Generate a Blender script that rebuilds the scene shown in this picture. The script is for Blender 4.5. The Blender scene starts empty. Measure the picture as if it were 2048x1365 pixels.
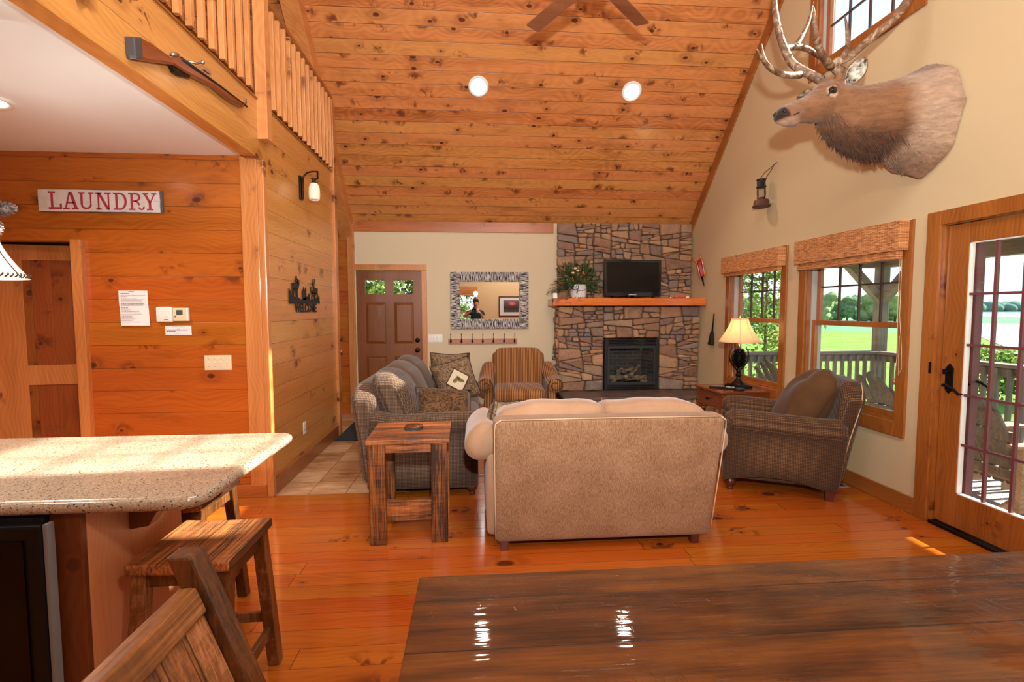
import bpy, bmesh, math, random
from mathutils import Vector, Matrix, noise as mnoise
PI = math.pi
R = math.radians
random.seed(7)
SC = bpy.context.scene
COL = SC.collection

# ------------------------------------------------------------------ camera
cam_data = bpy.data.cameras.new('camera')
cam = bpy.data.objects.new('camera', cam_data)
COL.objects.link(cam)
cam_data.sensor_width = 36.0
cam_data.lens = 985.0 / 2048.0 * 36.0
cam_data.clip_start = 0.03
cam_data.clip_end = 2000
PITCH, YAW, ROLL = 0.0637, 0.0766, -0.002
def rmx(a): return Matrix(((1, 0, 0), (0, math.cos(a), -math.sin(a)), (0, math.sin(a), math.cos(a))))
def rmz(a): return Matrix(((math.cos(a), -math.sin(a), 0), (math.sin(a), math.cos(a), 0), (0, 0, 1)))
W2C = rmz(ROLL) @ rmx(PITCH) @ Matrix(((1, 0, 0), (0, 0, -1), (0, 1, 0))) @ rmz(YAW)
C2W = (Matrix(((1, 0, 0), (0, -1, 0), (0, 0, -1))) @ W2C).transposed()
cam.matrix_world = Matrix.Translation((0, 0, 1.5)) @ C2W.to_4x4()
SC.camera = cam

# ------------------------------------------------------------------ view
SC.view_settings.view_transform = 'Standard'
SC.view_settings.look = 'None'
SC.view_settings.exposure = 0.0
SC.view_settings.gamma = 1.0
SC.view_settings.use_curve_mapping = False

# ------------------------------------------------------------------ sky and sun
world = bpy.data.worlds.new('sky')
SC.world = world
world.use_nodes = True
wn = world.node_tree
wn.nodes.clear()
w_out = wn.nodes.new('ShaderNodeOutputWorld')
w_bg = wn.nodes.new('ShaderNodeBackground')
w_tc = wn.nodes.new('ShaderNodeTexCoord')
w_sep = wn.nodes.new('ShaderNodeSeparateXYZ')
w_rmp = wn.nodes.new('ShaderNodeValToRGB')
wn.links.new(w_tc.outputs['Generated'], w_sep.inputs[0])
wn.links.new(w_sep.outputs['Z'], w_rmp.inputs[0])
w_rmp.color_ramp.elements[0].position = 0.0
w_rmp.color_ramp.elements[0].color = (0.88, 0.93, 1.0, 1)
w_rmp.color_ramp.elements[1].position = 0.9
w_rmp.color_ramp.elements[1].color = (0.35, 0.6, 1.0, 1)
wn.links.new(w_rmp.outputs[0], w_bg.inputs[0])
w_bg.inputs[1].default_value = 1.7
wn.links.new(w_bg.outputs[0], w_out.inputs[0])

def lamp(name, kind, loc, energy, color=(1, 1, 1), target=None, direction=None, **kw):
    d = bpy.data.lights.new(name, kind)
    o = bpy.data.objects.new(name, d)
    COL.objects.link(o)
    o.location = loc
    d.energy = energy
    d.color = color
    for k, v in kw.items():
        setattr(d, k, v)
    if target is not None:
        direction = Vector(target) - Vector(loc)
    if direction is not None:
        o.rotation_euler = Vector(direction).to_track_quat('-Z', 'Y').to_euler()
    return o
SUN_DIR = Vector((-1, -0.075, -0.76))
lamp('sun', 'SUN', (30, 3, 25), 22.0, (1.0, 0.95, 0.86), direction=SUN_DIR, angle=0.012)
# the photographer's flash: direct head above the camera and its bounce off the high ceiling
lamp('flash_light', 'SPOT', (0.05, -0.05, 1.97), 760, (0.90, 0.985, 0.98), direction=(0.22, 1.0, 0.30), spot_size=R(125), spot_blend=0.9, shadow_soft_size=0.05)
lamp('bounced_flash', 'POINT', (0.6, 1.4, 4.9), 245, (0.80, 0.95, 0.97), shadow_soft_size=0.7)

lamp('rear_fill_light', 'POINT', (1.4, -0.9, 3.5), 170, (1.0, 0.93, 0.82), shadow_soft_size=0.15)  # unseen fill lamp with no fixture, added to brighten the rear wall and foreground

# ------------------------------------------------------------------ mesh builder
def srgb(r, g, b):
    f = lambda c: (c / 255 / 12.92) if c / 255 <= 0.04045 else ((c / 255 + 0.055) / 1.055) ** 2.4
    return (f(r), f(g), f(b), 1.0)

def sset(o, label=None, cat=None, group=None, kind=None):
    if label: o['label'] = label
    if cat: o['category'] = cat
    if group: o['group'] = group
    if kind: o['kind'] = kind
    return o

class MB:
    def __init__(s):
        s.v = []; s.f = []; s.mi = []; s.sm = []; s.cur = 0; s.smooth = False; s.M = None
    def add(s, vs, fs, smooth=None):
        n = len(s.v)
        if s.M is not None:
            vs = [s.M @ Vector(p) for p in vs]
        s.v.extend([tuple(p) for p in vs])
        s.f.extend([tuple(n + i for i in f) for f in fs])
        s.mi.extend([s.cur] * len(fs))
        s.sm.extend([s.smooth if smooth is None else smooth] * len(fs))
        return s
    def box(s, x0, x1, y0, y1, z0, z1):
        if x0 > x1: x0, x1 = x1, x0
        if y0 > y1: y0, y1 = y1, y0
        if z0 > z1: z0, z1 = z1, z0
        vs = [(x0, y0, z0), (x1, y0, z0), (x1, y1, z0), (x0, y1, z0), (x0, y0, z1), (x1, y0, z1), (x1, y1, z1), (x0, y1, z1)]
        return s.add(vs, [(0, 3, 2, 1), (4, 5, 6, 7), (0, 1, 5, 4), (1, 2, 6, 5), (2, 3, 7, 6), (3, 0, 4, 7)], False)
    def bar(s, p0, p1, w, d, up=(0, 0, 1)):
        """square bar from p0 to p1, w across, d along 'up' side"""
        p0 = Vector(p0); p1 = Vector(p1); a = (p1 - p0).normalized(); up = Vector(up)
        if abs(a.dot(up)) > 0.98: up = Vector((0, 1, 0))
        x = a.cross(up).normalized(); y = x.cross(a).normalized()
        vs = []
        for p in (p0, p1):
            for i, j in ((-1, -1), (1, -1), (1, 1), (-1, 1)):
                vs.append(p + x * i * w / 2 + y * j * d / 2)
        return s.add(vs, [(0, 1, 2, 3), (7, 6, 5, 4), (0, 4, 5, 1), (1, 5, 6, 2), (2, 6, 7, 3), (3, 7, 4, 0)], False)
    def hexa(s, a, b):
        """two quads (4 points each) joined"""
        return s.add(list(a) + list(b), [(3, 2, 1, 0), (4, 5, 6, 7), (0, 1, 5, 4), (1, 2, 6, 5), (2, 3, 7, 6), (3, 0, 4, 7)], False)
    def prism(s, poly, axis, lo, hi, smooth=False):
        """poly: list of 2D points; extruded along axis (0: points are y,z; 1: x,z; 2: x,y)"""
        n = len(poly); vs = []
        for t in (lo, hi):
            for a, b in poly:
                vs.append((t, a, b) if axis == 0 else (a, t, b) if axis == 1 else (a, b, t))
        fs = [tuple(range(n))[::-1], tuple(range(n, 2 * n))]
        s.add(vs, fs, False)
        k = len(s.v) - 2 * n
        for i in range(n):
            j = (i + 1) % n
            s.f.append((k + i, k + j, k + n + j, k + n + i)); s.mi.append(s.cur); s.sm.append(smooth)
        return s
    def rings(s, rings, cap=True, smooth=True, closed=True):
        """loft through equal-length rings of points"""
        n = len(rings[0]); vs = [p for r in rings for p in r]; fs = []
        for i in range(len(rings) - 1):
            for j in range(n if closed else n - 1):
                k = (j + 1) % n
                fs.append((i * n + j, i * n + k, (i + 1) * n + k, (i + 1) * n + j))
        if cap:
            fs.append(tuple(range(n))[::-1]); fs.append(tuple((len(rings) - 1) * n + j for j in range(n)))
        return s.add(vs, fs, smooth)
    def cyl(s, p0, p1, r0, r1=None, seg=16, smooth=True, cap=True):
        r1 = r0 if r1 is None else r1
        return s.tube([p0, p1], [r0, r1], seg, smooth, cap)
    def tube(s, pts, rad, seg=10, smooth=True, cap=True, flat=1.0, up=None):
        pts = [Vector(p) for p in pts]
        if not isinstance(rad, (list, tuple)): rad = [rad] * len(pts)
        rs = []; prev = None
        for i, p in enumerate(pts):
            a = pts[min(i + 1, len(pts) - 1)] - pts[max(i - 1, 0)]
            a = a.normalized() if a.length > 1e-9 else Vector((0, 0, 1))
            if prev is None:
                u = Vector(up) if up else (Vector((0, 0, 1)) if abs(a.z) < 0.9 else Vector((1, 0, 0)))
                x = a.cross(u).normalized()
            else:
                x = (prev - a * prev.dot(a))
                x = x.normalized() if x.length > 1e-6 else a.orthogonal().normalized()
            prev = x; y = a.cross(x)
            rs.append([p + (x * math.cos(t) + y * math.sin(t) * flat) * rad[i] for t in [2 * PI * k / seg for k in range(seg)]])
        return s.rings(rs, cap, smooth)
    def lathe(s, prof, c=(0, 0, 0), seg=24, smooth=True, axis=2, sx=1.0, sy=1.0, cap=True):
        """prof: list of (r, h)"""
        rs = []
        for r, h in prof:
            ring = []
            for k in range(seg):
                t = 2 * PI * k / seg
                a, b = r * math.cos(t) * sx, r * math.sin(t) * sy
                p = (a, b, h) if axis == 2 else ((h, a, b) if axis == 0 else (b, h, a))
                ring.append((c[0] + p[0], c[1] + p[1], c[2] + p[2]))
            rs.append(ring)
        return s.rings(rs, cap, smooth)
    def ball(s, c, rx, ry=None, rz=None, seg=14, rows=9):
        ry = rx if ry is None else ry; rz = rx if rz is None else rz
        rs = []
        for i in range(rows + 1):
            t = -PI / 2 + PI * (i + 0.02) / (rows + 0.04)
            rs.append([(c[0] + rx * math.cos(t) * math.cos(a), c[1] + ry * math.cos(t) * math.sin(a), c[2] + rz * math.sin(t)) for a in [2 * PI * k / seg for k in range(seg)]])
        return s.rings(rs, True, True)
    def puff(s, c, half, r=0.05, bulge=(0, 0, 0), n=10, fn=None, Mx=None):
        """rounded, optionally pillowy box. c centre, half sizes, r corner radius, bulge per axis"""
        hx, hy, hz = half; r = min(r, hx, hy, hz)
        def spread(h):
            k = r / h if h > 0 else 0
            xs = []
            m = 4
            for i in range(m): xs.append(-1 + k * (1 - math.cos(PI / 2 * i / m)) * 1.0)
            for i in range(n + 1): xs.append(-1 + k + (2 - 2 * k) * i / n)
            for i in range(m - 1, -1, -1): xs.append(1 - k * (1 - math.cos(PI / 2 * i / m)))
            return xs
        X, Y, Z = spread(hx), spread(hy), spread(hz)
        idx = {}; vs = []; fs = []
        def P(i, j, k):
            key = (i, j, k)
            if key in idx: return idx[key]
            q = Vector((X[i] * hx, Y[j] * hy, Z[k] * hz))
            cc = Vector((max(-hx + r, min(hx - r, q.x)), max(-hy + r, min(hy - r, q.y)), max(-hz + r, min(hz - r, q.z))))
            d = q - cc
            p = cc + (d.normalized() * r if d.length > 1e-9 else d)
            x, y, z = q.x / hx, q.y / hy, q.z / hz
            p.x += bulge[0] * (p.x / hx) * (1 - y * y) * (1 - z * z)
            p.y += bulge[1] * (p.y / hy) * (1 - x * x) * (1 - z * z)
            p.z += bulge[2] * (p.z / hz) * (1 - x * x) * (1 - y * y)
            if fn: p = Vector(fn(p, x, y, z))
            if Mx is not None: p = Mx @ p
            p = p + Vector(c)
            idx[key] = len(vs); vs.append(p); return idx[key]
        a, b, e = len(X) - 1, len(Y) - 1, len(Z) - 1
        for i in range(a):
            for j in range(b):
                fs.append((P(i, j, 0), P(i, j + 1, 0), P(i + 1, j + 1, 0), P(i + 1, j, 0)))
                fs.append((P(i, j, e), P(i + 1, j, e), P(i + 1, j + 1, e), P(i, j + 1, e)))
        for i in range(a):
            for k in range(e):
                fs.append((P(i, 0, k), P(i + 1, 0, k), P(i + 1, 0, k + 1), P(i, 0, k + 1)))
                fs.append((P(i, b, k), P(i, b, k + 1), P(i + 1, b, k + 1), P(i + 1, b, k)))
        for j in range(b):
            for k in range(e):
                fs.append((P(0, j, k), P(0, j, k + 1), P(0, j + 1, k + 1), P(0, j + 1, k)))
                fs.append((P(a, j, k), P(a, j + 1, k), P(a, j + 1, k + 1), P(a, j, k + 1)))
        return s.add(vs, fs, True)
    def merge(s, o):
        n = len(s.v); s.v += o.v; s.f += [tuple(n + i for i in f) for f in o.f]; s.mi += o.mi; s.sm += o.sm
        return s
    def build(s, name, mats, parent=None, bevel=0.0, seg=2, sub=0, loc=None, rz=0.0, label=None, cat=None, group=None, kind=None, weld=False, autosmooth=None, fixn=True):
        me = bpy.data.meshes.new(name)
        me.from_pydata(s.v, [], s.f)
        if not isinstance(mats, (list, tuple)): mats = [mats]
        for m in mats: me.materials.append(m)
        me.polygons.foreach_set('material_index', s.mi)
        me.polygons.foreach_set('use_smooth', s.sm)
        me.update()
        if weld or fixn:
            bm = bmesh.new(); bm.from_mesh(me)
            if weld: bmesh.ops.remove_doubles(bm, verts=bm.verts, dist=weld if isinstance(weld, float) else 1e-5)
            if fixn: bmesh.ops.recalc_face_normals(bm, faces=bm.faces)
            bm.to_mesh(me); bm.free()
        ob = bpy.data.objects.new(name, me)
        COL.objects.link(ob)
        if parent is not None: ob.parent = parent
        if loc is not None: ob.location = loc
        if rz: ob.rotation_euler.z = rz
        if bevel > 0:
            b = ob.modifiers.new('bevel', 'BEVEL'); b.width = bevel; b.segments = seg; b.limit_method = 'ANGLE'; b.angle_limit = R(40)
            b.harden_normals = False
        if sub:
            b = ob.modifiers.new('sub', 'SUBSURF'); b.levels = sub; b.render_levels = sub
        sset(ob, label, cat, group, kind)
        return ob

def thing(name, label, cat, loc=(0, 0, 0), rz=0.0, group=None):
    o = bpy.data.objects.new(name, None)
    COL.objects.link(o); o.location = loc; o.rotation_euler.z = rz
    o.empty_display_size = 0.1
    return sset(o, label, cat, group)

def copy_tree(o, parent=None):
    c = o.copy(); COL.objects.link(c)
    if parent is not None: c.parent = parent
    for ch in list(o.children): copy_tree(ch, c)
    return c

# ------------------------------------------------------------------ node helpers
class S:
    """socket wrapper with arithmetic"""
    def __init__(s, g, sock): s.g = g; s.k = sock
    def _m(s, op, *a, **k): return s.g.math(op, s, *a, **k)
    def __add__(s, o): return s._m('ADD', o)
    __radd__ = __add__
    def __sub__(s, o): return s._m('SUBTRACT', o)
    def __rsub__(s, o): return s.g.math('SUBTRACT', o, s)
    def __mul__(s, o): return s._m('MULTIPLY', o)
    __rmul__ = __mul__
    def __truediv__(s, o): return s._m('DIVIDE', o)
    def floor(s): return s._m('FLOOR')
    def fract(s): return s._m('FRACT')
    def abs(s): return s._m('ABSOLUTE')
    def sin(s): return s._m('SINE')
    def lt(s, o): return s._m('LESS_THAN', o)
    def gt(s, o): return s._m('GREATER_THAN', o)
    def pow(s, o): return s._m('POWER', o)
    def sstep(s, a, b, lo=0.0, hi=1.0):
        n = s.g.n('ShaderNodeMapRange'); n.interpolation_type = 'SMOOTHSTEP'
        s.g.put(n.inputs['Value'], s)
        n.inputs['From Min'].default_value = a; n.inputs['From Max'].default_value = b
        n.inputs['To Min'].default_value = lo; n.inputs['To Max'].default_value = hi
        return S(s.g, n.outputs[0])

class G:
    def __init__(s, name):
        s.m = bpy.data.materials.new(name); s.m.use_nodes = True; s.t = s.m.node_tree; s.t.nodes.clear()
        s.out = s.n('ShaderNodeOutputMaterial')
    def n(s, t): return s.t.nodes.new(t)
    def put(s, inp, v):
        if isinstance(v, S): s.t.links.new(v.k, inp)
        elif v is not None: inp.default_value = v
    def math(s, op, a, b=None, c=None, clamp=False):
        n = s.n('ShaderNodeMath'); n.operation = op; n.use_clamp = clamp
        for i, v in enumerate((a, b, c)):
            if v is not None: s.put(n.inputs[i], v)
        return S(s, n.outputs[0])
    def obj(s):
        n = s.n('ShaderNodeTexCoord'); return S(s, n.outputs['Object'])
    def gen(s):
        n = s.n('ShaderNodeTexCoord'); return S(s, n.outputs['Generated'])
    def pos(s):
        n = s.n('ShaderNodeNewGeometry'); return S(s, n.outputs['Position'])
    def nrm(s):
        n = s.n('ShaderNodeTexCoord'); return S(s, n.outputs['Normal'])
    def island(s):
        n = s.n('ShaderNodeNewGeometry'); return S(s, n.outputs['Random Per Island'])
    def objrand(s):
        n = s.n('ShaderNodeObjectInfo'); return S(s, n.outputs['Random'])
    def xyz(s, v):
        n = s.n('ShaderNodeSeparateXYZ'); s.put(n.inputs[0], v); return [S(s, o) for o in n.outputs]
    def vec(s, x=0.0, y=0.0, z=0.0):
        n = s.n('ShaderNodeCombineXYZ')
        for i, v in enumerate((x, y, z)): s.put(n.inputs[i], v)
        return S(s, n.outputs[0])
    def noise(s, v, scale=1.0, detail=2.0, rough=0.5, dist=0.0, col=False):
        n = s.n('ShaderNodeTexNoise'); s.put(n.inputs['Vector'], v)
        n.inputs['Scale'].default_value = scale; n.inputs['Detail'].default_value = detail
        n.inputs['Roughness'].default_value = rough; n.inputs['Distortion'].default_value = dist
        return S(s, n.outputs['Color' if col else 0])
    def white(s, v):
        n = s.n('ShaderNodeTexWhiteNoise'); n.noise_dimensions = '3D'; s.put(n.inputs['Vector'], v)
        return S(s, n.outputs[0])
    def voro(s, v, scale=1.0, feature='F1', rand=1.0, what='Distance', dim='3D'):
        n = s.n('ShaderNodeTexVoronoi'); n.voronoi_dimensions = dim; n.feature = feature; s.put(n.inputs['Vector'], v)
        n.inputs['Scale'].default_value = scale; n.inputs['Randomness'].default_value = rand
        return S(s, n.outputs[what])
    def ramp(s, f, stops, interp='LINEAR'):
        n = s.n('ShaderNodeValToRGB'); s.put(n.inputs[0], f); cr = n.color_ramp; cr.interpolation = interp
        while len(cr.elements) < len(stops): cr.elements.new(0.5)
        for e, (p, c) in zip(cr.elements, stops): e.position = p; e.color = c
        return S(s, n.outputs[0])
    def mix(s, f, a, b, mode='MIX'):
        n = s.n('ShaderNodeMix'); n.data_type = 'RGBA'; n.blend_type = mode; n.clamp_factor = True
        s.put(n.inputs[0], f); s.put(n.inputs[6], a); s.put(n.inputs[7], b)
        return S(s, n.outputs[2])
    def hsv(s, c, h=0.5, sa=1.0, v=1.0):
        n = s.n('ShaderNodeHueSaturation'); s.put(n.inputs['Hue'], h); s.put(n.inputs['Saturation'], sa); s.put(n.inputs['Value'], v)
        s.put(n.inputs['Color'], c); return S(s, n.outputs[0])
    def bump(s, h, strength=0.3, dist=0.01):
        n = s.n('ShaderNodeBump'); s.put(n.inputs['Height'], h); n.inputs['Strength'].default_value = strength; n.inputs['Distance'].default_value = dist
        return S(s, n.outputs[0])
    def bsdf(s, color, rough=0.5, metal=0.0, normal=None, coat=0.0, coat_r=0.1, sheen=0.0, spec=0.5, emit=None, emit_s=0.0, trans=0.0, sub=0.0, alpha=None, coat_n=None):
        n = s.n('ShaderNodeBsdfPrincipled'); s.put(n.inputs['Base Color'], color); s.put(n.inputs['Roughness'], rough)
        s.put(n.inputs['Metallic'], metal); s.put(n.inputs['Specular IOR Level'], spec)
        if normal is not None: s.put(n.inputs['Normal'], normal)
        if coat: s.put(n.inputs['Coat Weight'], coat); s.put(n.inputs['Coat Roughness'], coat_r)
        if coat_n is not None: s.put(n.inputs['Coat Normal'], coat_n)
        if sheen: n.inputs['Sheen Weight'].default_value = sheen; n.inputs['Sheen Roughness'].default_value = 0.4
        if emit is not None: s.put(n.inputs['Emission Color'], emit); s.put(n.inputs['Emission Strength'], emit_s)
        if trans: n.inputs['Transmission Weight'].default_value = trans
        if alpha is not None: s.put(n.inputs['Alpha'], alpha)
        return S(s, n.outputs[0])
    def done(s, sh): s.t.links.new(sh.k, s.out.inputs[0]); return s.m

def plain(name, c, rough=0.5, metal=0.0, **k):
    g = G(name); return g.done(g.bsdf(c, rough, metal, **k))

def pick(g, src, axes):
    """axes e.g. 'xz' -> (u, v, w) with w the remaining axis"""
    x, y, z = g.xyz(src); d = dict(x=x, y=y, z=z)
    rest = [k for k in 'xyz' if k not in axes][0]
    return d[axes[0]], d[axes[1]], d[rest]

def pine(name, light, dark, axes='xz', bw=0.18, knots=1.0, rough=0.35, coat=0.2, groove=True, vary=0.25, ks=(3.0, 3.2), joint=0.0, off=0.0, coat_r=0.15, gw=0.012, knotc=None, spec=0.5, warp=0.0):
    """knotty pine boards: light/dark sRGB tuples; boards run along axes[0], stacked along axes[1]"""
    g = G(name); u, v, w = pick(g, g.obj(), axes)
    v = v + off
    if bw:
        vb = v / bw; idx = vb.floor(); fr = vb.fract()
    else:
        idx = g.math('MULTIPLY', v, 0.0); fr = g.math('ADD', g.math('MULTIPLY', v, 0.0), 0.5)
    rnd = g.white(g.vec(idx, 3.3, 1.7))
    rnd2 = g.white(g.vec(idx, 9.1, 5.2))
    uo = u + rnd * 40.0
    jm = None
    if joint:
        ju = uo / joint; ji = ju.floor(); jf = ju.fract()
        rnd = g.white(g.vec(idx, ji, 4.4)); rnd2 = g.white(g.vec(idx, ji, 8.8))
        uo = uo + rnd * 13.0
        jm = (jf - 0.5).abs().gt(0.5 - 0.0018 / joint)
    oi = g.objrand() * 17.0
    # knots
    kv = g.vec(uo * ks[0] + oi, v * ks[1] + idx * 0.61, 0.0)
    kd = g.voro(kv, 1.0, dim='2D')
    kc = g.voro(kv, 1.0, what='Color', dim='2D')
    kr, kg_, kb = g.xyz(kc)
    rad = kr * kr * kr * 0.11 + 0.024
    wob = g.noise(g.vec(uo * 26, v * 34, w * 9), 1.0, 2)
    kdn = kd + (wob - 0.5) * 0.045
    q_ = kdn / rad
    core = g.math('SUBTRACT', 1.0, q_.sstep(0.60, 1.0))
    ring = g.math('MULTIPLY', q_.sstep(0.9, 1.15), g.math('SUBTRACT', 1.0, q_.sstep(1.2, 1.7)))
    halo = g.math('SUBTRACT', 1.0, q_.sstep(0.8, 4.0))
    on = kg_.gt(1.0 - 0.72 * knots)
    core = core * on; halo = halo * on; ring = ring * on
    # dark flames beside knots
    flame = g.noise(g.vec(uo * 9.0, v * 9.0 + idx, w * 3), 1.0, 3, 0.6, 0.6)
    fl = flame.sstep(0.50, 0.60) * g.math('SUBTRACT', 1.0, kd.sstep(0.08, 0.40)) * on * kb.gt(0.2)
    smear = g.noise(g.vec(uo * 1.6, v * 6.0 + idx * 2.7, w * 2 + oi), 1.0, 4, 0.6).sstep(0.56, 0.76)
    # grain
    bend = g.noise(g.vec(uo * 0.45, v * 2.2 + idx * 3.1, w * 2 + oi), 1.0, 2)
    gv = v * 210.0 + bend * 70.0 + kd * 18.0 + rnd * 9 + w * 90
    ringn = gv.sin() * 0.5 + 0.5
    fine = g.noise(g.vec(uo * 3.0, v * 150.0, w * 120 + oi), 1.0, 3, 0.6)
    broad = g.noise(g.vec(uo * 0.7, v * 9.0 + idx * 5, w * 9 + oi), 1.0, 3, 0.55)
    tone = ringn * 0.10 + fine * 0.36 + broad * 0.56 - 0.03 + (rnd2 - 0.5) * vary
    L = srgb(*light); D = srgb(*dark)
    mid = tuple((a * 0.62 + b * 0.38) for a, b in zip(L, D))
    base = g.ramp(tone, [(0.22, L), (0.5, mid), (0.80, D)])
    base = g.hsv(base, g.math('ADD', (rnd - 0.5) * 0.014, 0.5), 1.0, g.math('ADD', (rnd2 - 0.5) * (vary * 0.9), 1.0))
    kn = srgb(*(knotc or (98, 44, 20)))
    base = g.mix(smear * (0.62 * min(1.0, knots)), base, tuple(a * 0.5 + b * 0.5 for a, b in zip(D, kn)))
    base = g.mix(halo * 0.5, base, tuple(a * 0.5 + b * 0.5 for a, b in zip(D, kn)))
    base = g.mix(fl * 0.85, base, kn)
    base = g.mix(ring * 0.25, base, L)
    base = g.mix(core * 0.92, base, tuple(a * 0.62 for a in kn[:3]) + (1,))
    h = fine * 0.15 - core * 0.3
    if groove:
        e = (fr - 0.5).abs()
        gm = e.sstep(0.5 - gw / bw * 0.45, 0.5 - gw / bw * 0.10)
        if jm is not None: gm = g.math('MAXIMUM', gm, jm)
        base = g.mix(gm * 0.8, base, tuple(a * 0.35 for a in kn[:3]) + (1,))
        h = h - gm * 1.5
    if warp:
        h = h + g.noise(g.vec(u * 1.1, v * 1.3, w), 1.0, 1) * warp
    nb = g.bump(h, 0.35, 0.004)
    return g.done(g.bsdf(base, rough, 0, nb, coat=coat, coat_r=coat_r, coat_n=nb if warp else None, spec=spec))
# ------------------------------------------------------------------ materials
M = {}
M['ceil'] = pine('pine_ceiling', (224, 146, 82), (150, 82, 38), 'xy', bw=0.1025, knots=1.0, rough=0.33, coat=0.25, ks=(3.4, 8.0), off=0.02, vary=0.4, gw=0.006)
M['pl_x'] = pine('pine_boards_x', (196, 106, 32), (138, 62, 12), 'xz', bw=0.178, knots=0.8, rough=0.30, coat=0.3, off=0.018, ks=(3.2, 4.6), gw=0.006, vary=0.26)
M['pl_y'] = pine('pine_boards_y', (220, 152, 82), (168, 104, 46), 'yz', bw=0.178, knots=0.45, rough=0.34, coat=0.25, off=0.018, ks=(3.2, 4.6), gw=0.005, vary=0.2)
M['fascia'] = pine('pine_fascia', (220, 150, 82), (168, 102, 46), 'yz', bw=0.22, knots=0.6, rough=0.34, coat=0.25, off=0.0, ks=(2.6, 4.0), gw=0.004, vary=0.15)
M['tr_x'] = pine('pine_trim_x', (192, 110, 50), (142, 72, 28), 'xz', bw=0, knots=0.35, rough=0.35, coat=0.2, groove=False)
M['tr_y'] = pine('pine_trim_y', (172, 102, 44), (124, 66, 22), 'yz', bw=0, knots=0.4, rough=0.32, coat=0.3, groove=False)
M['tr_z'] = pine('pine_trim_z', (172, 102, 42), (124, 66, 22), 'zy', bw=0, knots=0.4, rough=0.32, coat=0.3, groove=False)
M['tr_zx'] = pine('pine_trim_upright', (214, 142, 80), (170, 100, 48), 'zx', bw=0, knots=0.4, rough=0.35, coat=0.2, groove=False)
M['balu'] = pine('pine_baluster', (230, 164, 104), (192, 122, 70), 'zy', bw=0, knots=0.25, rough=0.36, coat=0.2, groove=False, vary=0.35)
M['balu_y'] = pine('pine_rake', (220, 144, 80), (172, 100, 48), 'yz', bw=0, knots=0.4, rough=0.36, coat=0.2, groove=False)
M['floor'] = pine('pine_floor', (198, 104, 30), (144, 60, 10), 'xy', bw=0.127, knots=0.3, rough=0.22, coat=0.6, coat_r=0.07, joint=2.3, ks=(2.2, 3.0), gw=0.004, vary=0.30, warp=0.8)
M['door'] = pine('stained_door', (144, 82, 34), (98, 50, 18), 'zx', bw=0, knots=0.0, rough=0.35, coat=0.3, groove=False, vary=0.1)
M['doorl'] = pine('laundry_door_pine', (164, 88, 34), (112, 54, 18), 'zx', bw=0.13, knots=1.2, rough=0.4, coat=0.2, gw=0.004)
M['mantel'] = pine('mantel_pine', (224, 124, 44), (176, 80, 22), 'xz', bw=0, knots=0.9, rough=0.22, coat=0.5, groove=False, ks=(1.5, 3))
M['fanb'] = pine('fan_blade_wood', (172, 108, 70), (126, 74, 44), 'xy', bw=0, knots=0, rough=0.4, coat=0.1, groove=False)
M['table2'] = pine('end_table_wood', (138, 70, 26), (84, 36, 12), 'yz', bw=0, knots=0.3, rough=0.25, coat=0.5, groove=False)
M['cab'] = pine('cabinet_stained', (216, 150, 104), (190, 124, 80), 'zy', bw=0, knots=0.0, rough=0.4, coat=0.2, groove=False, vary=0.05)
M['cabd'] = pine('cabinet_dark', (120, 62, 24), (76, 36, 12), 'zx', bw=0, knots=0.2, rough=0.4, coat=0.2, groove=False)

def barn(name, light, dark, axes, bw=0.09, rough=0.5, coat=0.15):
    """reclaimed barn boards: saw marks, dark weathering, worn streaks"""
    g = G(name); u, v, w = pick(g, g.obj(), axes)
    oi = g.objrand() * 9.0
    vb = v / bw if bw else v * 0.0; idx = vb.floor(); fr = vb.fract()
    rn = g.white(g.vec(idx, 2.2, oi.floor()))
    st = g.noise(g.vec(u * 4.5 + rn * 20, v * 130, w * 60 + oi), 1.0, 5, 0.7)
    bl = g.noise(g.vec(u * 3.0 + rn * 7, v * 10, w * 10 + oi), 1.0, 3, 0.6)
    saw = g.noise(g.vec(u * 90, v * 4.0, w * 4), 1.0, 2, 0.5)
    t = (st - 0.5) * 1.0 + (bl - 0.5) * 0.6 + 0.53 + (rn - 0.5) * 0.3 + (saw - 0.5) * 0.2
    L, D = srgb(*light), srgb(*dark)
    c = g.ramp(t, [(0.34, D), (0.50, tuple((a + b) / 2 for a, b in zip(L, D))), (0.66, L), (0.82, tuple(min(1, a * 1.5 + 0.04) for a in L[:3]) + (1,))])
    h = st * 0.7 + saw * 0.3
    if bw:
        gm = (fr - 0.5).abs().sstep(0.5 - 0.003 / bw, 0.5 - 0.001 / bw)
        c = g.mix(gm * 0.8, c, srgb(26, 12, 6)); h = h - gm
    return g.done(g.bsdf(c, g.math('ADD', st * 0.3, rough - 0.15), 0, g.bump(h, 0.5, 0.004), coat=coat, coat_r=0.3))
M['barn_x'] = barn('barnwood_x', (190, 108, 50), (72, 42, 26), 'xy')
M['barn_y'] = barn('barnwood_y', (196, 122, 66), (66, 40, 26), 'yx', 0.17)
M['barn_z'] = barn('barnwood_z', (168, 94, 36), (48, 26, 14), 'zx', 0)
M['barn_zp'] = barn('barnwood_slats', (148, 92, 46), (60, 40, 28), 'zy', 0.075)
M['chairw'] = barn('chair_dark_wood', (112, 66, 28), (54, 30, 14), 'zy', 0, 0.35, 0.4)
M['chairr'] = barn('chair_rail_wood', (138, 86, 38), (78, 44, 20), 'yz', 0, 0.35, 0.4)

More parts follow.
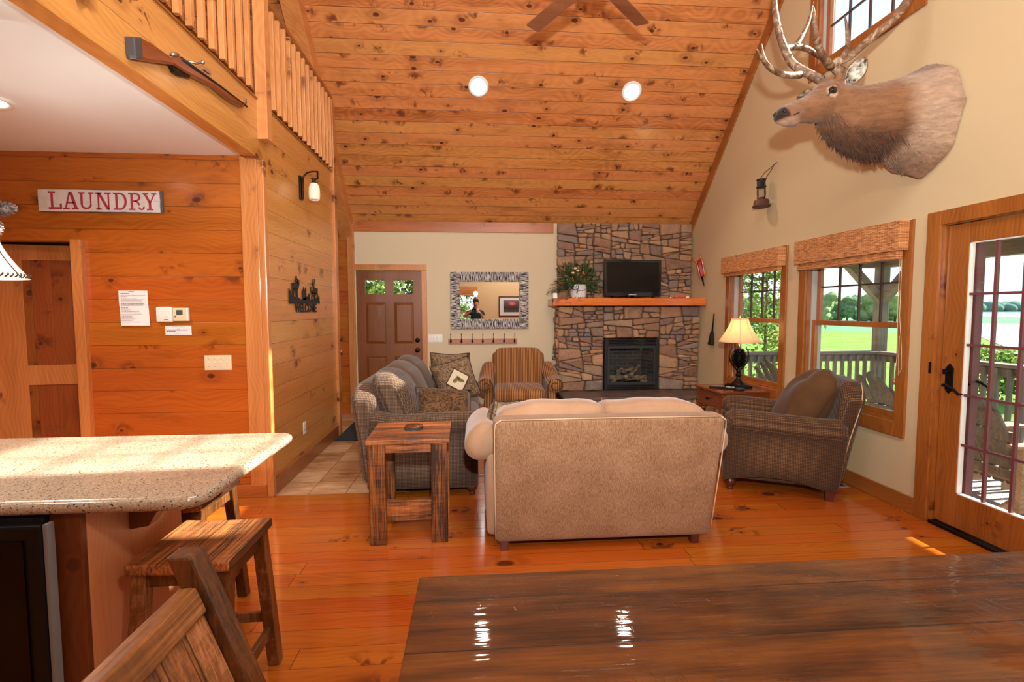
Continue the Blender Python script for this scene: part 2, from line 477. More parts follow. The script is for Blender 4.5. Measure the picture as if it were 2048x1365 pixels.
# dining table: dark, glossy, rough sawn planks along x
g = G('dining_table_wood'); x, y, z = g.xyz(g.obj())
vb = y / 0.19; idx = vb.floor(); rn = g.white(g.vec(idx, 1.0, 3.0)); fr = vb.fract()
st = g.noise(g.vec(x * 5.0 + rn * 20, y * 120, 0.0), 1.0, 5, 0.7)
bl = g.noise(g.vec(x * 3.2 + rn * 5, y * 12, 0.3), 1.0, 4, 0.6)
cath = (y * 60.0 + g.noise(g.vec(x * 1.6 + rn * 8, y * 6, 0.0), 1.0, 2) * 22.0).sin() * 0.5 + 0.5
t = st * 0.45 + bl * 0.45 + cath * 0.14 + (rn - 0.5) * 0.2
c = g.ramp(t, [(0.3, srgb(50, 26, 8)), (0.5, srgb(94, 52, 15)), (0.75, srgb(134, 80, 25))])
gm = (fr - 0.5).abs().sstep(0.485, 0.497)
c = g.mix(gm * 0.7, c, srgb(20, 10, 5))
patch = g.noise(g.vec(x * 1.4, y * 4.0, 5.0), 1.0, 3, 0.55).sstep(0.48, 0.60)
scr = g.noise(g.vec(x * 9.0, y * 130.0, 0.0), 1.0, 3, 0.7).sstep(0.56, 0.70)
rot = g.noise(g.vec(x * 150.0 + y * 40, y * 14.0 - x * 10, 4.0), 1.0, 2, 0.6).sstep(0.60, 0.72)
scr = g.math('MAXIMUM', scr, rot * 0.8) * patch
hc = g.math('SUBTRACT', g.noise(g.vec(x * 6, y * 30, 1.0), 1.0, 2) * 0.22, scr * 1.6) - gm * 1.0
nc = g.bump(hc, 1.0, 0.004)
nb = g.bump(hc + st * 0.3, 0.8, 0.004)
c = g.mix(scr * 0.35, c, srgb(150, 110, 80))
M['dining'] = g.done(g.bsdf(c, 0.45, 0, nb, coat=0.6, coat_r=0.035, coat_n=nc, spec=0.2))
M['dining_edge'] = plain('dining_table_edge', srgb(60, 30, 14), 0.4)

def paint(name, c, rough=0.6, bs=0.15):
    g = G(name); n = g.noise(g.obj(), 90.0, 3, 0.5); n2 = g.noise(g.obj(), 1.1, 2)
    col = g.hsv(c, 0.5, 1.0, n2 * 0.06 + 0.97)
    return g.done(g.bsdf(col, rough, 0, g.bump(n, bs, 0.003)))
M['cream'] = paint('cream_paint', srgb(205, 178, 138))
M['creamb'] = paint('cream_paint_back', srgb(214, 192, 158))
M['white'] = paint('white_ceiling_paint', srgb(238, 243, 243))
M['loftw'] = paint('loft_paint', srgb(150, 142, 122))

# travertine tile
g = G('travertine_tile'); x, y, z = g.xyz(g.obj())
tx = (x + 1.357) / 0.2985; ty = (y - 4.035) / 0.2985
cid = g.vec(tx.floor(), ty.floor(), 1.0); rn = g.white(cid)
n1 = g.noise(g.vec(x * 3 + rn * 9, y * 12, rn * 5), 1.0, 4, 0.6); n2 = g.noise(g.vec(x * 14, y * 40, rn * 3), 1.0, 3, 0.6)
t = n1 * 0.7 + n2 * 0.35 + (rn - 0.5) * 0.25
c = g.ramp(t, [(0.3, srgb(150, 104, 66)), (0.5, srgb(196, 152, 110)), (0.72, srgb(222, 190, 152))])
gm = g.math('MAXIMUM', (tx.fract() - 0.5).abs().sstep(0.487, 0.492), (ty.fract() - 0.5).abs().sstep(0.487, 0.492))
c = g.mix(gm, c, srgb(130, 96, 62))
M['tile'] = g.done(g.bsdf(c, 0.28, 0, g.bump(n2 * 0.2 - gm, 0.4, 0.003), coat=0.15))

# field stone, one tone per stone
def stone(name, stops, sc=1.0):
    g = G(name); r = g.island(); p = g.obj()
    n = g.noise(p, 9.0 * sc, 4, 0.6); n2 = g.noise(p, 38.0 * sc, 4, 0.65)
    c = g.ramp(r, stops)
    c2 = g.ramp((r * 7.31).fract(), [(0, srgb(112, 94, 88)), (0.5, srgb(190, 146, 108)), (1, srgb(128, 112, 108))])
    c = g.mix(n.sstep(0.42, 0.66) * 0.55, c, c2)
    c = g.hsv(c, 0.5, 1.0, n2 * 0.7 + 0.52)
    return g.done(g.bsdf(c, 0.75, 0, g.bump(n * 0.8 + n2 * 0.6, 0.9, 0.02)))
M['stone'] = stone('field_stone', [(0.0, srgb(128, 104, 92)), (0.18, srgb(196, 146, 104)), (0.34, srgb(160, 112, 84)), (0.5, srgb(122, 112, 110)), (0.62, srgb(206, 160, 114)), (0.78, srgb(140, 98, 76)), (0.9, srgb(182, 134, 96)), (1.0, srgb(150, 132, 120))])
M['mortar'] = plain('brown_mortar', srgb(104, 84, 72), 0.9)
g = G('hearth_slate'); x, y, z = g.xyz(g.obj()); n = g.noise(g.obj(), 6, 4, 0.6)
sl = (x * 1.15 + y * 0.5).fract(); gm = (sl - 0.5).abs().sstep(0.490, 0.496)
c = g.mix(gm, g.ramp(n, [(0.3, srgb(72, 56, 50)), (0.7, srgb(112, 90, 80))]), srgb(160, 124, 96))
M['slate'] = g.done(g.bsdf(c, 0.5, 0, g.bump(n, 0.5, 0.01)))

# granite
g = G('speckled_granite'); p = g.obj(); x, y, z = g.xyz(p)
v1 = g.voro(p, 250.0, what='Color'); r1, r2, r3 = g.xyz(v1)
n = g.noise(p, 260, 2, 0.7); n2 = g.noise(p, 60, 3, 0.6); vein = g.noise(g.vec(x * 1.6, y * 7, z), 1.0, 4, 0.7).sstep(0.56, 0.68)
c = g.ramp(r1, [(0.0, srgb(166, 148, 126)), (0.6, srgb(184, 168, 148)), (0.86, srgb(150, 128, 104)), (0.95, srgb(60, 48, 42)), (1, srgb(50, 40, 36))], 'CONSTANT')
c = g.mix(n2.sstep(0.55, 0.7) * 0.4, c, srgb(150, 132, 112)); c = g.mix(vein * 0.25, c, srgb(120, 96, 70))
M['granite'] = g.done(g.bsdf(c, 0.18, 0, coat=0.3))

# fabrics
def fabric(name, kind, c1, c2, c3=None, sc=1.0, rough=0.9, sheen=0.15, bs=0.4):
    g = G(name); x, y, z = g.xyz(g.obj()); n = g.noise(g.obj(), 260, 2, 0.6); nb = g.noise(g.obj(), 5.0, 3, 0.5)
    u = x + y * 0.001; 
    if kind == 'plaid':      # tiny woven checks
        s = 2 * PI / (0.0115 * sc)
        a = (x * s).sin(); b = (z * s).sin(); d = (y * s).sin()
        N = g.xyz(g.nrm()); 
        wx, wy, wz = N[0].abs(), N[1].abs(), N[2].abs()
        big = (((x + y) * (s / 3.0)).sin() * 0.5 + 0.5) * 0.5 + ((z + y) * (s / 3.0)).sin() * 0.25
        f = g.math('ADD', (a + b + d) * 0.17, 0.45) + (n - 0.5) * 0.6
        col = g.ramp(f, [(0.25, srgb(*c1)), (0.62, srgb(*c2)), (0.9, srgb(*(c3 or c2)))])
        h = (a + b + d) * 0.3 + n
    elif kind == 'stripe':
        s = 2 * PI / (0.021 * sc)
        a = (x * s).sin() * 0.5 + 0.5
        f = a * 0.8 + (n - 0.5) * 0.5
        col = g.ramp(f, [(0.35, srgb(*c1)), (0.62, srgb(*c2)), (0.85, srgb(*(c3 or c2)))]); h = a * 0.5 + n
    elif kind == 'cord':
        s = 2 * PI / (0.008 * sc)
        nz = g.noise(g.vec(x * 280, y * 280, z * 9), 1.0, 3, 0.7)
        f = nz * 1.1 + (nb - 0.5) * 0.3
        col = g.ramp(f, [(0.35, srgb(*c1)), (0.6, srgb(*c2)), (0.85, srgb(*(c3 or c2)))]); h = nz + n * 0.4
    elif kind == 'paisley':
        w = g.noise(g.vec(x * 9, y * 9, z * 9), 1.0, 2, 0.5, 2.5)
        a = (w * 34.0).sin() * 0.5 + 0.5
        f = a * 0.7 + nb * 0.4
        col = g.ramp(f, [(0.3, srgb(*c1)), (0.6, srgb(*c2)), (0.9, srgb(*(c3 or c2)))]); h = a * 0.5 + n
    else:
        f = n * 0.5 + nb * 0.5
        col = g.ramp(f, [(0.3, srgb(*c1)), (0.7, srgb(*c2))]); h = n
    return g.done(g.bsdf(col, rough, 0, g.bump(h, bs, 0.002), sheen=sheen, spec=0.2))
M['f_beige'] = fabric('beige_corduroy', 'cord', (116, 80, 54), (152, 112, 82), (180, 140, 110))
M['f_beige2'] = fabric('beige_worn_fabric', 'plain', (152, 112, 84), (178, 138, 108), sheen=0.3)
M['f_brown'] = fabric('brown_check_fabric', 'plaid', (58, 38, 25), (92, 62, 41), (136, 102, 70))
M['f_grey'] = fabric('grey_brown_check_fabric', 'plaid', (62, 44, 33), (98, 75, 58), (138, 113, 91))
M['f_grey2'] = fabric('taupe_rib_fabric', 'stripe', (84, 64, 52), (110, 88, 74), (124, 100, 84), sc=0.6)
M['f_leath'] = fabric('brown_suede', 'plain', (74, 48, 28), (100, 66, 38), sheen=0.1)
M['f_stripe'] = fabric('gold_stripe_fabric', 'stripe', (108, 62, 28), (170, 116, 68), (188, 138, 90))
M['f_pais'] = fabric('paisley_fabric', 'paisley', (62, 40, 24), (88, 60, 36), (112, 80, 50))
M['f_pais2'] = fabric('light_paisley_fabric', 'paisley', (92, 70, 50), (124, 98, 74), (146, 118, 90))
M['f_cream'] = fabric('cream_fabric', 'plain', (206, 184, 150), (226, 208, 176))
M['welt'] = plain('dark_piping', srgb(70, 44, 26), 0.8)
M['weltl'] = plain('light_piping', srgb(204, 170, 138), 0.8)

# metals, glass, plastics
M['black'] = plain('black_metal', srgb(22, 20, 20), 0.4, 0.6)
M['iron'] = plain('dark_iron', srgb(40, 36, 36), 0.55, 0.5)
M['bronze'] = plain('dark_bronze', srgb(46, 36, 30), 0.35, 0.8)
M['rust'] = plain('rusty_tin', srgb(96, 60, 48), 0.6, 0.4)
M['steel'] = plain('steel', srgb(190, 186, 180), 0.3, 1.0)
M['gloss'] = plain('gloss_black', srgb(10, 10, 11), 0.12, 0.0, coat=0.5)
M['matteb'] = plain('matte_black', srgb(12, 12, 12), 0.6)
M['screen'] = plain('tv_screen_black', srgb(14, 11, 9), 0.2, spec=0.3)
M['wplast'] = plain('white_plastic', srgb(236, 232, 224), 0.4)
M['iplast'] = plain('ivory_plastic', srgb(226, 208, 172), 0.4)
M['paper'] = plain('paper', srgb(236, 232, 232), 0.8)
M['ink'] = plain('ink', srgb(40, 38, 44), 0.8)
M['inkg'] = plain('faint_ink', srgb(150, 140, 144), 0.8)
M['redw'] = plain('red_leather', srgb(150, 24, 28), 0.5)
M['red'] = plain('red_plastic', srgb(220, 40, 40), 0.4)
M['mahog'] = plain('mahogany', srgb(84, 30, 18), 0.35, 0, coat=0.15)
M['vinyl'] = plain('plum_vinyl', srgb(112, 60, 62), 0.45)
M['alum'] = plain('window_track_grey', srgb(176, 170, 164), 0.4)
M['muntin'] = plain('dark_muntin', srgb(70, 44, 38), 0.5)
M['mirror'] = plain('mirror_glass', (0.9, 0.9, 0.88, 1), 0.0, 1.0)
g = G('window_glass'); lw = g.n('ShaderNodeLayerWeight'); lw.inputs[0].default_value = 0.5
fac = S(g, lw.outputs['Facing']).pow(5.0) * 0.7 + 0.035
tr = g.n('ShaderNodeBsdfTransparent'); tr.inputs[0].default_value = (0.97, 0.985, 0.98, 1)
gl = g.n('ShaderNodeBsdfGlossy'); gl.inputs['Roughness'].default_value = 0.02
mx = g.n('ShaderNodeMixShader'); g.put(mx.inputs[0], fac); g.t.links.new(tr.outputs[0], mx.inputs[1]); g.t.links.new(gl.outputs[0], mx.inputs[2])
M['glass'] = g.done(S(g, mx.outputs[0]))

def emis(name, c, s, base=None):
    g = G(name); return g.done(g.bsdf(base or c, 0.5, emit=c, emit_s=s))
M['lampw'] = emis('lamp_glow', (1, 0.93, 0.82, 1), 9.0)
# ------------------------------------------------------------------ room shell
XR, XL, YB, YF = 3.19, -1.63, 7.14, -2.60
def zc(y): return 2.74 + (7.14 - y) if y > 2.27 else 2.74 + (y + 2.60)
def st(mb, name, mat, **k): return mb.build(name, mat, kind='structure', **k)

def wall_cells(mb, axis, a, b, U, V, holes):
    """wall slab between a and b on axis, spanning U x V with rectangular holes (u0,u1,v0,v1)"""
    us = sorted(set([U[0], U[1]] + [h[0] for h in holes] + [h[1] for h in holes]))
    vs = sorted(set([V[0], V[1]] + [h[2] for h in holes] + [h[3] for h in holes]))
    us = [u for u in us if U[0] <= u <= U[1]]; vs = [v for v in vs if V[0] <= v <= V[1]]
    def solid(i, j):
        if i < 0 or j < 0 or i >= len(us) - 1 or j >= len(vs) - 1: return False
        cu, cv = (us[i] + us[i + 1]) / 2, (vs[j] + vs[j + 1]) / 2
        return not any(h[0] < cu < h[1] and h[2] < cv < h[3] for h in holes)
    def P(t, u, v): return (t, u, v) if axis == 0 else (u, t, v)
    for i in range(len(us) - 1):
        for j in range(len(vs) - 1):
            if not solid(i, j): continue
            u0, u1, v0, v1 = us[i], us[i + 1], vs[j], vs[j + 1]
            for t in (a, b): mb.add([P(t, u0, v0), P(t, u1, v0), P(t, u1, v1), P(t, u0, v1)], [(0, 1, 2, 3)], False)
            if not solid(i - 1, j): mb.add([P(a, u0, v0), P(b, u0, v0), P(b, u0, v1), P(a, u0, v1)], [(0, 1, 2, 3)], False)
            if not solid(i + 1, j): mb.add([P(a, u1, v0), P(b, u1, v0), P(b, u1, v1), P(a, u1, v1)], [(0, 1, 2, 3)], False)
            if not solid(i, j - 1): mb.add([P(a, u0, v0), P(b, u0, v0), P(b, u1, v0), P(a, u1, v0)], [(0, 1, 2, 3)], False)
            if not solid(i, j + 1): mb.add([P(a, u0, v1), P(b, u0, v1), P(b, u1, v1), P(a, u1, v1)], [(0, 1, 2, 3)], False)
    return mb

def cut_roof(ob):
    me = ob.data; bm = bmesh.new(); bm.from_mesh(me)
    for pl, no in (((0, 7.14, 2.76), (0, 1, 1)), ((0, -2.6, 2.76), (0, -1, 1))):
        bmesh.ops.bisect_plane(bm, geom=bm.verts[:] + bm.edges[:] + bm.faces[:], plane_co=pl, plane_no=Vector(no).normalized(), clear_outer=True)
    bm.to_mesh(me); bm.free()

# floor: pine, with travertine by the entry
st(MB().box(-5.2, 3.3, -2.7, 4.03, -0.12, 0.0).box(-0.55, 3.3, 4.03, 7.2, -0.12, 0.0), 'floor', M['floor'])
st(MB().box(-5.2, -0.55, 4.03, 7.2, -0.12, 0.0), 'floor_tile', M['tile'])
st(MB().box(-0.575, -0.55, 4.03, 7.14, 0.0, 0.004), 'trim_17', M['tr_y'])

# ceiling, 45 degree boards from the eaves to the ridge
c = MB()
c.prism([(7.26, 2.62), (2.27, 7.61), (-2.72, 2.62), (-2.72, 2.82), (2.27, 7.81), (7.26, 2.82)], 0, -5.2, 3.34)
st(c, 'ceiling', M['ceil'])
# right wall with its windows and door
W1 = (4.90, 5.94, 0.64, 2.08); W2 = (3.46, 4.53, 0.64, 2.08); DR = (1.22, 3.16, 0.0, 2.07)
GA = (3.45, 4.50, 3.74, 4.95); GB = (2.14, 3.22, 3.74, 4.95); GC = (-0.9, 0.3, 0.64, 2.08)  # second gable window is unseen, placed to throw sun on the counter
w = wall_cells(MB(), 0, XR, XR + 0.15, (-2.7, 7.24), (-0.12, 7.6), [W1, W2, DR, GA, GB, GC]).build('wall_right', M['cream'], kind='structure', weld=True)
cut_roof(w)
w = wall_cells(MB(), 0, -5.2, -5.05, (-2.7, 7.24), (-0.12, 7.6), []).build('wall_left', M['loftw'], kind='structure', weld=True)
cut_roof(w)
# back wall with the entry door opening
st(wall_cells(MB(), 1, YB, YB + 0.15, (-1.72, 3.34), (-0.12, 2.78), [(-1.66, -0.74, 0.0, 2.055)]), 'wall_back', M['creamb'], weld=True)
st(MB().box(-5.2, -1.72, YB, YB + 0.15, -0.12, 2.78), 'wall_back_nook', M['pl_x'])
st(wall_cells(MB(), 1, YF - 0.15, YF, (-5.2, 3.34), (-0.12, 2.78), [(-1.05, 0.0, 0.75, 2.10)]), 'wall_front', M['cream'], weld=True)
# kitchen side: laundry wall, hallway wall, loft deck
st(wall_cells(MB(), 1, 4.03, 4.13, (-5.05, -1.66), (0.0, 2.70), [(-3.84, -3.0, -0.1, 2.03)]), 'wall_laundry', M['pl_x'], weld=True)
st(MB().box(-1.75, XL, 4.06, 5.97, 0.0, 2.66), 'wall_hall', M['pl_y'])
st(MB().box(-5.05, -1.73, -2.6, 6.03, 2.69, 3.06), 'ceiling_kitchen', M['white'])
st(MB().box(-5.05, -1.75, 4.6, 4.7, 0, 2.69), 'wall_laundry_room', M['cream'])
f = MB().box(-1.73, XL, -2.6, 6.0, 2.66, 3.10)
st(f, 'trim_1', M['fascia'])
st(MB().box(-1.80, -1.618, -2.6, 5.93, 3.09, 3.104), 'trim_2', M['tr_y'], bevel=0.004)
# corner boards
st(MB().box(-1.79, -1.665, 4.010, 4.03, 0.0, 2.685), 'trim_3', M['tr_zx'], bevel=0.003)
st(MB().box(-1.665, -1.612, 4.005, 4.065, 0.0, 2.66), 'trim_4', M['tr_zx'], bevel=0.008)
st(MB().box(-1.72, -1.600, 5.93, 6.03, 0.0, 3.92), 'trim_5', M['tr_zx'], bevel=0.006)
st(MB().box(-1.765, -1.67, 7.10, 7.14, 0.0, 2.70), 'trim_6', M['tr_zx'], bevel=0.004)
st(MB().box(-1.67, 1.15, 7.115, 7.14, 2.60, 2.745), 'trim_7', M['tr_x'], bevel=0.003)
# rake boards under the slope
def rake(name, x0, x1, drop, mat, y0=7.14, y1=2.27):
    k = drop
    b = MB(); b.prism([(y0, 2.735 + 7.14 - y0), (y1, 2.735 + 7.14 - y1), (y1, 2.735 + 7.14 - y1 - k), (y0, 2.735 + 7.14 - y0 - k)], 0, x0, x1)
    return st(b, name, mat, bevel=0.004)
rake('trim_8', XR - 0.022, XR, 0.19, M['tr_y'])
rake('trim_9', -1.86, -1.68, 0.26, M['balu_y'])
# baseboards
st(MB().box(-1.63, -1.612, 4.065, 5.93, 0.0, 0.135), 'baseboard_left', M['tr_y'], bevel=0.004)
st(MB().box(-5.0, -3.9, 4.012, 4.03, 0.0, 0.1).box(-2.95, -1.665, 4.004, 4.0299, 0.0, 0.1), 'baseboard_kitchen', M['tr_x'], bevel=0.004)
st(MB().box(XR - 0.018, XR, 3.265, 7.0, 0.0, 0.125), 'baseboard_right', M['tr_y'], bevel=0.004)
st(MB().box(-0.66, 1.12, YB - 0.018, YB, 0.0, 0.125), 'baseboard_back', M['tr_x'], bevel=0.004)
# laundry doorway trim
st(MB().box(-3.03, -2.955, 3.985, 4.14, 0.0, 2.035), 'trim_10', M['tr_zx'], bevel=0.004)
d = MB(); d.M = Matrix.Translation((-3.86, 4.16, 0)) @ Matrix.Rotation(R(10), 4, 'Z')
d.box(0, 0.84, 0, 0.03, 0.02, 2.02)
ld = d.build('door_2', M['doorl'], kind='structure')
d = MB(); d.M = Matrix.Translation((-3.86, 4.16, 0)) @ Matrix.Rotation(R(10), 4, 'Z')
for a in ((0, 0.30, 0.02, 2.02), (0.74, 0.84, 0.02, 2.02)): d.box(a[0], a[1], -0.008, 0.0, a[2], a[3])
for z0, z1 in ((1.90, 2.02), (0.90, 1.06), (0.02, 0.24)): d.box(0.30, 0.74, -0.008, 0.0, z0, z1)
d.build('door_frame', M['tr_zx'], parent=ld, bevel=0.003)

# window unit in the right wall --------------------------------------------
def window_right(n, Y0, Y1, Z0, Z1, dbl=True, cols=4):
    """double hung window; glass opening is inside Y0..Y1 x Z0..Z1; casing outside it"""
    root = thing('window_%d' % n, None, None); root['kind'] = 'structure'
    c = MB(); t = 0.022; cw = 0.085
    oy0, oy1, oz0, oz1 = Y0 - cw, Y1 + cw, Z0 - cw - 0.02, Z1 + 0.07
    c.box(XR - t, XR, oy0, Y0 + 0.005, oz0, oz1).box(XR - t, XR, Y1 - 0.005, oy1, oz0, oz1)
    c.box(XR - t, XR, Y0 + 0.005, Y1 - 0.005, Z1 - 0.005, oz1).box(XR - t, XR, Y0 + 0.005, Y1 - 0.005, oz0, Z0 + 0.005)
    c.build('casing', M['tr_z'], root, bevel=0.004)
    j = MB()
    for y0, y1, z0, z1 in ((Y0, Y0 + 0.02, Z0, Z1), (Y1 - 0.02, Y1, Z0, Z1), (Y0, Y1, Z0, Z0 + 0.02), (Y0, Y1, Z1 - 0.02, Z1)): j.box(XR - 0.002, XR + 0.15, y0, y1, z0, z1)
    j.build('jamb', M['tr_z'], root)
    j = MB()
    for y in (Y0 + 0.02, Y1 - 0.032): j.box(XR + 0.035, XR + 0.14, y, y + 0.012, Z0 + 0.02, Z1 - 0.02)
    j.build('track', M['alum'], root)
    zm = (Z0 + Z1) / 2 + 0.01 if dbl else None
    def sash(name, x, z0, z1, grid):
        f = MB(); k = 0.045; a, b = Y0 + 0.03, Y1 - 0.03
        f.box(x, x + 0.035, a, a + k, z0, z1).box(x, x + 0.035, b - k, b, z0, z1).box(x, x + 0.035, a + k, b - k, z0, z0 + k).box(x, x + 0.035, a + k, b - k, z1 - k, z1)
        s_ = f.build(name, M['tr_z'], root, bevel=0.003)
        MB().box(x + 0.015, x + 0.019, a + k, b - k, z0 + k, z1 - k).build('pane', M['glass'], s_)
        if grid:
            m = MB(); w_ = b - a - 2 * k; h_ = z1 - z0 - 2 * k
            for i in range(1, grid[0]): m.box(x + 0.008, x + 0.026, a + k + w_ * i / grid[0] - 0.007, a + k + w_ * i / grid[0] + 0.007, z0 + k, z1 - k)
            for i in range(1, grid[1]): m.box(x + 0.0085, x + 0.0255, a + k, b - k, z0 + k + h_ * i / grid[1] - 0.007, z0 + k + h_ * i / grid[1] + 0.007)
            m.build('muntins', M['muntin'], s_)
    if dbl:
        sash('upper_sash', XR + 0.085, zm - 0.02, Z1 - 0.02, (cols, 2))
        sash('lower_sash', XR + 0.045, Z0 + 0.02, zm + 0.025, None)
    else:
        sash('sash', XR + 0.06, Z0 + 0.02, Z1 - 0.02, (4, 4))
    return root
window_right(1, *W1); window_right(2, *W2)
window_right(3, *GA, dbl=False); window_right(4, *GB, dbl=False); window_right(5, *GC)
# rear window seen in the mirror
rw = thing('window_6', None, None); rw['kind'] = 'structure'
m = MB(); a0, a1, c0, c1 = -1.05, 0.0, 0.75, 2.10
for x0, x1, z0, z1 in ((a0 - .08, a0, c0 - .08, c1 + .08), (a1, a1 + .08, c0 - .08, c1 + .08), (a0, a1, c1, c1 + .08), (a0, a1, c0 - .08, c0), (a0, a1, 1.40, 1.45)): m.box(x0, x1, YF - 0.05, YF + 0.02, z0, z1)
m.build('casing', M['tr_zx'], rw, bevel=0.004)
m = MB()
for i in range(1, 4): m.box(a0 + 1.05 * i / 4 - 0.007, a0 + 1.05 * i / 4 + 0.007, YF - 0.05, YF - 0.03, 1.45, c1)
m.box(a0, a1, YF - 0.05, YF - 0.03, 1.77, 1.784)
m.build('muntins', M['muntin'], rw)
MB().box(a0, a1, YF - 0.045, YF - 0.04, c0, c1).build('pane', M['glass'], rw)

# glazed patio door in the right wall ----------------------------------------
def patio_leaf(root, ya, yb, hinge):
    x0, x1 = XR + 0.02, XR + 0.065
    f = MB(); z0, z1 = 0.03, 2.06; gl0, gl1 = ya + 0.145, yb - 0.145; g0, g1 = 0.26, 1.93
    f.box(x0, x1, ya, gl0, z0, z1).box(x0, x1, gl1, yb, z0, z1).box(x0, x1, gl0, gl1, z0, g0).box(x0, x1, gl0, gl1, g1, z1)
    lf = f.build('leaf', M['tr_z'], root, bevel=0.004)
    b = MB(); k = 0.006
    for a in ((gl0, gl0 + k, g0, g1), (gl1 - k, gl1, g0, g1), (gl0, gl1, g0, g0 + k), (gl0, gl1, g1 - k, g1)): b.box(x0 + 0.005, x1 - 0.005, *a)
    b.build('glazing_bead', M['wplast'], lf)
    MB().box(x0 + 0.02, x0 + 0.024, gl0, gl1, g0, g1).build('pane', M['glass'], lf)
    m = MB()
    for i in range(1, 4): m.box(x0 + 0.012, x0 + 0.032, gl0 + (gl1 - gl0) * i / 4 - 0.008, gl0 + (gl1 - gl0) * i / 4 + 0.008, g0, g1)
    for i in range(1, 5): m.box(x0 + 0.013, x0 + 0.031, gl0, gl1, g0 + (g1 - g0) * i / 5 - 0.008, g0 + (g1 - g0) * i / 5 + 0.008)
    m.build('muntins', M['vinyl'], lf)
    return lf
pd = thing('door_1', None, None); pd['kind'] = 'structure'
c = MB()
c.box(XR - 0.022, XR, 3.16, 3.262, 0.0, 2.165).box(XR - 0.022, XR, 1.12, 1.22, 0.0, 2.165).box(XR - 0.022, XR, 1.22, 3.16, 2.068, 2.165)
c.build('casing', M['tr_z'], pd, bevel=0.004)
c = MB(); c.box(XR - 0.002, XR + 0.15, 3.145, 3.16, 0.0, 2.07).box(XR - 0.002, XR + 0.15, 1.22, 1.235, 0.0, 2.07).box(XR - 0.002, XR + 0.15, 1.235, 3.145, 2.063, 2.07)
c.build('jamb', M['tr_z'], pd)
MB().box(XR - 0.02, XR + 0.16, 1.235, 3.145, 0.0, 0.022).build('threshold', M['bronze'], pd, bevel=0.004)
MB().box(XR + 0.07, XR + 0.12, 2.975, 3.04, 0.022, 2.063).build('screen_frame', M['vinyl'], pd)
lf = patio_leaf(pd, 2.2, 3.14, 0)
patio_leaf(pd, 1.24, 2.18, 1)
h = MB()
h.prism([(3.05, 0.955), (3.075, 0.925), (3.10, 0.955), (3.10, 1.10), (3.075, 1.13), (3.05, 1.10)], 0, XR + 0.008, XR + 0.021)
h.cyl((XR + 0.02, 3.075, 0.985), (XR - 0.03, 3.075, 0.985), 0.011)
h.tube([(XR - 0.03, 3.075, 0.985), (XR - 0.035, 3.05, 0.99), (XR - 0.035, 3.0, 0.97), (XR - 0.035, 2.96, 0.94), (XR - 0.035, 2.935, 0.945)], [0.011, 0.011, 0.009, 0.008, 0.006], 10)
h.cyl((XR + 0.02, 3.075, 1.075), (XR - 0.02, 3.075, 1.075), 0.010).box(XR - 0.03, XR - 0.018, 3.066, 3.084, 1.06, 1.095)
h.build('door_handle', M['black'], lf, bevel=0.002)
h = MB(); h.tube([(XR + 0.065, 2.99, 1.0), (XR + 0.10, 2.99, 1.02), (XR + 0.11, 2.96, 1.02), (XR + 0.11, 2.92, 1.0), (XR + 0.11, 2.88, 0.98)], [0.010, 0.010, 0.009, 0.008, 0.006], 10)
h.build('door_handle', M['black'], lf)
MB().box(XR - 0.028, XR - 0.018, 3.175, 3.19, 1.05, 1.13).build('strike_plate', M['black'], pd, bevel=0.002)

# entry door in the back wall -------------------------------------------------
ed = thing('door_3', None, None); ed['kind'] = 'structure'
def dx(zx): return -1.645 + (680 + zx / 4.136 - 712.6) * 0.00693
def dz(zy): return 2.04 - (500 + zy / 4.136 - 545) * 0.00718
c = MB(); c.box(-1.67, -0.67, YB - 0.024, YB, 2.055, 2.14).box(-0.745, -0.67, YB - 0.024, YB, 0.0, 2.055)
c.build('casing', M['tr_zx'], ed, bevel=0.004)
holes = [(dx(200), dx(362), dz(370), dz(255)), (dx(437), dx(600), dz(370), dz(255)),
         (dx(200), dx(365), dz(775), dz(440)), (dx(440), dx(600), dz(775), dz(440)),
         (dx(200), dx(365), 0.28, dz(885)), (dx(440), dx(600), 0.28, dz(885))]
leaf = wall_cells(MB(), 1, YB + 0.01, YB + 0.05, (-1.655, -0.745), (0.02, 2.05), holes).build('leaf', M['door'], ed, weld=True, bevel=0.004)
for i, (a, b, z0, z1) in enumerate(holes):
    if i < 2: MB().box(a, b, YB + 0.028, YB + 0.032, z0, z1).build('pane', M['glass'], leaf)
    else:
        p = MB(); k = 0.035; y0, y1 = YB + 0.028, YB + 0.014
        p.add([(a, y0, z0), (b, y0, z0), (b, y0, z1), (a, y0, z1), (a + k, y1, z0 + k), (b - k, y1, z0 + k), (b - k, y1, z1 - k), (a + k, y1, z1 - k)],
              [(0, 1, 5, 4), (1, 2, 6, 5), (2, 3, 7, 6), (3, 0, 4, 7), (4, 5, 6, 7)], False)
        p.build('panel', M['door'], leaf, fixn=False)
for zy in (748, 830):
    kx, kz = dx(632), dz(zy)
    k = MB(); k.lathe([(0.034, YB + 0.01), (0.034, YB - 0.002), (0.014, YB - 0.008), (0.014, YB - 0.03), (0.03, YB - 0.045), (0.028, YB - 0.065), (0.012, YB - 0.072)] if zy > 800 else [(0.034, YB + 0.01), (0.034, YB - 0.006), (0.02, YB - 0.014), (0.018, YB - 0.02)], (0, 0, 0), 20, axis=1)
    k.v = [(kx + p[0], p[1], kz + p[2]) for p in k.v]
    k.build('door_knob' if zy > 800 else 'deadbolt', M['gloss'], leaf)
# ------------------------------------------------------------------ upholstered furniture
def sst(t): t = max(0.0, min(1.0, t)); return t * t * (3 - 2 * t)

def piping(mb, pts, r=0.006, seg=8):
    mb.tube(pts, r, seg)

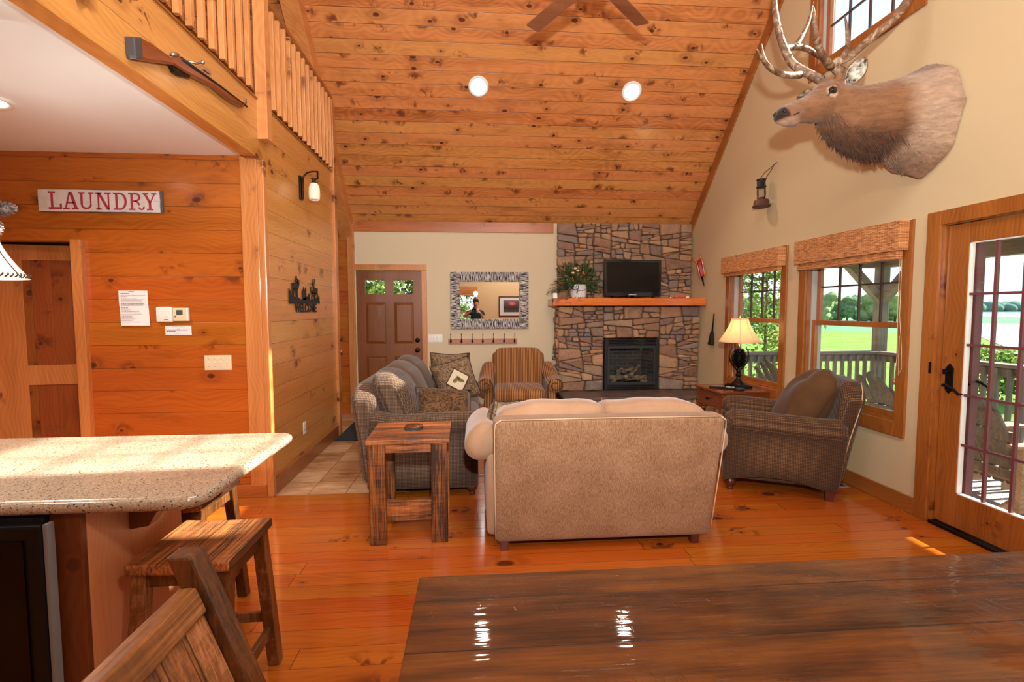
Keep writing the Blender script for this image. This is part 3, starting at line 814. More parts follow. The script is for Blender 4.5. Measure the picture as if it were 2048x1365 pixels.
def bun_foot(parent, x, y, h=0.10, r=0.045):
    MB().lathe([(0.02, 0.0), (0.026, 0.004), (0.024, h * .18), (0.018, h * .30), (r * .75, h * .42), (r, h * .62), (r * .9, h * .80), (0.03, h * .92), (0.034, h)], (x, y, 0), 18).build('foot', M['mahog'], parent)
def block_foot(parent, x, y, h=0.07, a=0.05):
    MB().hexa([(x - a * .42, y - a * .42, 0), (x + a * .42, y - a * .42, 0), (x + a * .42, y + a * .42, 0), (x - a * .42, y + a * .42, 0)],
              [(x - a / 2, y - a / 2, h), (x + a / 2, y - a / 2, h), (x + a / 2, y + a / 2, h), (x - a / 2, y + a / 2, h)]).build('foot', M['mahog'], parent, bevel=0.003)

# ---- beige loveseat, seen from behind (local -y is its front)
t = thing('loveseat', 'beige corduroy loveseat with two back cushions, its back turned to the camera', 'sofa', (0.803, 3.45, 0), PI)
hw = 0.683
b = MB()
b.puff((0, 0.43, 0.465), (hw, 0.075, 0.405), 0.035, (0, 0.004, 0), 12, lambda p, x, y, z: (p.x + (0.012 * (z + 1) / 2) * (1 if p.x > 0 else -1) * abs(x), p.y + 0.16 * (p.z + 0.405) / 0.81, p.z))
bp = b.build('back', M['f_beige'], t)
w = MB()
def bk(xx, z): return (xx, 0.507 + 0.16 * (z - 0.06) / 0.81 + 0.002, z)
for s_ in (-1, 1):
    w.tube([bk(s_ * (hw - 0.004), 0.07), bk(s_ * (hw + 0.001), 0.3), bk(s_ * (hw + 0.006), 0.55), bk(s_ * (hw + 0.008), 0.80), bk(s_ * (hw + 0.002), 0.845), bk(s_ * (hw - 0.03), 0.866)], 0.0035, 6)
w.tube([bk(-hw + 0.03, 0.866), bk(0, 0.869), bk(hw - 0.03, 0.866)], 0.0035, 6)
w.build('piping', M['weltl'], bp)
for s_ in (-1, 1):
    a = MB()
    # side panel and a fat rolled arm that swells outward
    a.puff((s_ * 0.675, 0.02, 0.33), (0.055, 0.39, 0.265), 0.03, (0.01, 0, 0), 6)
    rs = []
    for i in range(15):
        q = i / 14; y = -0.37 + q * 0.79
        k = math.sin(PI * min(1, max(0, (q + 0.03) / 0.14)) / 2) if q < 0.11 else (1.0 if q < 0.93 else 1 - 0.35 * ((q - 0.93) / 0.07) ** 2)
        cz = 0.635 + 0.03 * q; cx = s_ * 0.745; ra, rb = 0.115 * k, 0.125 * k
        rs.append([(cx + ra * math.cos(g_) * (1 + 0.12 * math.cos(g_) * s_), y, cz + rb * math.sin(g_) - 0.03 * max(0, s_ * math.cos(g_)) * k) for g_ in [2 * PI * j / 22 for j in range(22)]])
    a.rings(rs)
    a.build('arm', M['f_beige2'], t, sub=1)
MB().puff((0, -0.05, 0.2), (0.64, 0.38, 0.13), 0.03, n=5).build('frame', M['f_beige'], t)
for s_ in (-1, 1):
    MB().puff((s_ * 0.315, -0.08, 0.40), (0.312, 0.36, 0.075), 0.05, (0, 0.01, 0.02), 8).build('seat_cushion', M['f_beige2'], t)
    c = MB(); c.puff((s_ * 0.325, 0.335, 0.69), (0.335, 0.12, 0.225), 0.06, (0.0, 0.03, 0.022), 12,
        lambda p, x, y, z: (p.x + 0.008 * math.sin(9 * p.z), p.y + 0.17 * (p.z) / 0.45 + 0.01 * math.sin(11 * p.x), p.z - 0.03 * max(0, z) * sst((x * s_ - 0.35) / 0.65) + 0.004 * math.sin(23 * p.x)))
    cu = c.build('back_cushion', M['f_beige2'], t)
for x in (-0.60, 0.625): block_foot(t, x, 0.455, 0.075, 0.055)
for x in (-0.60, 0.60): bun_foot(t, x, -0.36, 0.10, 0.04)

# ---- three seat check sofa by the hall wall, facing right
t = thing('sofa', 'three seat grey brown check sofa along the entry, near arm beside the barnwood table', 'sofa', (-0.415, 4.90, 0), PI / 2)
W, D = 2.06, 0.90
MB().puff((0, 0.0, 0.235), (W / 2 - 0.06, D / 2 - 0.03, 0.155), 0.03, n=6).build('frame', M['f_grey'], t)
for s_ in (-1, 1):
    a = MB()
    a.puff((s_ * (W / 2 - 0.075), 0.0, 0.325), (0.06, D / 2 - 0.01, 0.255), 0.025, (0.006, 0, 0), 6)
    rs = []
    for i in range(17):
        q = i / 16; y = -0.46 + q * 0.86
        k = math.sin(PI / 2 * min(1, (q + 0.02) / 0.12)) if q < 0.1 else 1
        cz = 0.585 + 0.022 * math.cos(q * 2.2) + 0.05 * sst((q - 0.72) / 0.28); cx = s_ * (W / 2 - 0.055)
        rs.append([(cx + 0.098 * k * math.cos(g_), y, cz + 0.082 * k * math.sin(g_)) for g_ in [2 * PI * j / 22 for j in range(22)]])
    a.rings(rs)
    a.build('arm', M['f_grey'], t)
b = MB(); b.puff((0, 0.375, 0.50), (W / 2 - 0.03, 0.095, 0.40), 0.06, (0, 0.01, 0.0), 12,
    lambda p, x, y, z: (p.x, p.y + 0.10 * (p.z + 0.40) / 0.8, p.z - 0.085 * sst((abs(x) - 0.82) / 0.18) * max(0, z)))
bk_ = b.build('back', M['f_grey'], t)
for i in range(3):
    x = (i - 1) * 0.615
    MB().puff((x, -0.10, 0.455), (0.305, 0.35, 0.085), 0.055, (0, 0.015, 0.02), 8).build('seat_cushion', M['f_grey2'], t)
    c = MB(); c.puff((x, 0.235, 0.73), (0.312, 0.13, 0.225), 0.09, (0, 0.045, 0.045), 12, lambda p, x, y, z: (p.x, p.y + 0.18 * p.z / 0.45, p.z))
    cu = c.build('back_cushion', M['f_grey2'] if i else M['f_grey'], t)
for x, y in ((-0.96, -0.39), (0.96, -0.39)): bun_foot(t, x, y, 0.10)
for x, y in ((-0.94, 0.36), (0.94, 0.36)): block_foot(t, x, y, 0.09)

# ---- brown check armchair by the window, facing the sofa
t = thing('armchair', 'brown check armchair with a loose back cushion, standing by the large window', 'armchair', (2.585, 4.03, 0), R(-116))
W, D = 0.80, 0.84
MB().puff((0, -0.02, 0.235), (W / 2 - 0.06, D / 2 - 0.03, 0.14), 0.03, n=6).build('frame', M['f_brown'], t)
for s_ in (-1, 1):
    a = MB()
    a.puff((s_ * (W / 2 - 0.055), 0.0, 0.315), (0.055, D / 2 - 0.01, 0.225), 0.02, (0.004, 0, 0), 10,
           lambda p, x, y, z: (p.x, p.y + (0.03 if y > 0 else -0.0) * (z + 1) * abs(y), p.z + (0.055 * max(0, 1 - ((y + 0.1) / 0.8) ** 2) if z < 0 else 0) * -min(0, z)))
    rs = []
    for i in range(17):
        q = i / 16; y = -0.40 + q * 0.86
        k = math.sin(PI / 2 * min(1, (q + 0.035) / 0.10)) if q < 0.065 else (math.sin(PI / 2 * min(1, (1.02 - q) / 0.08)) if q > 0.94 else 1)
        cz = 0.572 + 0.016 * math.cos(q * 3.5); cx = s_ * (W / 2 - 0.045)
        rs.append([(cx + 0.085 * k * math.cos(g_) , y, cz + 0.094 * k * math.sin(g_)) for g_ in [2 * PI * j / 22 for j in range(22)]])
    a.rings(rs)
    a.build('arm', M['f_brown'], t)
b = MB(); b.puff((0, 0.385, 0.53), (W / 2 - 0.035, 0.075, 0.39), 0.05, (0, 0.02, 0.02), 10,
    lambda p, x, y, z: (p.x, p.y + 0.145 * (p.z + 0.30) / 0.8, p.z - 0.09 * sst((abs(x) - 0.70) / 0.3) * max(0, z)))
bb = b.build('back', M['f_brown'], t)
for s_ in (-1, 1): MB().tube([(s_ * 0.355, 0.42, 0.2), (s_ * 0.36, 0.475, 0.5), (s_ * 0.36, 0.525, 0.70), (s_ * 0.355, 0.545, 0.80), (s_ * 0.33, 0.553, 0.87), (s_ * 0.25, 0.56, 0.93)], 0.004, 6).build('piping', M['weltl'], bb)
MB().puff((0, -0.09, 0.41), (W / 2 - 0.115, 0.34, 0.07), 0.05, (0, 0.02, 0.02), 8).build('seat_cushion', M['f_leath'], t)
c = MB(); c.puff((0, 0.22, 0.69), (W / 2 - 0.10, 0.125, 0.25), 0.10, (0.01, 0.07, 0.06), 12, lambda p, x, y, z: (p.x, p.y + 0.24 * p.z / 0.5 + 0.012 * math.sin(16 * p.x + 9 * p.z), p.z + 0.01 * math.sin(19 * p.x)))
c.build('back_cushion', M['f_leath'], t)
for s_ in (-1, 1):
    bun_foot(t, s_ * 0.33, -0.35, 0.105, 0.045); block_foot(t, s_ * 0.33, 0.36, 0.09, 0.065)

# ---- gold striped armchair by the fireplace
t = thing('armchair', 'gold striped armchair with scrolled arms between the coat hooks and the fireplace', 'armchair', (0.585, 6.40, 0), R(-3))
MB().puff((0, 0.0, 0.24), (0.36, 0.40, 0.15), 0.03, n=6).build('frame', M['f_stripe'], t)
for s_ in (-1, 1):
    a = MB()
    a.puff((s_ * 0.39, 0.02, 0.33), (0.055, 0.40, 0.23), 0.02, (0.0, 0, 0), 8,
           lambda p, x, y, z: (p.x + s_ * 0.03 * math.sin(max(0, -z) * 2.4), p.y, p.z))
    rs = []
    for i in range(15):
        q = i / 14; y = -0.42 + q * 0.80
        cz = 0.565 + 0.13 * sst((q - 0.35) / 0.65); cx = s_ * (0.435 - 0.03 * sst((q - 0.5) / 0.5))
        rs.append([(cx + 0.10 * math.cos(g_), y, cz + 0.088 * math.sin(g_)) for g_ in [2 * PI * j / 24 for j in range(24)]])
    a.rings(rs)
    ar = a.build('arm', M['f_stripe'], t)
    sp = MB(); pts = []
    for i in range(34):
        g_ = PI * 0.5 - i / 33 * 3.6 * PI * 0.62; rr = 0.092 - 0.062 * i / 33
        pts.append((s_ * 0.435 - s_ * rr * -math.cos(g_), -0.424, 0.565 + rr * 0.9 * math.sin(g_)))
    sp.tube([(s_ * 0.435 - s_ * 0.075, -0.424, 0.12), (s_ * 0.435 - s_ * 0.085, -0.424, 0.28), (s_ * 0.435 - s_ * 0.10, -0.424, 0.45), (s_ * 0.435 - s_ * 0.098, -0.424, 0.56), (s_ * 0.435 - s_ * 0.06, -0.424, 0.64)], 0.007, 6)
    sp.build('piping', M['welt'], ar); sp = MB()
    sp.tube(pts, 0.006, 6)
    sp.build('piping', M['welt'], ar)
b = MB(); b.puff((0, 0.30, 0.61), (0.355, 0.085, 0.35), 0.06, (0.012, 0.035, 0.012), 14,
    lambda p, x, y, z: (p.x * (1 - 0.05 * max(0, -z)), p.y + 0.14 * (p.z + 0.36) / 0.72, p.z - 0.045 * sst((abs(x) - 0.80) / 0.08) * max(0, z)))
b.build('back', M['f_stripe'], t)
MB().puff((0, -0.07, 0.425), (0.325, 0.355, 0.075), 0.05, (0, 0.02, 0.022), 8).build('seat_cushion', M['f_stripe'], t)
for s_ in (-1, 1): bun_foot(t, s_ * 0.38, -0.35, 0.10); block_foot(t, s_ * 0.34, 0.36, 0.09)

# ---- throw pillows
def pillow(label, cat_group, loc, rot, size, mat, extra=None, th=0.075):
    t = thing('throw_pillow', label, 'pillow', loc, 0, cat_group)
    t.rotation_euler = rot
    h = size / 2
    p = MB(); n = 14
    top = {}; vs = []; fs = []
    def P(i, j, s_):
        x, y = -1 + 2 * i / n, -1 + 2 * j / n
        edge = (1 - x ** 4) * (1 - y ** 4)
        zz = th * (max(edge, 0)) ** 0.55
        k = 1 + 0.05 * (x * x * y * y) - 0.03 * ((1 - x * x) * abs(y) + (1 - y * y) * abs(x))
        return (x * h * k, s_ * zz, y * h * k)
    for s_ in (-1, 1):
        base = len(vs)
        for i in range(n + 1):
            for j in range(n + 1): vs.append(P(i, j, s_))
        for i in range(n):
            for j in range(n):
                a = base + i * (n + 1) + j
                f = (a, a + 1, a + n + 2, a + n + 1)
                fs.append(f if s_ > 0 else f[::-1])
    p.add(vs, fs, True)
    cs = p.build('cover', mat, t, weld=1e-4)
    w = MB(); k = h * 1.0; pts = []
    for a in range(4):
        for i in range(n):
            x, y = [(-1 + 2 * i / n, -1), (1, -1 + 2 * i / n), (1 - 2 * i / n, 1), (-1, 1 - 2 * i / n)][a]
            q = P((x + 1) * n / 2, (y + 1) * n / 2, 1); pts.append((q[0] * 1.01, 0, q[2] * 1.01))
    pts.append(pts[0]); w.tube(pts, 0.006, 6); w.build('piping', M['welt'], t)
    if extra: extra(t, h, th)
    return t
def leaf_patch(t, h, th):
    q = MB(); n = 6; vs = []; fs = []
    k = h * 0.60
    for i in range(n + 1):
        for j in range(n + 1):
            a, b = (i / n - 0.5) * 2, (j / n - 0.5) * 2
            x, z = (a + b) / 2 * k, (a - b) / 2 * k
            e = (1 - (x / h) ** 4) * (1 - (z / h) ** 4)
            vs.append((x, -th * e ** 0.55 - 0.003, z))
    for i in range(n):
        for j in range(n):
            a = i * (n + 1) + j; fs.append((a, a + 1, a + n + 2, a + n + 1))
    q.add(vs, fs, True); pa = q.build('patch', M['f_cream'], t)
    l = MB()
    for ang, cx, cz, sc in ((0.5, -0.02, 0.01, 1), (-0.7, 0.03, -0.012, 1), (1.9, 0.012, 0.02, 0.7)):
        pts = []
        for i in range(12):
            u = 2 * PI * i / 12; a, b = 0.042 * sc * math.cos(u), 0.02 * sc * math.sin(u) * (1 - 0.3 * math.cos(u))
            x, z = cx + a * math.cos(ang) - b * math.sin(ang), cz + a * math.sin(ang) + b * math.cos(ang)
            pts.append((x, -th - 0.006, z))
        l.add(pts, [tuple(range(12))], False)
    l.build('leaf_applique', plain('olive_leaf', srgb(112, 100, 62), 0.8), pa)
    s = MB()
    for a, b in (((0, 1), (1, 0)), ((1, 0), (0, -1)), ((0, -1), (-1, 0)), ((-1, 0), (0, 1))):
        pts = []
        for i in range(9):
            x = (a[0] + (b[0] - a[0]) * i / 8) * h * 0.62; z = (a[1] + (b[1] - a[1]) * i / 8) * h * 0.62
            e = (1 - (x / h) ** 4) * (1 - (z / h) ** 4)
            pts.append((x, -th * e ** 0.55 - 0.002, z))
        s.tube(pts, 0.006, 6)
    s.build('trim', M['welt'], pa)
pillow('brown paisley pillow leaning on the near arm of the check sofa', None, (-0.26, 4.13, 0.655), (R(-50), R(5), R(8)), 0.46, M['f_pais'], None, 0.08)
pillow('patchwork pillow with a cream leaf patch on the check sofa', None, (-0.20, 5.30, 0.735), (R(-14), R(-14), R(22)), 0.43, M['f_pais2'], leaf_patch)
pillow('tan paisley pillow at the far end of the check sofa behind the patchwork one', None, (-0.27, 5.60, 0.775), (R(-10), R(3), R(24)), 0.45, M['f_pais2'])
pillow('paisley pillow peeking out at the left end of the loveseat', None, (0.185, 3.36, 0.725), (R(14), R(8), R(52)), 0.30, M['f_pais2'])

# ------------------------------------------------------------------ wooden tables
t = thing('side_table', 'weathered barnwood side table with plank top in front of the check sofa', 'side table', (-0.43, 3.35, 0), R(1.5))
MB().box(-0.262, 0.262, -0.25, 0.25, 0.652, 0.682).build('tabletop', M['barn_x'], t, bevel=0.004)
for x in (-0.195, 0.195):
    for y in (-0.215, 0.215): MB().box(x - 0.052, x + 0.052, y - 0.025, y + 0.025, 0, 0.652).build('leg', M['barn_z'], t, bevel=0.006)
for y in (-0.215, 0.215): MB().box(-0.143, 0.143, y - 0.012, y + 0.012, 0.592, 0.652).build('apron', M['barn_x'], t, bevel=0.003)
for x in (-0.21, 0.21):
    MB().box(x - 0.012, x + 0.012, -0.19, 0.19, 0.592, 0.652).build('apron', M['barn_y'], t, bevel=0.003)
    MB().box(x - 0.012, x + 0.012, -0.19, 0.19, 0.08, 0.19).build('stretcher', M['barn_y'], t, bevel=0.003)
MB().box(-0.198, 0.198, -0.02, 0.02, 0.06, 0.20).build('stretcher', M['barn_x'], t, bevel=0.003)
t = thing('coaster_stack', 'round brown coasters stacked on the barnwood side table', 'coaster', (-0.42, 3.38, 0.682))
for i in range(3): MB().lathe([(0.062, 0.0), (0.064, 0.002), (0.064, 0.006), (0.062, 0.008)], (0.002 * i, 0.0015 * i, 0.0085 * i), 32).build('coaster', [plain('coaster_edge', srgb(52, 56, 56), 0.5), M['table2']][i == 2], t)

t = thing('end_table', 'brown wooden end table with a drawer, holding the lamp beside the small window', 'end table', (2.885, 5.29, 0), R(3))
MB().box(-0.30, 0.29, -0.28, 0.28, 0.595, 0.62).build('tabletop', M['table2'], t, bevel=0.005)
for x in (-0.255, 0.245):
    for y in (-0.235, 0.235): MB().hexa([(x - 0.016, y - 0.016, 0), (x + 0.016, y - 0.016, 0), (x + 0.016, y + 0.016, 0), (x - 0.016, y + 0.016, 0)], [(x - 0.026, y - 0.026, 0.595), (x + 0.026, y - 0.026, 0.595), (x + 0.026, y + 0.026, 0.595), (x - 0.026, y + 0.026, 0.595)]).build('leg', M['table2'], t, bevel=0.003)
for y in (-0.245, 0.245): MB().box(-0.229, 0.219, y - 0.009, y + 0.009, 0.40, 0.595).build('side_panel', M['table2'], t)
MB().box(0.24, 0.255, -0.21, 0.21, 0.40, 0.595).build('side_panel', M['table2'], t)
dr = MB().box(-0.272, -0.255, -0.208, 0.208, 0.42, 0.585).build('drawer', M['table2'], t, bevel=0.004)
MB().lathe([(0.008, -0.27), (0.008, -0.285), (0.018, -0.292), (0.016, -0.302), (0.005, -0.305)], (0, 0, 0.505), 14, axis=0).build('knob', M['bronze'], dr)
MB().box(-0.25, 0.24, -0.23, 0.23, 0.14, 0.155).build('shelf', M['table2'], t)

# remotes and coaster on the end table
def remote(label, loc, rz, L=0.16, w=0.045):
    t = thing('remote_control', label, 'remote control', loc, rz, 'remote controls on the end table')
    b = MB().puff((0, 0, 0.012), (w / 2, L / 2, 0.012), 0.009, n=3).build('body', M['black'], t)
    k = MB()
    for i in range(6):
        for j in range(3): k.box(-0.013 + 0.013 * j - 0.004, -0.013 + 0.013 * j + 0.004, -L * .36 + i * L * .11, -L * .36 + i * L * .11 + 0.008, 0.023, 0.0262)
    k.build('buttons', M['wplast'], t)
remote('silver and black remote control nearest the left edge of the end table', (2.70, 5.26, 0.62), R(75), 0.17)
remote('smaller dark remote control between the other remote and the round coaster', (2.80, 5.18, 0.62), R(60), 0.13)
t = MB(); t.lathe([(0.05, 0), (0.055, 0.003), (0.055, 0.022), (0.05, 0.026)], (0, 0, 0), 28); t.build('coaster', M['iron'], loc=(2.865, 5.10, 0.62), label='dark round coaster in front of the table lamp', cat='coaster')

# pinecone table lamp, lit
t = thing('table_lamp', 'pinecone table lamp with a lit cream bell shade on the end table', 'lamp', (2.965, 5.30, 0.62))
b = MB()
b.box(-0.105, 0.105, -0.105, 0.105, 0.0, 0.022).box(-0.088, 0.088, -0.088, 0.088, 0.022, 0.035)
for sx in (-1, 1):
    for sy in (-1, 1): b.box(sx * 0.085 - 0.022, sx * 0.085 + 0.022, sy * 0.085 - 0.022, sy * 0.085 + 0.022, 0.0, 0.028)
b.lathe([(0.08, 0.034), (0.07, 0.05), (0.045, 0.07), (0.028, 0.10), (0.02, 0.12), (0.03, 0.132), (0.032, 0.15), (0.018, 0.165), (0.03, 0.18), (0.018, 0.20), (0.016, 0.225), (0.03, 0.235)], (0, 0, 0), 20)
b.build('base', M['bronze'], t, bevel=0.004)
pc = MB()
rnd = random.Random(3)
for i in range(13):
    q = i / 12; z = 0.235 + 0.18 * q; rr = 0.026 + 0.048 * math.sin(PI * (0.16 + 0.72 * q)) ** 0.8
    n_ = 13
    for j in range(n_):
        a = 2 * PI * (j + 0.5 * (i % 2)) / n_; ca, sa = math.cos(a), math.sin(a)
        o = Vector((ca * rr * 0.7, sa * rr * 0.7, z)); e = Vector((ca * rr * 1.12, sa * rr * 1.12, z + 0.016)); sd = Vector((-sa, ca, 0)) * rr * 0.22; up = Vector((0, 0, 0.008))
        pc.add([o - sd, o + sd, e + sd * .6 + up * .2, e - sd * .6 + up * .2, o - sd + up, o + sd + up, e + up * 1.1], [(0, 1, 2, 3), (4, 6, 5), (0, 4, 5, 1), (1, 5, 6, 2), (2, 6, 3), (3, 6, 4, 0)], False)
pc.lathe([(0.02, 0.23), (0.05, 0.27), (0.055, 0.33), (0.04, 0.40), (0.01, 0.425)], (0, 0, 0), 14)
pc.build('pinecone', M['bronze'], t)
s = MB()
for sx in (-1, 1): s.tube([(sx * 0.018, 0, 0.20), (sx * 0.06, 0, 0.235), (sx * 0.10, 0, 0.29), (sx * 0.115, 0, 0.35), (sx * 0.105, 0, 0.41), (sx * 0.08, 0, 0.445), (sx * 0.088, 0, 0.46)], [0.010, 0.009, 0.008, 0.008, 0.007, 0.006, 0.004], 8)
s.build('ring', M['bronze'], t)
MB().lathe([(0.012, 0.42), (0.02, 0.43), (0.02, 0.50), (0.014, 0.51), (0.006, 0.515), (0.006, 0.79), (0.012, 0.795), (0.008, 0.81), (0.003, 0.82)], (0, 0, 0), 14).build('pole', M['steel'], t)
g = G('lit_lamp_shade'); gx, gy, gz = g.xyz(g.obj())
tr_ = g.n('ShaderNodeBsdfTranslucent'); tr_.inputs[0].default_value = srgb(255, 232, 200)
di = g.n('ShaderNodeBsdfDiffuse'); di.inputs[0].default_value = srgb(250, 226, 190)
ad = g.n('ShaderNodeMixShader'); ad.inputs[0].default_value = 0.55
g.t.links.new(di.outputs[0], ad.inputs[1]); g.t.links.new(tr_.outputs[0], ad.inputs[2])
M['shade'] = g.done(S(g, ad.outputs[0]))
def bell(mb, r0, r1, z0, z1, k=0.5, seg=40, th=0.003, rows=10):
    rs = []
    for i in range(rows + 1):
        q = i / rows; r = r1 + (r0 - r1) * ((1 - q) ** (1 + k)); rs.append([(r * math.cos(a), r * math.sin(a), z0 + (z1 - z0) * q) for a in [2 * PI * j / seg for j in range(seg)]])
    for i in range(rows, -1, -1):
        q = i / rows; r = r1 + (r0 - r1) * ((1 - q) ** (1 + k)) - th; rs.append([(r * math.cos(a), r * math.sin(a), z0 + (z1 - z0) * q) for a in [2 * PI * j / seg for j in range(seg)]])
    rs.append(rs[0]); return mb.rings(rs, False)
sh = bell(MB(), 0.215, 0.085, 0.515, 0.775, 0.35).build('lamp_shade', M['shade'], t)
s = MB()
for j in range(8):
    a = 2 * PI * j / 8 + 0.3; s.tube([((0.085 + 0.131 * (1 - q) ** 1.35) * math.cos(a), (0.085 + 0.131 * (1 - q) ** 1.35) * math.sin(a), 0.515 + 0.26 * q) for q in [i / 8 for i in range(9)]], 0.003, 6)
for r, z in ((0.216, 0.515), (0.087, 0.775)): s.tube([(r * math.cos(2 * PI * j / 40), r * math.sin(2 * PI * j / 40), z) for j in range(41)], 0.004, 6)
s.build('shade_ribs', M['f_cream'], sh)
bl = MB().ball((0, 0, 0.60), 0.03, 0.03, 0.042).build('bulb', emis('bulb_glow', (1, 0.75, 0.45, 1), 12), t)
lamp('table_lamp_light', 'POINT', (2.965, 5.30, 1.27), 9, (1.0, 0.70, 0.38), shadow_soft_size=0.04)

# ---- dining table
t = thing('dining_table', 'dark glossy rough sawn plank dining table in the foreground', 'dining table', (0.97, 0.84, 0))
MB().box(-1.127, 1.13, -0.5, 0.5, 0.71, 0.76).build('tabletop', M['dining'], t, bevel=0.005)
for x in (-0.95, 0.95):
    for y in (-0.36, 0.36): MB().box(x - 0.05, x + 0.05, y - 0.05, y + 0.05, 0, 0.71).build('leg', M['dining_edge'], t, bevel=0.004)
MB().box(-0.9, 0.9, -0.37, -0.34, 0.6, 0.71).build('apron', M['dining_edge'], t); MB().box(-0.9, 0.9, 0.34, 0.37, 0.6, 0.71).build('apron', M['dining_edge'], t)

# ---- dining chair at the table end (back toward the island)
t = thing('dining_chair', 'reclaimed wood dining chair with slatted back in the near left corner', 'chair', (0, 0, 0))
LN = 0.38
def lean(x, y, z): return (x - (z - 0.46) * LN, y, z)
def lbox(x0, x1, y0, y1, z0, z1):
    m = MB(); m.hexa([lean(x0, y0, z0), lean(x1, y0, z0), lean(x1, y1, z0), lean(x0, y1, z0)], [lean(x0, y0, z1), lean(x1, y0, z1), lean(x1, y1, z1), lean(x0, y1, z1)]); return m
XB = -0.425
for y0, y1 in ((1.045, 1.10), (0.585, 0.64)):
    lbox(XB - 0.020, XB + 0.032, y0, y1, 0.46, 0.985).build('back_post', M['chairw'], t, bevel=0.006)
    m = MB(); m.hexa([(XB - 0.09, y0 + .005, 0), (XB - 0.04, y0 + .005, 0), (XB - 0.04, y1 - .005, 0), (XB - 0.09, y1 - .005, 0)], [(XB - 0.035, y0, 0.46), (XB + 0.028, y0, 0.46), (XB + 0.028, y1, 0.46), (XB - 0.035, y1, 0.46)])
    m.build('leg', M['chairw'], t, bevel=0.005)
    MB().box(-0.06, -0.01, y0 + 0.005, y1 - 0.005, 0, 0.44).build('leg', M['chairw'], t, bevel=0.005)
lbox(XB - 0.018, XB + 0.018, 0.64, 1.045, 0.868, 0.922).build('top_rail', M['chairr'], t, bevel=0.006)
lbox(XB - 0.018, XB + 0.018, 0.64, 1.045, 0.50, 0.545).build('lower_rail', M['chairr'], t, bevel=0.004)
for i in range(5):
    y = 0.645 + i * 0.080
    lbox(XB - 0.008, XB + 0.008, y, y + 0.078, 0.545, 0.868).build('slat', M['barn_zp'], t, bevel=0.002)
MB().box(XB + 0.03, 0.0, 0.59, 1.095, 0.44, 0.475).build('seat', M['barn_y'], t, bevel=0.006)
for y in (0.60, 1.08): MB().box(-0.46, -0.06, y - 0.01, y + 0.01, 0.20, 0.24).build('stretcher', M['chairw'], t)

# ---- bar stools
def stool(label, loc, rz=0.0):
    t = thing('bar_stool', label, 'stool', loc, rz, 'barnwood stools at the island')
    s = MB(); s.puff((0, 0, 0.635), (0.17, 0.18, 0.019), 0.008, n=8, fn=lambda p, x, y, z: (p.x, p.y, p.z - 0.006 * (1 - x * x)))
    s.build('seat', M['barn_y'], t)
    for sx in (-1, 1):
        for sy in (-1, 1):
            x0, y0, x1, y1 = sx * 0.145, sy * 0.225, sx * 0.135, sy * 0.135
            a = 0.024
            m = MB(); m.hexa([(x0 - a, y0 - a, 0), (x0 + a, y0 - a, 0), (x0 + a, y0 + a, 0), (x0 - a, y0 + a, 0)], [(x1 - a, y1 - a, 0.616), (x1 + a, y1 - a, 0.616), (x1 + a, y1 + a, 0.616), (x1 - a, y1 + a, 0.616)])
            m.build('leg', M['chairw'], t, bevel=0.004)
    for sx in (-1, 1):
        MB().bar((sx * 0.142, -0.20, 0.17), (sx * 0.142, 0.20, 0.17), 0.022, 0.045).build('stretcher', M['chairw'], t, bevel=0.003)
        MB().bar((sx * 0.135, -0.13, 0.585), (sx * 0.135, 0.13, 0.585), 0.02, 0.06).build('apron', M['chairw'], t, bevel=0.003)
    for sy in (-1, 1):
        MB().bar((-0.14, sy * 0.20, 0.22), (0.14, sy * 0.20, 0.22), 0.02, 0.04).build('stretcher', M['chairw'], t, bevel=0.003)
        MB().bar((-0.13, sy * 0.135, 0.585), (0.13, sy * 0.135, 0.585), 0.02, 0.06).build('apron', M['chairw'], t, bevel=0.003)
    return t
stool('barnwood stool with sunlit seat at the near corner of the island', (-1.0, 1.86, 0))
stool('barnwood stool tucked under the far side of the granite island', (-1.365, 2.385, 0))

# ---- kitchen island
t = thing('kitchen_island', 'tan stained island base with a corbel under the granite top', 'kitchen island', (0, 0, 0))
b = MB().box(-2.9, -1.245, 1.64, 2.14, 0.09, 0.865); b.box(-2.85, -1.29, 1.69, 2.10, 0.0, 0.09)
b.build('body', M['cab'], t)
MB().box(-1.338, -1.245, 1.618, 1.64, 0.09, 0.865).build('stile', M['cabd'], t, bevel=0.003)
m = MB(); m.prism([(-1.2445, 0.865), (-1.06, 0.865), (-1.06, 0.83), (-1.09, 0.80), (-1.15, 0.77), (-1.18, 0.72), (-1.2445, 0.71)], 1, 1.83, 1.89)
m.build('corbel', M['cabd'], t, bevel=0.003)
def rrect(x0, x1, y0, y1, rs, n=8):
    pts = []
    for (cx, cy, a0, r) in ((x1 - rs[0], y1 - rs[0], 0, rs[0]), (x0 + rs[1], y1 - rs[1], 90, rs[1]), (x0 + rs[2], y0 + rs[2], 180, rs[2]), (x1 - rs[3], y0 + rs[3], 270, rs[3])):
        for i in range(n + 1):
            a = R(a0 + 90 * i / n); pts.append((cx + r * math.cos(a), cy + r * math.sin(a)))
    return pts
def round_slab(mb, outline_fn, z0, z1, r, k=4):
    rings = []
    for i in range(k + 1):
        a = PI / 2 * i / k; rings.append([(x, y, z0 + r - r * math.cos(a) if False else z0 + r * (1 - math.cos(PI / 2 * (1 - i / k)) if False else 0) ) for x, y in outline_fn(0)])
    rings = []
    for i in range(k + 1):
        a = PI / 2 * i / k; ins = r * (1 - math.sin(a)); z = z0 + r * (1 - math.cos(a)); rings.append([(x, y, z) for x, y in outline_fn(ins)])
    for i in range(k + 1):
        a = PI / 2 * i / k; ins = r * (1 - math.cos(a)); z = z1 - r * (1 - math.sin(a)); rings.append([(x, y, z) for x, y in outline_fn(ins)])
    return mb.rings(rings, True, True)
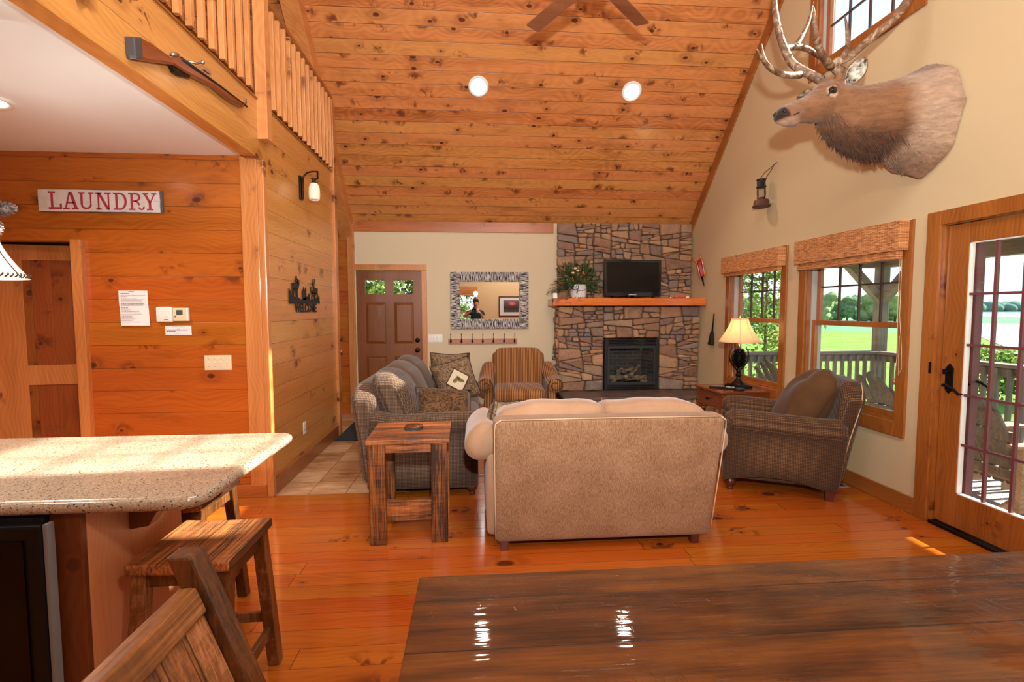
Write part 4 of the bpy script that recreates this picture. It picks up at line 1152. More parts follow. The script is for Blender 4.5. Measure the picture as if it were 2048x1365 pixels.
c = round_slab(MB(), lambda s_: rrect(-2.95 + s_, -0.868 - s_, 1.585 + s_, 2.43 - s_, (0.05, 0.02, 0.02, 0.09)), 0.866, 0.911, 0.02)
c.build('countertop', M['granite'], label='speckled granite island top, partly bleached by sunlight', cat='countertop')
t = thing('wine_cooler', 'black glass fronted under counter cooler built into the island', 'cooler', (0, 0, 0))
MB().box(-2.0, -1.342, 1.60, 1.639, 0.10, 0.858).build('body', M['matteb'], t, bevel=0.003)
dd = MB().box(-1.995, -1.322, 1.565, 1.598, 0.12, 0.845).build('door', plain('cooler_black', srgb(9, 9, 10), 0.45, spec=0.25), t, bevel=0.006)
MB().box(-1.93, -1.37, 1.560, 1.566, 0.17, 0.80).build('glass_panel', plain('cooler_glass', srgb(6, 7, 8), 0.15, spec=0.2), dd)
MB().box(-1.320, -1.308, 1.572, 1.599, 0.12, 0.845).build('trim_strip', plain('grey_strip', srgb(120, 118, 118), 0.6), t)
# ------------------------------------------------------------------ things on the walls
def at(px, py, Y):
    """world point on the photo ray through (px, py) at depth Y"""
    d = W2C.transposed() @ Vector((px - 1024, py - 682.5, 985.0))
    return Vector((0, 0, 1.5)) + d * (Y / d.y)
def atx(px, py, X):
    d = W2C.transposed() @ Vector((px - 1024, py - 682.5, 985.0))
    return Vector((0, 0, 1.5)) + d * (X / d.x)

def text_mesh(s, size, depth, bold=0.0, align='CENTER', sx=1.0):
    cu = bpy.data.curves.new('lettering', 'FONT'); cu.body = s; cu.size = size; cu.extrude = depth; cu.offset = bold; cu.align_x = align; cu.resolution_u = 3
    o = bpy.data.objects.new('tmp_text', cu); COL.objects.link(o)
    dg = bpy.context.evaluated_depsgraph_get(); me = bpy.data.meshes.new_from_object(o.evaluated_get(dg))
    bpy.data.objects.remove(o); bpy.data.curves.remove(cu)
    vs = [(v.co.x * sx, v.co.y, v.co.z) for v in me.vertices]; fs = [tuple(p.vertices) for p in me.polygons]
    bpy.data.meshes.remove(me)
    return vs, fs
def lettering(name, s, mat, parent, size, mtx, depth=0.001, bold=0.0, align='CENTER', sx=1.0):
    vs, fs = text_mesh(s, size, depth, bold, align, sx)
    m = MB(); m.M = mtx; m.add(vs, fs, False)
    return m.build(name, mat, parent, fixn=False)
# text planes: on a wall facing -y (x right, z up); facing +x (reads along +y, z up)
T_FRONT = Matrix(((1, 0, 0, 0), (0, 0, -1, 0), (0, 1, 0, 0), (0, 0, 0, 1)))
T_RIGHT = Matrix(((0, 0, 1, 0), (1, 0, 0, 0), (0, 1, 0, 0), (0, 0, 0, 1)))
def TF(x, y, z): return Matrix.Translation((x, y, z)) @ T_FRONT
def TR(x, y, z): return Matrix.Translation((x, y, z)) @ T_RIGHT

# ---- fireplace
fp = thing('fireplace', 'floor to ceiling field stone fireplace in the far right corner', 'fireplace', (0, 0, 0))
rs_ = random.Random(11)
def poly_split(poly, out, amax, amin, lim):
    xs = [p[0] for p in poly]; zs = [p[1] for p in poly]
    w, h = max(xs) - min(xs), max(zs) - min(zs)
    area = abs(sum(poly[i][0] * poly[(i + 1) % len(poly)][1] - poly[(i + 1) % len(poly)][0] * poly[i][1] for i in range(len(poly)))) / 2
    if area < lim and (area < amin or rs_.random() < 0.34) and w < 0.42 and h < 0.36 and max(w,h) < 4.5 * min(w,h) or area < 0.0035: out.append(poly); return
    if w < 0.05 or h < 0.03: out.append(poly); return
    vert = w > h * rs_.choice((1.25, 2.2, 2.9))
    t = rs_.uniform(0.34, 0.66); ang = rs_.gauss(0, 0.16)
    cx, cz = min(xs) + w * (t if vert else 0.5), min(zs) + h * (0.5 if vert else t)
    n = (math.cos(ang), math.sin(ang)) if vert else (-math.sin(ang), math.cos(ang))
    A, B = [], []
    for i in range(len(poly)):
        p, q = poly[i], poly[(i + 1) % len(poly)]
        dp = (p[0] - cx) * n[0] + (p[1] - cz) * n[1]; dq = (q[0] - cx) * n[0] + (q[1] - cz) * n[1]
        (A if dp < 0 else B).append(p)
        if (dp < 0) != (dq < 0):
            k = dp / (dp - dq); m = (p[0] + (q[0] - p[0]) * k, p[1] + (q[1] - p[1]) * k); A.append(m); B.append(m)
    if len(A) < 3 or len(B) < 3: out.append(poly); return
    poly_split(A, out, amax, amin, lim); poly_split(B, out, amax, amin, lim)
def stone_from(mb, poly, place, dmin=0.035, dmax=0.075):
    cx = sum(p[0] for p in poly) / len(poly); cz = sum(p[1] for p in poly) / len(poly)
    gap = 0.0042
    pts = []
    for p in poly:
        d = math.hypot(p[0] - cx, p[1] - cz); k = max(0.3, 1 - gap * 1.3 / max(d, 1e-3)); pts.append((cx + (p[0] - cx) * k, cz + (p[1] - cz) * k))
    # densify, jitter and round
    dense = []
    for i in range(len(pts)):
        p, q = pts[i], pts[(i + 1) % len(pts)]; L = math.hypot(q[0] - p[0], q[1] - p[1]); m = max(1, int(L / 0.05))
        for j in range(m):
            t = j / m; jx = rs_.uniform(-1, 1) * 0.004 if j else 0; jz = rs_.uniform(-1, 1) * 0.004 if j else 0
            dense.append((p[0] + (q[0] - p[0]) * t + jx, p[1] + (q[1] - p[1]) * t + jz))
    for _ in range(2):
        nd = []
        for i in range(len(dense)):
            p, q = dense[i], dense[(i + 1) % len(dense)]
            nd.append((p[0] * .78 + q[0] * .22, p[1] * .78 + q[1] * .22)); nd.append((p[0] * .22 + q[0] * .78, p[1] * .22 + q[1] * .78))
        dense = nd
    D = rs_.uniform(dmin, dmax); sd = rs_.uniform(0, 50); tx, tz = rs_.uniform(-.12, .12), rs_.uniform(-.12, .12)
    rings = []
    for s_, dd in ((1.0, 0.0), (1.0, D * .55), (0.965, D * .85), (0.90, D * 1.0), (0.62, D * 1.07), (0.3, D * 1.08)):
        ring = []
        for (a, b) in dense:
            x, z = cx + (a - cx) * s_, cz + (b - cz) * s_
            nz = mnoise.noise(Vector((x * 9 + sd, z * 9, sd))) * 0.014 + mnoise.noise(Vector((x * 30 + sd, z * 30, sd))) * 0.005
            e = dd + (nz + tx * (x - cx) + tz * (z - cz)) * (dd / D)
            ring.append(place(x, z, e))
        rings.append(ring)
    n = len(dense); c = place(cx, cz, D * 1.08)
    k0 = len(mb.v); mb.rings(rings, False, True)
    mb.v.append(tuple(c)); ci = len(mb.v) - 1; b0 = k0 + (len(rings) - 1) * n
    for j in range(n): mb.f.append((b0 + j, b0 + (j + 1) % n, ci)); mb.mi.append(mb.cur); mb.sm.append(True)
def stones(regions, place, lim=0.06, amin=0.011):
    m = MB()
    for (x0, x1, z0, z1) in regions:
        out = []; poly_split([(x0, z0), (x1, z0), (x1, z1), (x0, z1)], out, lim, amin, lim)
        for p in out: stone_from(m, p, place)
    return m
lowf = lambda x, z, e: (x, 6.80 - e, z)
upf = lambda x, z, e: (x, 7.08 - e, z)
lef = lambda y, z, e: (1.215 - e, y, z)
m = stones([(1.16, 1.80, 0.36, 1.12), (2.605, 3.18, 0.36, 1.14), (1.16, 1.80, 1.12, 1.542), (1.80, 2.605, 1.10, 1.542), (2.605, 3.18, 1.14, 1.542)], lowf)
m.merge(stones([(6.80, 7.12, 0.36, 1.542)], lef, 0.03))
m.build('lower_stonework', M['stone'], fp, fixn=True)
m = stones([(1.19, 3.18, 1.65, 2.74)], upf)
m.build('upper_stonework', M['stone'], fp, fixn=True)
b = MB(); b.box(1.215, 1.81, 6.80, 7.139, 0.0, 1.547).box(2.60, 3.187, 6.80, 7.139, 0.0, 1.547).box(1.81, 2.60, 6.80, 7.139, 1.10, 1.547).box(1.81, 2.60, 6.80, 7.139, 0.0, 0.36).box(1.23, 3.187, 7.08, 7.139, 1.547, 2.735)
b.build('core', M['mortar'], fp)
hb = MB(); hb.box(1.18, 3.187, 6.30, 6.80, 0.0, 0.315); hb.build('hearth_base', M['mortar'], fp)
m = stones([(1.18, 3.18, 0.0, 0.31)], lambda x, z, e: (x, 6.30 - e, z), 0.05); m.build('hearth_stonework', M['stone'], fp)
MB().box(1.14, 3.187, 6.22, 6.80, 0.316, 0.358).build('hearth_slab', M['slate'], fp, bevel=0.008)
# mantel beam
mb_ = MB()
xs_ = [1.05, 1.06, 1.10, 1.14, 1.3] + [1.3 + 1.88 * i / 10 for i in range(1, 11)]
rings = []
for i, x in enumerate(xs_):
    k = 0.86 if i == 0 else (0.95 if i == 1 else 1.0); j = 0.008 * math.sin(x * 7)
    cz, hz = 1.60, 0.050 * k
    rings.append([(x, 6.56 + j + (1 - k) * .06, cz - hz), (x, 6.99, cz - hz), (x, 6.99, cz + hz), (x, 6.56 + j + (1 - k) * .06, cz + hz)])
mb_.rings(rings, True, False)
mb_.build('mantel', M['mantel'], bevel=0.008, label='thick live edge pine mantel beam across the stone fireplace', cat='mantel', fixn=True)
# gas insert
gi = thing('gas_fireplace_insert', 'black gas fireplace insert with glass front and ceramic logs', 'fireplace insert', (0, 0, 0))
f = MB(); y0, y1 = 6.735, 6.79
f.box(1.815, 1.862, y0, y1, 0.36, 1.09).box(2.548, 2.595, y0, y1, 0.36, 1.09).box(1.862, 2.548, y0, y1, 0.99, 1.09).box(1.862, 2.548, y0, y1, 0.36, 0.45)
fr_ = f.build('frame', M['matteb'], gi, bevel=0.003)
f = MB(); k = 0.012
for a in ((1.862, 1.89, 0.45, 0.99), (2.52, 2.548, 0.45, 0.99), (1.89, 2.52, 0.955, 0.99), (1.89, 2.52, 0.45, 0.475)): f.box(a[0], a[1], y0 + 0.01, y0 + 0.03, a[2], a[3])
f.build('inner_frame', plain('charcoal_metal', srgb(40, 40, 40), 0.5), fr_)
lv = MB()
for i in range(4): lv.box(1.87, 2.54, y0 - 0.002, y0 + 0.004, 1.0 + i * 0.021, 1.012 + i * 0.021)
for i in range(3): lv.box(1.87, 2.54, y0 - 0.002, y0 + 0.004, 0.372 + i * 0.024, 0.386 + i * 0.024)
lv.build('louvers', M['gloss'], fr_)
MB().box(1.885, 2.525, y0 + 0.022, y0 + 0.025, 0.47, 0.96).build('glass_panel', M['glass'], gi)
g = G('firebox_brick'); x, y, z = g.xyz(g.obj()); bt = g.n('ShaderNodeTexBrick')
g.put(bt.inputs['Vector'], g.vec(x + y, z, 0.0)); bt.inputs['Scale'].default_value = 1.0
bt.inputs['Brick Width'].default_value = 0.15; bt.inputs['Row Height'].default_value = 0.052; bt.inputs['Mortar Size'].default_value = 0.003
bt.inputs['Color1'].default_value = srgb(74, 60, 52); bt.inputs['Color2'].default_value = srgb(44, 42, 44); bt.inputs['Mortar'].default_value = srgb(96, 92, 90)
M['fbrick'] = g.done(g.bsdf(S(g, bt.outputs[0]), 0.8))
f = MB(); f.box(1.83, 2.58, 7.06, 7.075, 0.40, 1.05)
f.hexa([(1.84, 6.79, 0.40), (1.855, 6.79, 0.40), (1.955, 7.06, 0.40), (1.94, 7.06, 0.40)], [(1.84, 6.79, 1.05), (1.855, 6.79, 1.05), (1.955, 7.06, 1.05), (1.94, 7.06, 1.05)])
f.hexa([(2.555, 6.79, 0.40), (2.57, 6.79, 0.40), (2.47, 7.06, 0.40), (2.455, 7.06, 0.40)], [(2.555, 6.79, 1.05), (2.57, 6.79, 1.05), (2.47, 7.06, 1.05), (2.455, 7.06, 1.05)])
f.build('firebox', M['fbrick'], gi)
MB().box(1.85, 2.56, 6.79, 7.07, 0.40, 0.44).build('burner_tray', M['matteb'], gi)
g = G('ceramic_log'); n = g.noise(g.obj(), 30, 4, 0.65); M['log'] = g.done(g.bsdf(g.ramp(n, [(0.35, srgb(60, 50, 42)), (0.55, srgb(130, 108, 86)), (0.75, srgb(172, 152, 128))]), 0.9, 0, g.bump(n, 0.8, 0.02)))
for p0, p1, r in (((1.93, 6.90, 0.52), (2.20, 6.86, 0.53), 0.045), ((2.15, 6.92, 0.50), (2.46, 6.88, 0.53), 0.045), ((1.98, 6.85, 0.50), (2.15, 6.98, 0.64), 0.035), ((2.22, 6.84, 0.55), (2.38, 6.97, 0.68), 0.035), ((1.93, 6.82, 0.47), (2.0, 6.84, 0.475), 0.035), ((2.36, 6.82, 0.475), (2.46, 6.83, 0.47), 0.035), ((2.05, 6.96, 0.60), (2.36, 7.0, 0.63), 0.04)):
    p0, p1 = Vector(p0), Vector(p1); n = 8
    MB().tube([p0.lerp(p1, i / n) + Vector((0, 0, 0.006 * math.sin(i * 2.3 + r * 99))) for i in range(n + 1)], [r * (0.85 + 0.2 * math.sin(i * 1.7 + p0.x * 20)) for i in range(n + 1)], 12).build('log', M['log'], gi)

# ---- television
t = thing('television', 'black flat television standing on the mantel', 'television', (2.215, 6.80, 1.651))
b = MB().box(-0.41, 0.41, -0.02, 0.03, 0.03, 0.54).build('bezel', M['gloss'], t, bevel=0.006)
MB().box(-0.375, 0.375, -0.0225, -0.0205, 0.085, 0.505).build('screen', M['screen'], b)
lettering('lettering', 'SAMSUNG', M['wplast'], b, 0.024, TF(0.0, -0.022, 0.048), 0.0006, 0.0004)
MB().lathe([(0.18, 0.0), (0.18, 0.006), (0.03, 0.014), (0.03, 0.035)], (0, 0, 0), 32, sy=0.5).build('stand', M['gloss'], t)
# ---- small items on the mantel
MB().box(0, 0.055, 0, 0.004, 0, 0.07).build('card', M['paper'], loc=(1.068, 6.62, 1.651), label='small white card standing at the left end of the mantel', cat='card')
t = thing('lighter', 'long red gas lighter lying on the mantel right of the television', 'lighter', (2.77, 6.62, 1.651))
MB().bar((0, 0, 0.012), (0.19, 0.01, 0.012), 0.02, 0.022).build('body', M['red'], t, bevel=0.004)
MB().bar((0.15, -0.004, 0.016), (0.185, -0.004, 0.016), 0.02, 0.02).build('tag', M['wplast'], t)
MB().cyl((-0.10, -0.004, 0.012), (0, 0, 0.012), 0.006, seg=8).build('nozzle', M['steel'], t)
MB().box(0, 0.10, 0, 0.06, 0, 0.012).build('remote_control', M['black'], loc=(2.18, 6.60, 1.651), label='black remote control lying on the mantel in front of the television', cat='remote control', bevel=0.004)

# ---- greenery arrangement in a white pail
t = thing('greenery_arrangement', 'pine and leaf arrangement in a chipped white enamel pail on the mantel', 'plant', (1.43, 6.71, 1.651))
g = G('chipped_enamel'); n = g.noise(g.obj(), 40, 3, 0.7); x, y, z = g.xyz(g.obj())
cm = (n + g.math('MULTIPLY', z.lt(0.02), 0.16)).sstep(0.66, 0.70)
M['enamel'] = g.done(g.bsdf(g.mix(cm, srgb(226, 222, 220), srgb(50, 40, 34)), 0.35, 0, g.bump(cm * -1.0, 0.3, 0.002)))
MB().lathe([(0.098, 0.0), (0.102, 0.01), (0.124, 0.17), (0.130, 0.18), (0.130, 0.187), (0.121, 0.187), (0.117, 0.17), (0.09, 0.012), (0.01, 0.01)], (0, 0, 0), 32).build('pail', M['enamel'], t)
s = MB(); s.tube([(0.125 * math.cos(a), -0.125 * abs(math.sin(a)) - 0.005, 0.165 - 0.06 * math.sin(a)) for a in [PI * i / 14 for i in range(15)]], 0.003, 6)
s.build('bail_handle', M['black'], t)
MB().tube([(-0.03, -0.13, 0.18), (-0.028, -0.134, 0.15), (-0.03, -0.13, 0.125)], 0.004, 6).build('hook', M['black'], t)
r4 = random.Random(5)
M['needle'] = (lambda g: g.done(g.bsdf(g.ramp(g.island(), [(0, srgb(34, 58, 26)), (0.5, srgb(66, 84, 34)), (0.8, srgb(110, 104, 44)), (1, srgb(44, 74, 40))]), 0.7)))(G('pine_needles'))
M['dleaf'] = (lambda g: g.done(g.bsdf(g.ramp(g.island(), [(0, srgb(24, 48, 28)), (1, srgb(46, 74, 40))]), 0.45)))(G('dark_leaves'))
M['gold'] = (lambda g: g.done(g.bsdf(g.ramp(g.island(), [(0, srgb(120, 96, 44)), (0.5, srgb(168, 140, 70)), (1, srgb(110, 60, 34))]), 0.7)))(G('dried_seedheads'))
nd = MB(); lf_ = MB(); gd = MB()
for i in range(74):
    a = r4.uniform(0, 2 * PI); el = r4.uniform(-0.25, 1.4); L = r4.uniform(0.22, 0.38) * (1.1 if abs(math.cos(a)) > 0.6 else 0.8)
    if el > 1.0: L = min(L, 0.36)
    d = Vector((math.cos(a) * math.cos(el), math.sin(a) * math.cos(el) * 0.55, math.sin(el)))
    if d.x > 0.5: L *= 0.72
    o = Vector((math.cos(a) * 0.07, math.sin(a) * 0.05, 0.18)); pts = [o + d * L * q + Vector((0, 0, -0.10 * q * q * (1 if el < 0.7 else 0.2))) for q in (0, .25, .5, .75, 1)]
    nd.tube(pts, [0.004, 0.003, 0.003, 0.002, 0.001], 4)
    for k in range(56):
        q = 0.2 + 0.8 * r4.random(); j = min(3, int(q * 4)); p = pts[j].lerp(pts[j + 1], q * 4 - j)
        e = (d + Vector((r4.gauss(0, .75), r4.gauss(0, .75), r4.gauss(0, .75)))).normalized() * r4.uniform(0.035, 0.06)
        sd = e.cross(Vector((r4.random(), r4.random(), 1))).normalized() * 0.003
        nd.add([p - sd, p + sd, p + e], [(0, 1, 2)], False)
for i in range(150):
    a = r4.uniform(0, 2 * PI); el = r4.uniform(-0.3, 1.3); L = r4.uniform(0.12, 0.28)
    d = Vector((math.cos(a) * math.cos(el), math.sin(a) * math.cos(el) * 0.7, math.sin(el)))
    p = Vector((0, 0, 0.19)) + d * L; e = (d + Vector((r4.gauss(0, .4), r4.gauss(0, .4), r4.gauss(-0.2, .4)))).normalized() * 0.075
    s_ = e.cross(Vector((r4.gauss(0, 1), r4.gauss(0, 1), r4.gauss(0, 1)))).normalized() * 0.018
    lf_.add([p, p + e * .35 + s_, p + e * .75 + s_ * .7, p + e, p + e * .75 - s_ * .7, p + e * .35 - s_], [(0, 1, 2, 3, 4, 5)], False)
for i in range(22):
    a = r4.uniform(0, 2 * PI); el = r4.uniform(0.1, 1.3); L = r4.uniform(0.22, 0.34)
    d = Vector((math.cos(a) * math.cos(el), -abs(math.sin(a)) * math.cos(el) * 0.6, math.sin(el)))
    o = Vector((0, 0, 0.18)); gd.tube([o, o + d * L], [0.002, 0.001], 4)
    for k in range(16):
        q = r4.uniform(0.5, 1.0); p = o + d * L * q + Vector((r4.gauss(0, .015), r4.gauss(0, .015), r4.gauss(0, .015))); gd.ball(p, 0.006, seg=5, rows=3)
nd.build('pine_sprigs', M['needle'], t, fixn=False); lf_.build('leaves', M['dleaf'], t, fixn=False); gd.build('seed_sprays', M['gold'], t)
b = MB(); b.ball((0.035, -0.13, 0.335), 0.014, 0.014, 0.026).build('red_bud', M['red'], t)
b = MB()
for x, z in ((-0.07, 0.40), (-0.10, 0.34), (-0.035, 0.37)): b.ball((x, -0.13, z), 0.022, 0.012, 0.014)
b.build('dried_petals', M['f_cream'], t)

# ---- framed mirror
t = thing('mirror', 'rectangular wall mirror in a rough silvery bark frame', 'mirror', (0, 0, 0))
g = G('silvery_carved_frame'); x, y, z = g.xyz(g.obj())
hz = ((x - 0.225).abs() - 0.43).gt(0.0)
nh = g.noise(g.vec(x * 12, 0.0, z * 120), 1.0, 2, 0.5); nv = g.noise(g.vec(x * 120, 0.0, z * 12), 1.0, 2, 0.5)
mh = g.math('ADD', g.math('MULTIPLY', nh, hz), g.math('MULTIPLY', nv, g.math('SUBTRACT', 1.0, hz)))
M['silver'] = g.done(g.bsdf(g.ramp(mh, [(0.44, srgb(34, 28, 30)), (0.49, srgb(110, 98, 96)), (0.53, srgb(226, 216, 212))]), 0.45, 0.2, g.bump(mh, 1.0, 0.02)))
X0, X1, Z0, Z1, k = -0.335, 0.785, 1.225, 2.037, 0.136
fr_ = MB()
def mitre(m, x0, x1, z0, z1, k, yb, yf):
    o = [(x0, z0), (x1, z0), (x1, z1), (x0, z1)]; i_ = [(x0 + k, z0 + k), (x1 - k, z0 + k), (x1 - k, z1 - k), (x0 + k, z1 - k)]
    for a in range(4):
        b = (a + 1) % 4
        m.hexa([(o[a][0], yb, o[a][1]), (o[b][0], yb, o[b][1]), (i_[b][0], yb, i_[b][1]), (i_[a][0], yb, i_[a][1])],
               [(o[a][0], yf, o[a][1]), (o[b][0], yf, o[b][1]), (i_[b][0], yf + 0.012, i_[b][1]), (i_[a][0], yf + 0.012, i_[a][1])])
mitre(fr_, X0, X1, Z0, Z1, k, YB - 0.005, YB - 0.045)
fr_.build('frame', M['silver'], t, bevel=0.004)
MB().box(X0 + k - 0.004, X1 - k + 0.004, YB - 0.02, YB - 0.012, Z0 + k - 0.004, Z1 - k + 0.004).build('glass', M['mirror'], t)
b = MB(); mitre(b, X0 + k, X1 - k, Z0 + k, Z1 - k, 0.012, YB - 0.019, YB - 0.024); b.build('bevelled_edge', plain('bright_bevel', srgb(230, 226, 214), 0.15, 0.6), t)

# ---- coat rack
t = thing('coat_rack', 'pine coat rack with seven black hooks below the mirror', 'coat rack', (0, 0, 0))
MB().box(-0.372, 0.622, YB - 0.02, YB, 1.003, 1.082).build('board', M['tr_x'], t, bevel=0.004)
for i in range(7):
    x = -0.337 + i * 0.1535; h = MB()
    h.lathe([(0.014, YB - 0.02), (0.014, YB - 0.025), (0.004, YB - 0.03)], (x, 0, 1.045), 12, axis=1, sx=1.8)
    h.tube([(x, YB - 0.025, 1.05), (x, YB - 0.045, 1.075), (x, YB - 0.06, 1.11), (x, YB - 0.065, 1.145)], [0.006, 0.005, 0.0045, 0.004], 8); h.ball((x, YB - 0.065, 1.15), 0.007)
    h.tube([(x, YB - 0.025, 1.04), (x, YB - 0.045, 1.022), (x, YB - 0.065, 1.03), (x, YB - 0.068, 1.048)], [0.006, 0.005, 0.005, 0.004], 8); h.ball((x, YB - 0.068, 1.052), 0.007)
    h.build('hook', M['black'], t)

def switch_plate(label, n, mtx, mat, w, h=0.115):
    t = thing('switch_plate', label, 'light switch', (0, 0, 0))
    m = MB(); m.M = mtx; m.puff((0, 0, 0.003), (w / 2, h / 2, 0.003), 0.003, n=3); m.build('plate', mat, t)
    for i in range(n):
        x = (i - (n - 1) / 2) * 0.046
        m = MB(); m.M = mtx; m.hexa([(x - 0.005, -0.011, 0.006), (x + 0.005, -0.011, 0.006), (x + 0.005, 0.011, 0.006), (x - 0.005, 0.011, 0.006)], [(x - 0.003, 0.001, 0.014), (x + 0.003, 0.001, 0.014), (x + 0.003, 0.008, 0.014), (x - 0.003, 0.008, 0.014)])
        m.build('toggle', M['wplast'], t)
        m = MB(); m.M = mtx
        for s_ in (-1, 1): m.cyl((x, s_ * 0.03, 0.005), (x, s_ * 0.03, 0.0065), 0.003, seg=8)
        m.build('screws', M['inkg'], t)
switch_plate('white four gang switch plate beside the entry door', 4, TF(-0.56, YB, 1.09), M['wplast'], 0.205)
switch_plate('ivory four gang switch plate on the laundry wall', 4, TF(-2.013, 4.03, 1.087), M['iplast'], 0.205, 0.118)
# outlet on the hall wall
t = thing('outlet', 'white wall outlet low on the hallway boards', 'outlet', (0, 0, 0))
m = MB(); m.M = TR(XL, 4.80, 0.372); m.puff((0, 0, 0.003), (0.036, 0.058, 0.003), 0.003, n=3); m.build('plate', M['wplast'], t)
m = MB(); m.M = TR(XL, 4.80, 0.372)
for z in (-0.02, 0.02): m.box(-0.008, -0.005, z - 0.005, z + 0.005, 0.006, 0.0068).box(0.005, 0.008, z - 0.005, z + 0.005, 0.006, 0.0068)
m.build('slots', M['ink'], t)

# ---- laundry wall: notices, thermostats, sign, register
yl = 4.029
t = thing('notice', 'long white typed notice pinned to the laundry wall', 'notice', (0, 0, 0))
m = MB()
w_, z0, z1 = 0.212, 1.382, 1.652; cx = -2.622
N = 10; vs = []; fs = []
for i in range(N + 1):
    for j in range(3):
        q = i / N; curl = 0.012 * max(0, q - 0.55) / 0.45; sh_ = 0.012 * max(0, q - 0.35)
        vs.append((cx - w_ / 2 + w_ * j / 2 + sh_ * 2.0, yl - 0.002 - curl, z1 - (z1 - z0) * q))
for i in range(N):
    for j in range(2): a = i * 3 + j; fs.append((a, a + 1, a + 4, a + 3))
m.add(vs, fs, True); pa = m.build('sheet', M['paper'], t)
ln = MB(); bl_ = MB(); rr = random.Random(2)
def tline(mb, x0, x1, z, y, hgt=0.0028):
    x = x0
    while x < x1:
        l = rr.uniform(0.005, 0.014); mb.box(x, min(x1, x + l), y - 0.0006, y, z, z + hgt); x += l + 0.003
zz = [(1.642, 0.06, 0.10, 1), (1.628, 0.0, 0.06, 1), (1.614, 0, 0.18, 0), (1.604, 0, 0.05, 0), (1.593, 0, 0.12, 0), (1.583, 0, 0.17, 0), (1.574, 0, 0.15, 0), (1.565, 0, 0.16, 0), (1.547, 0, 0.17, 1), (1.538, 0, 0.16, 1), (1.518, 0, 0.05, 1)]
for z, a, b, bold in zz: tline(bl_ if bold else ln, cx - w_ / 2 + 0.016 + a, cx - w_ / 2 + 0.016 + b, z, yl - 0.0035, 0.004 if bold else 0.0026)
for i in range(9):
    z = 1.502 - i * 0.0115; q = (z1 - z) / (z1 - z0); y = yl - 0.0035 - 0.012 * max(0, q - 0.55) / 0.45
    tline(ln, cx - w_ / 2 + 0.02, cx - w_ / 2 + 0.02 + rr.uniform(0.06, 0.16), z, y - 0.0008)
ln.build('faint_text', M['inkg'], pa); bl_.build('bold_text', M['ink'], pa)
t = thing('notice', 'small white handwritten note under the thermostats', 'notice', (0, 0, 0))
n_ = MB().box(-2.397, -2.203, yl - 0.003, yl, 1.308, 1.380).build('sheet', M['paper'], t)
ln = MB(); tline(ln, -2.345, -2.25, 1.372, yl - 0.003, 0.003); tline(ln, -2.35, -2.25, 1.362, yl - 0.003, 0.003); tline(ln, -2.31, -2.29, 1.353, yl - 0.003, 0.003); tline(ln, -2.325, -2.275, 1.319, yl - 0.003, 0.003); ln.build('faint_text', M['inkg'], n_)
ln = MB(); tline(ln, -2.39, -2.23, 1.343, yl - 0.003, 0.006); tline(ln, -2.385, -2.32, 1.333, yl - 0.003, 0.006); ln.build('handwriting', M['ink'], n_)
t = thing('thermostat', 'white rounded thermostat cover, left of the thermostat with the grey display', 'thermostat', (0, 0, 0))
MB().puff((-2.388, yl - 0.016, 1.467), (0.060, 0.016, 0.060), 0.014, n=5).build('cover', M['wplast'], t)
MB().puff((-2.365, yl - 0.033, 1.462), (0.009, 0.003, 0.013), 0.003, n=3).build('button', M['wplast'], t)
ln = MB(); tline(ln, -2.385, -2.35, 1.425, yl - 0.033, 0.005); ln.build('lettering', M['ink'], t)
t = thing('thermostat', 'flat white thermostat with a small grey display', 'thermostat', (0, 0, 0))
MB().puff((-2.268, yl - 0.011, 1.467), (0.058, 0.011, 0.052), 0.006, n=4).build('housing', M['iplast'], t)
MB().box(-2.298, -2.252, yl - 0.024, yl - 0.021, 1.465, 1.502).build('display', plain('lcd_grey', srgb(70, 84, 80), 0.3), t)
MB().puff((-2.218, yl - 0.014, 1.467), (0.008, 0.014, 0.05), 0.005, n=3).build('side_lever', M['wplast'], t)
ln = MB(); tline(ln, -2.314, -2.30, 1.452, yl - 0.023, 0.005); tline(ln, -2.314, -2.302, 1.445, yl - 0.023, 0.003); ln.build('markings', M['ink'], t)

# sign: slab serif lettering built stroke by stroke
t = thing('laundry_sign', 'weathered white plank sign with red slab serif lettering above the doorway', 'sign', (-2.806, yl - 0.012, 2.325))
g = G('weathered_white_board'); x, y, z = g.xyz(g.obj())
nb_ = g.noise(g.vec(x * 4, 0.0, z * 60), 1.0, 4, 0.7); nw = g.noise(g.vec(x * 6, 0.0, z * 6), 1.0, 4, 0.6)
crk = nb_.sstep(0.64, 0.70) * 0.6; ed = g.math('MAXIMUM', (x + nw * 0.03).sstep(0.435, 0.445), (z.abs() + (nw - 0.5) * 0.01).sstep(0.079, 0.083))
c = g.mix(nw.sstep(0.4, 0.7), srgb(222, 214, 214), srgb(206, 200, 190)); c = g.mix(crk, c, srgb(120, 110, 96)); c = g.mix(ed * 0.9, c, srgb(52, 46, 62))
M['signb'] = g.done(g.bsdf(c, 0.7))
bd = MB().box(-0.442, 0.442, -0.012, 0.012, -0.083, 0.083).build('board', M['signb'], t, bevel=0.003)
L = MB(); yf = -0.0125; H_ = 0.066; SW = 0.019; SH = 0.012
def rb(x0, x1, z0, z1): L.box(x0, x1, yf - 0.001, yf, z0, z1)
def dg(p, q, w): # slanted stroke with horizontal cut ends
    (x0, z0), (x1, z1) = p, q; L.hexa([(x0 - w / 2, yf, z0), (x0 + w / 2, yf, z0), (x1 + w / 2, yf, z1), (x1 - w / 2, yf, z1)], [(x0 - w / 2, yf - 0.001, z0), (x0 + w / 2, yf - 0.001, z0), (x1 + w / 2, yf - 0.001, z1), (x1 - w / 2, yf - 0.001, z1)])
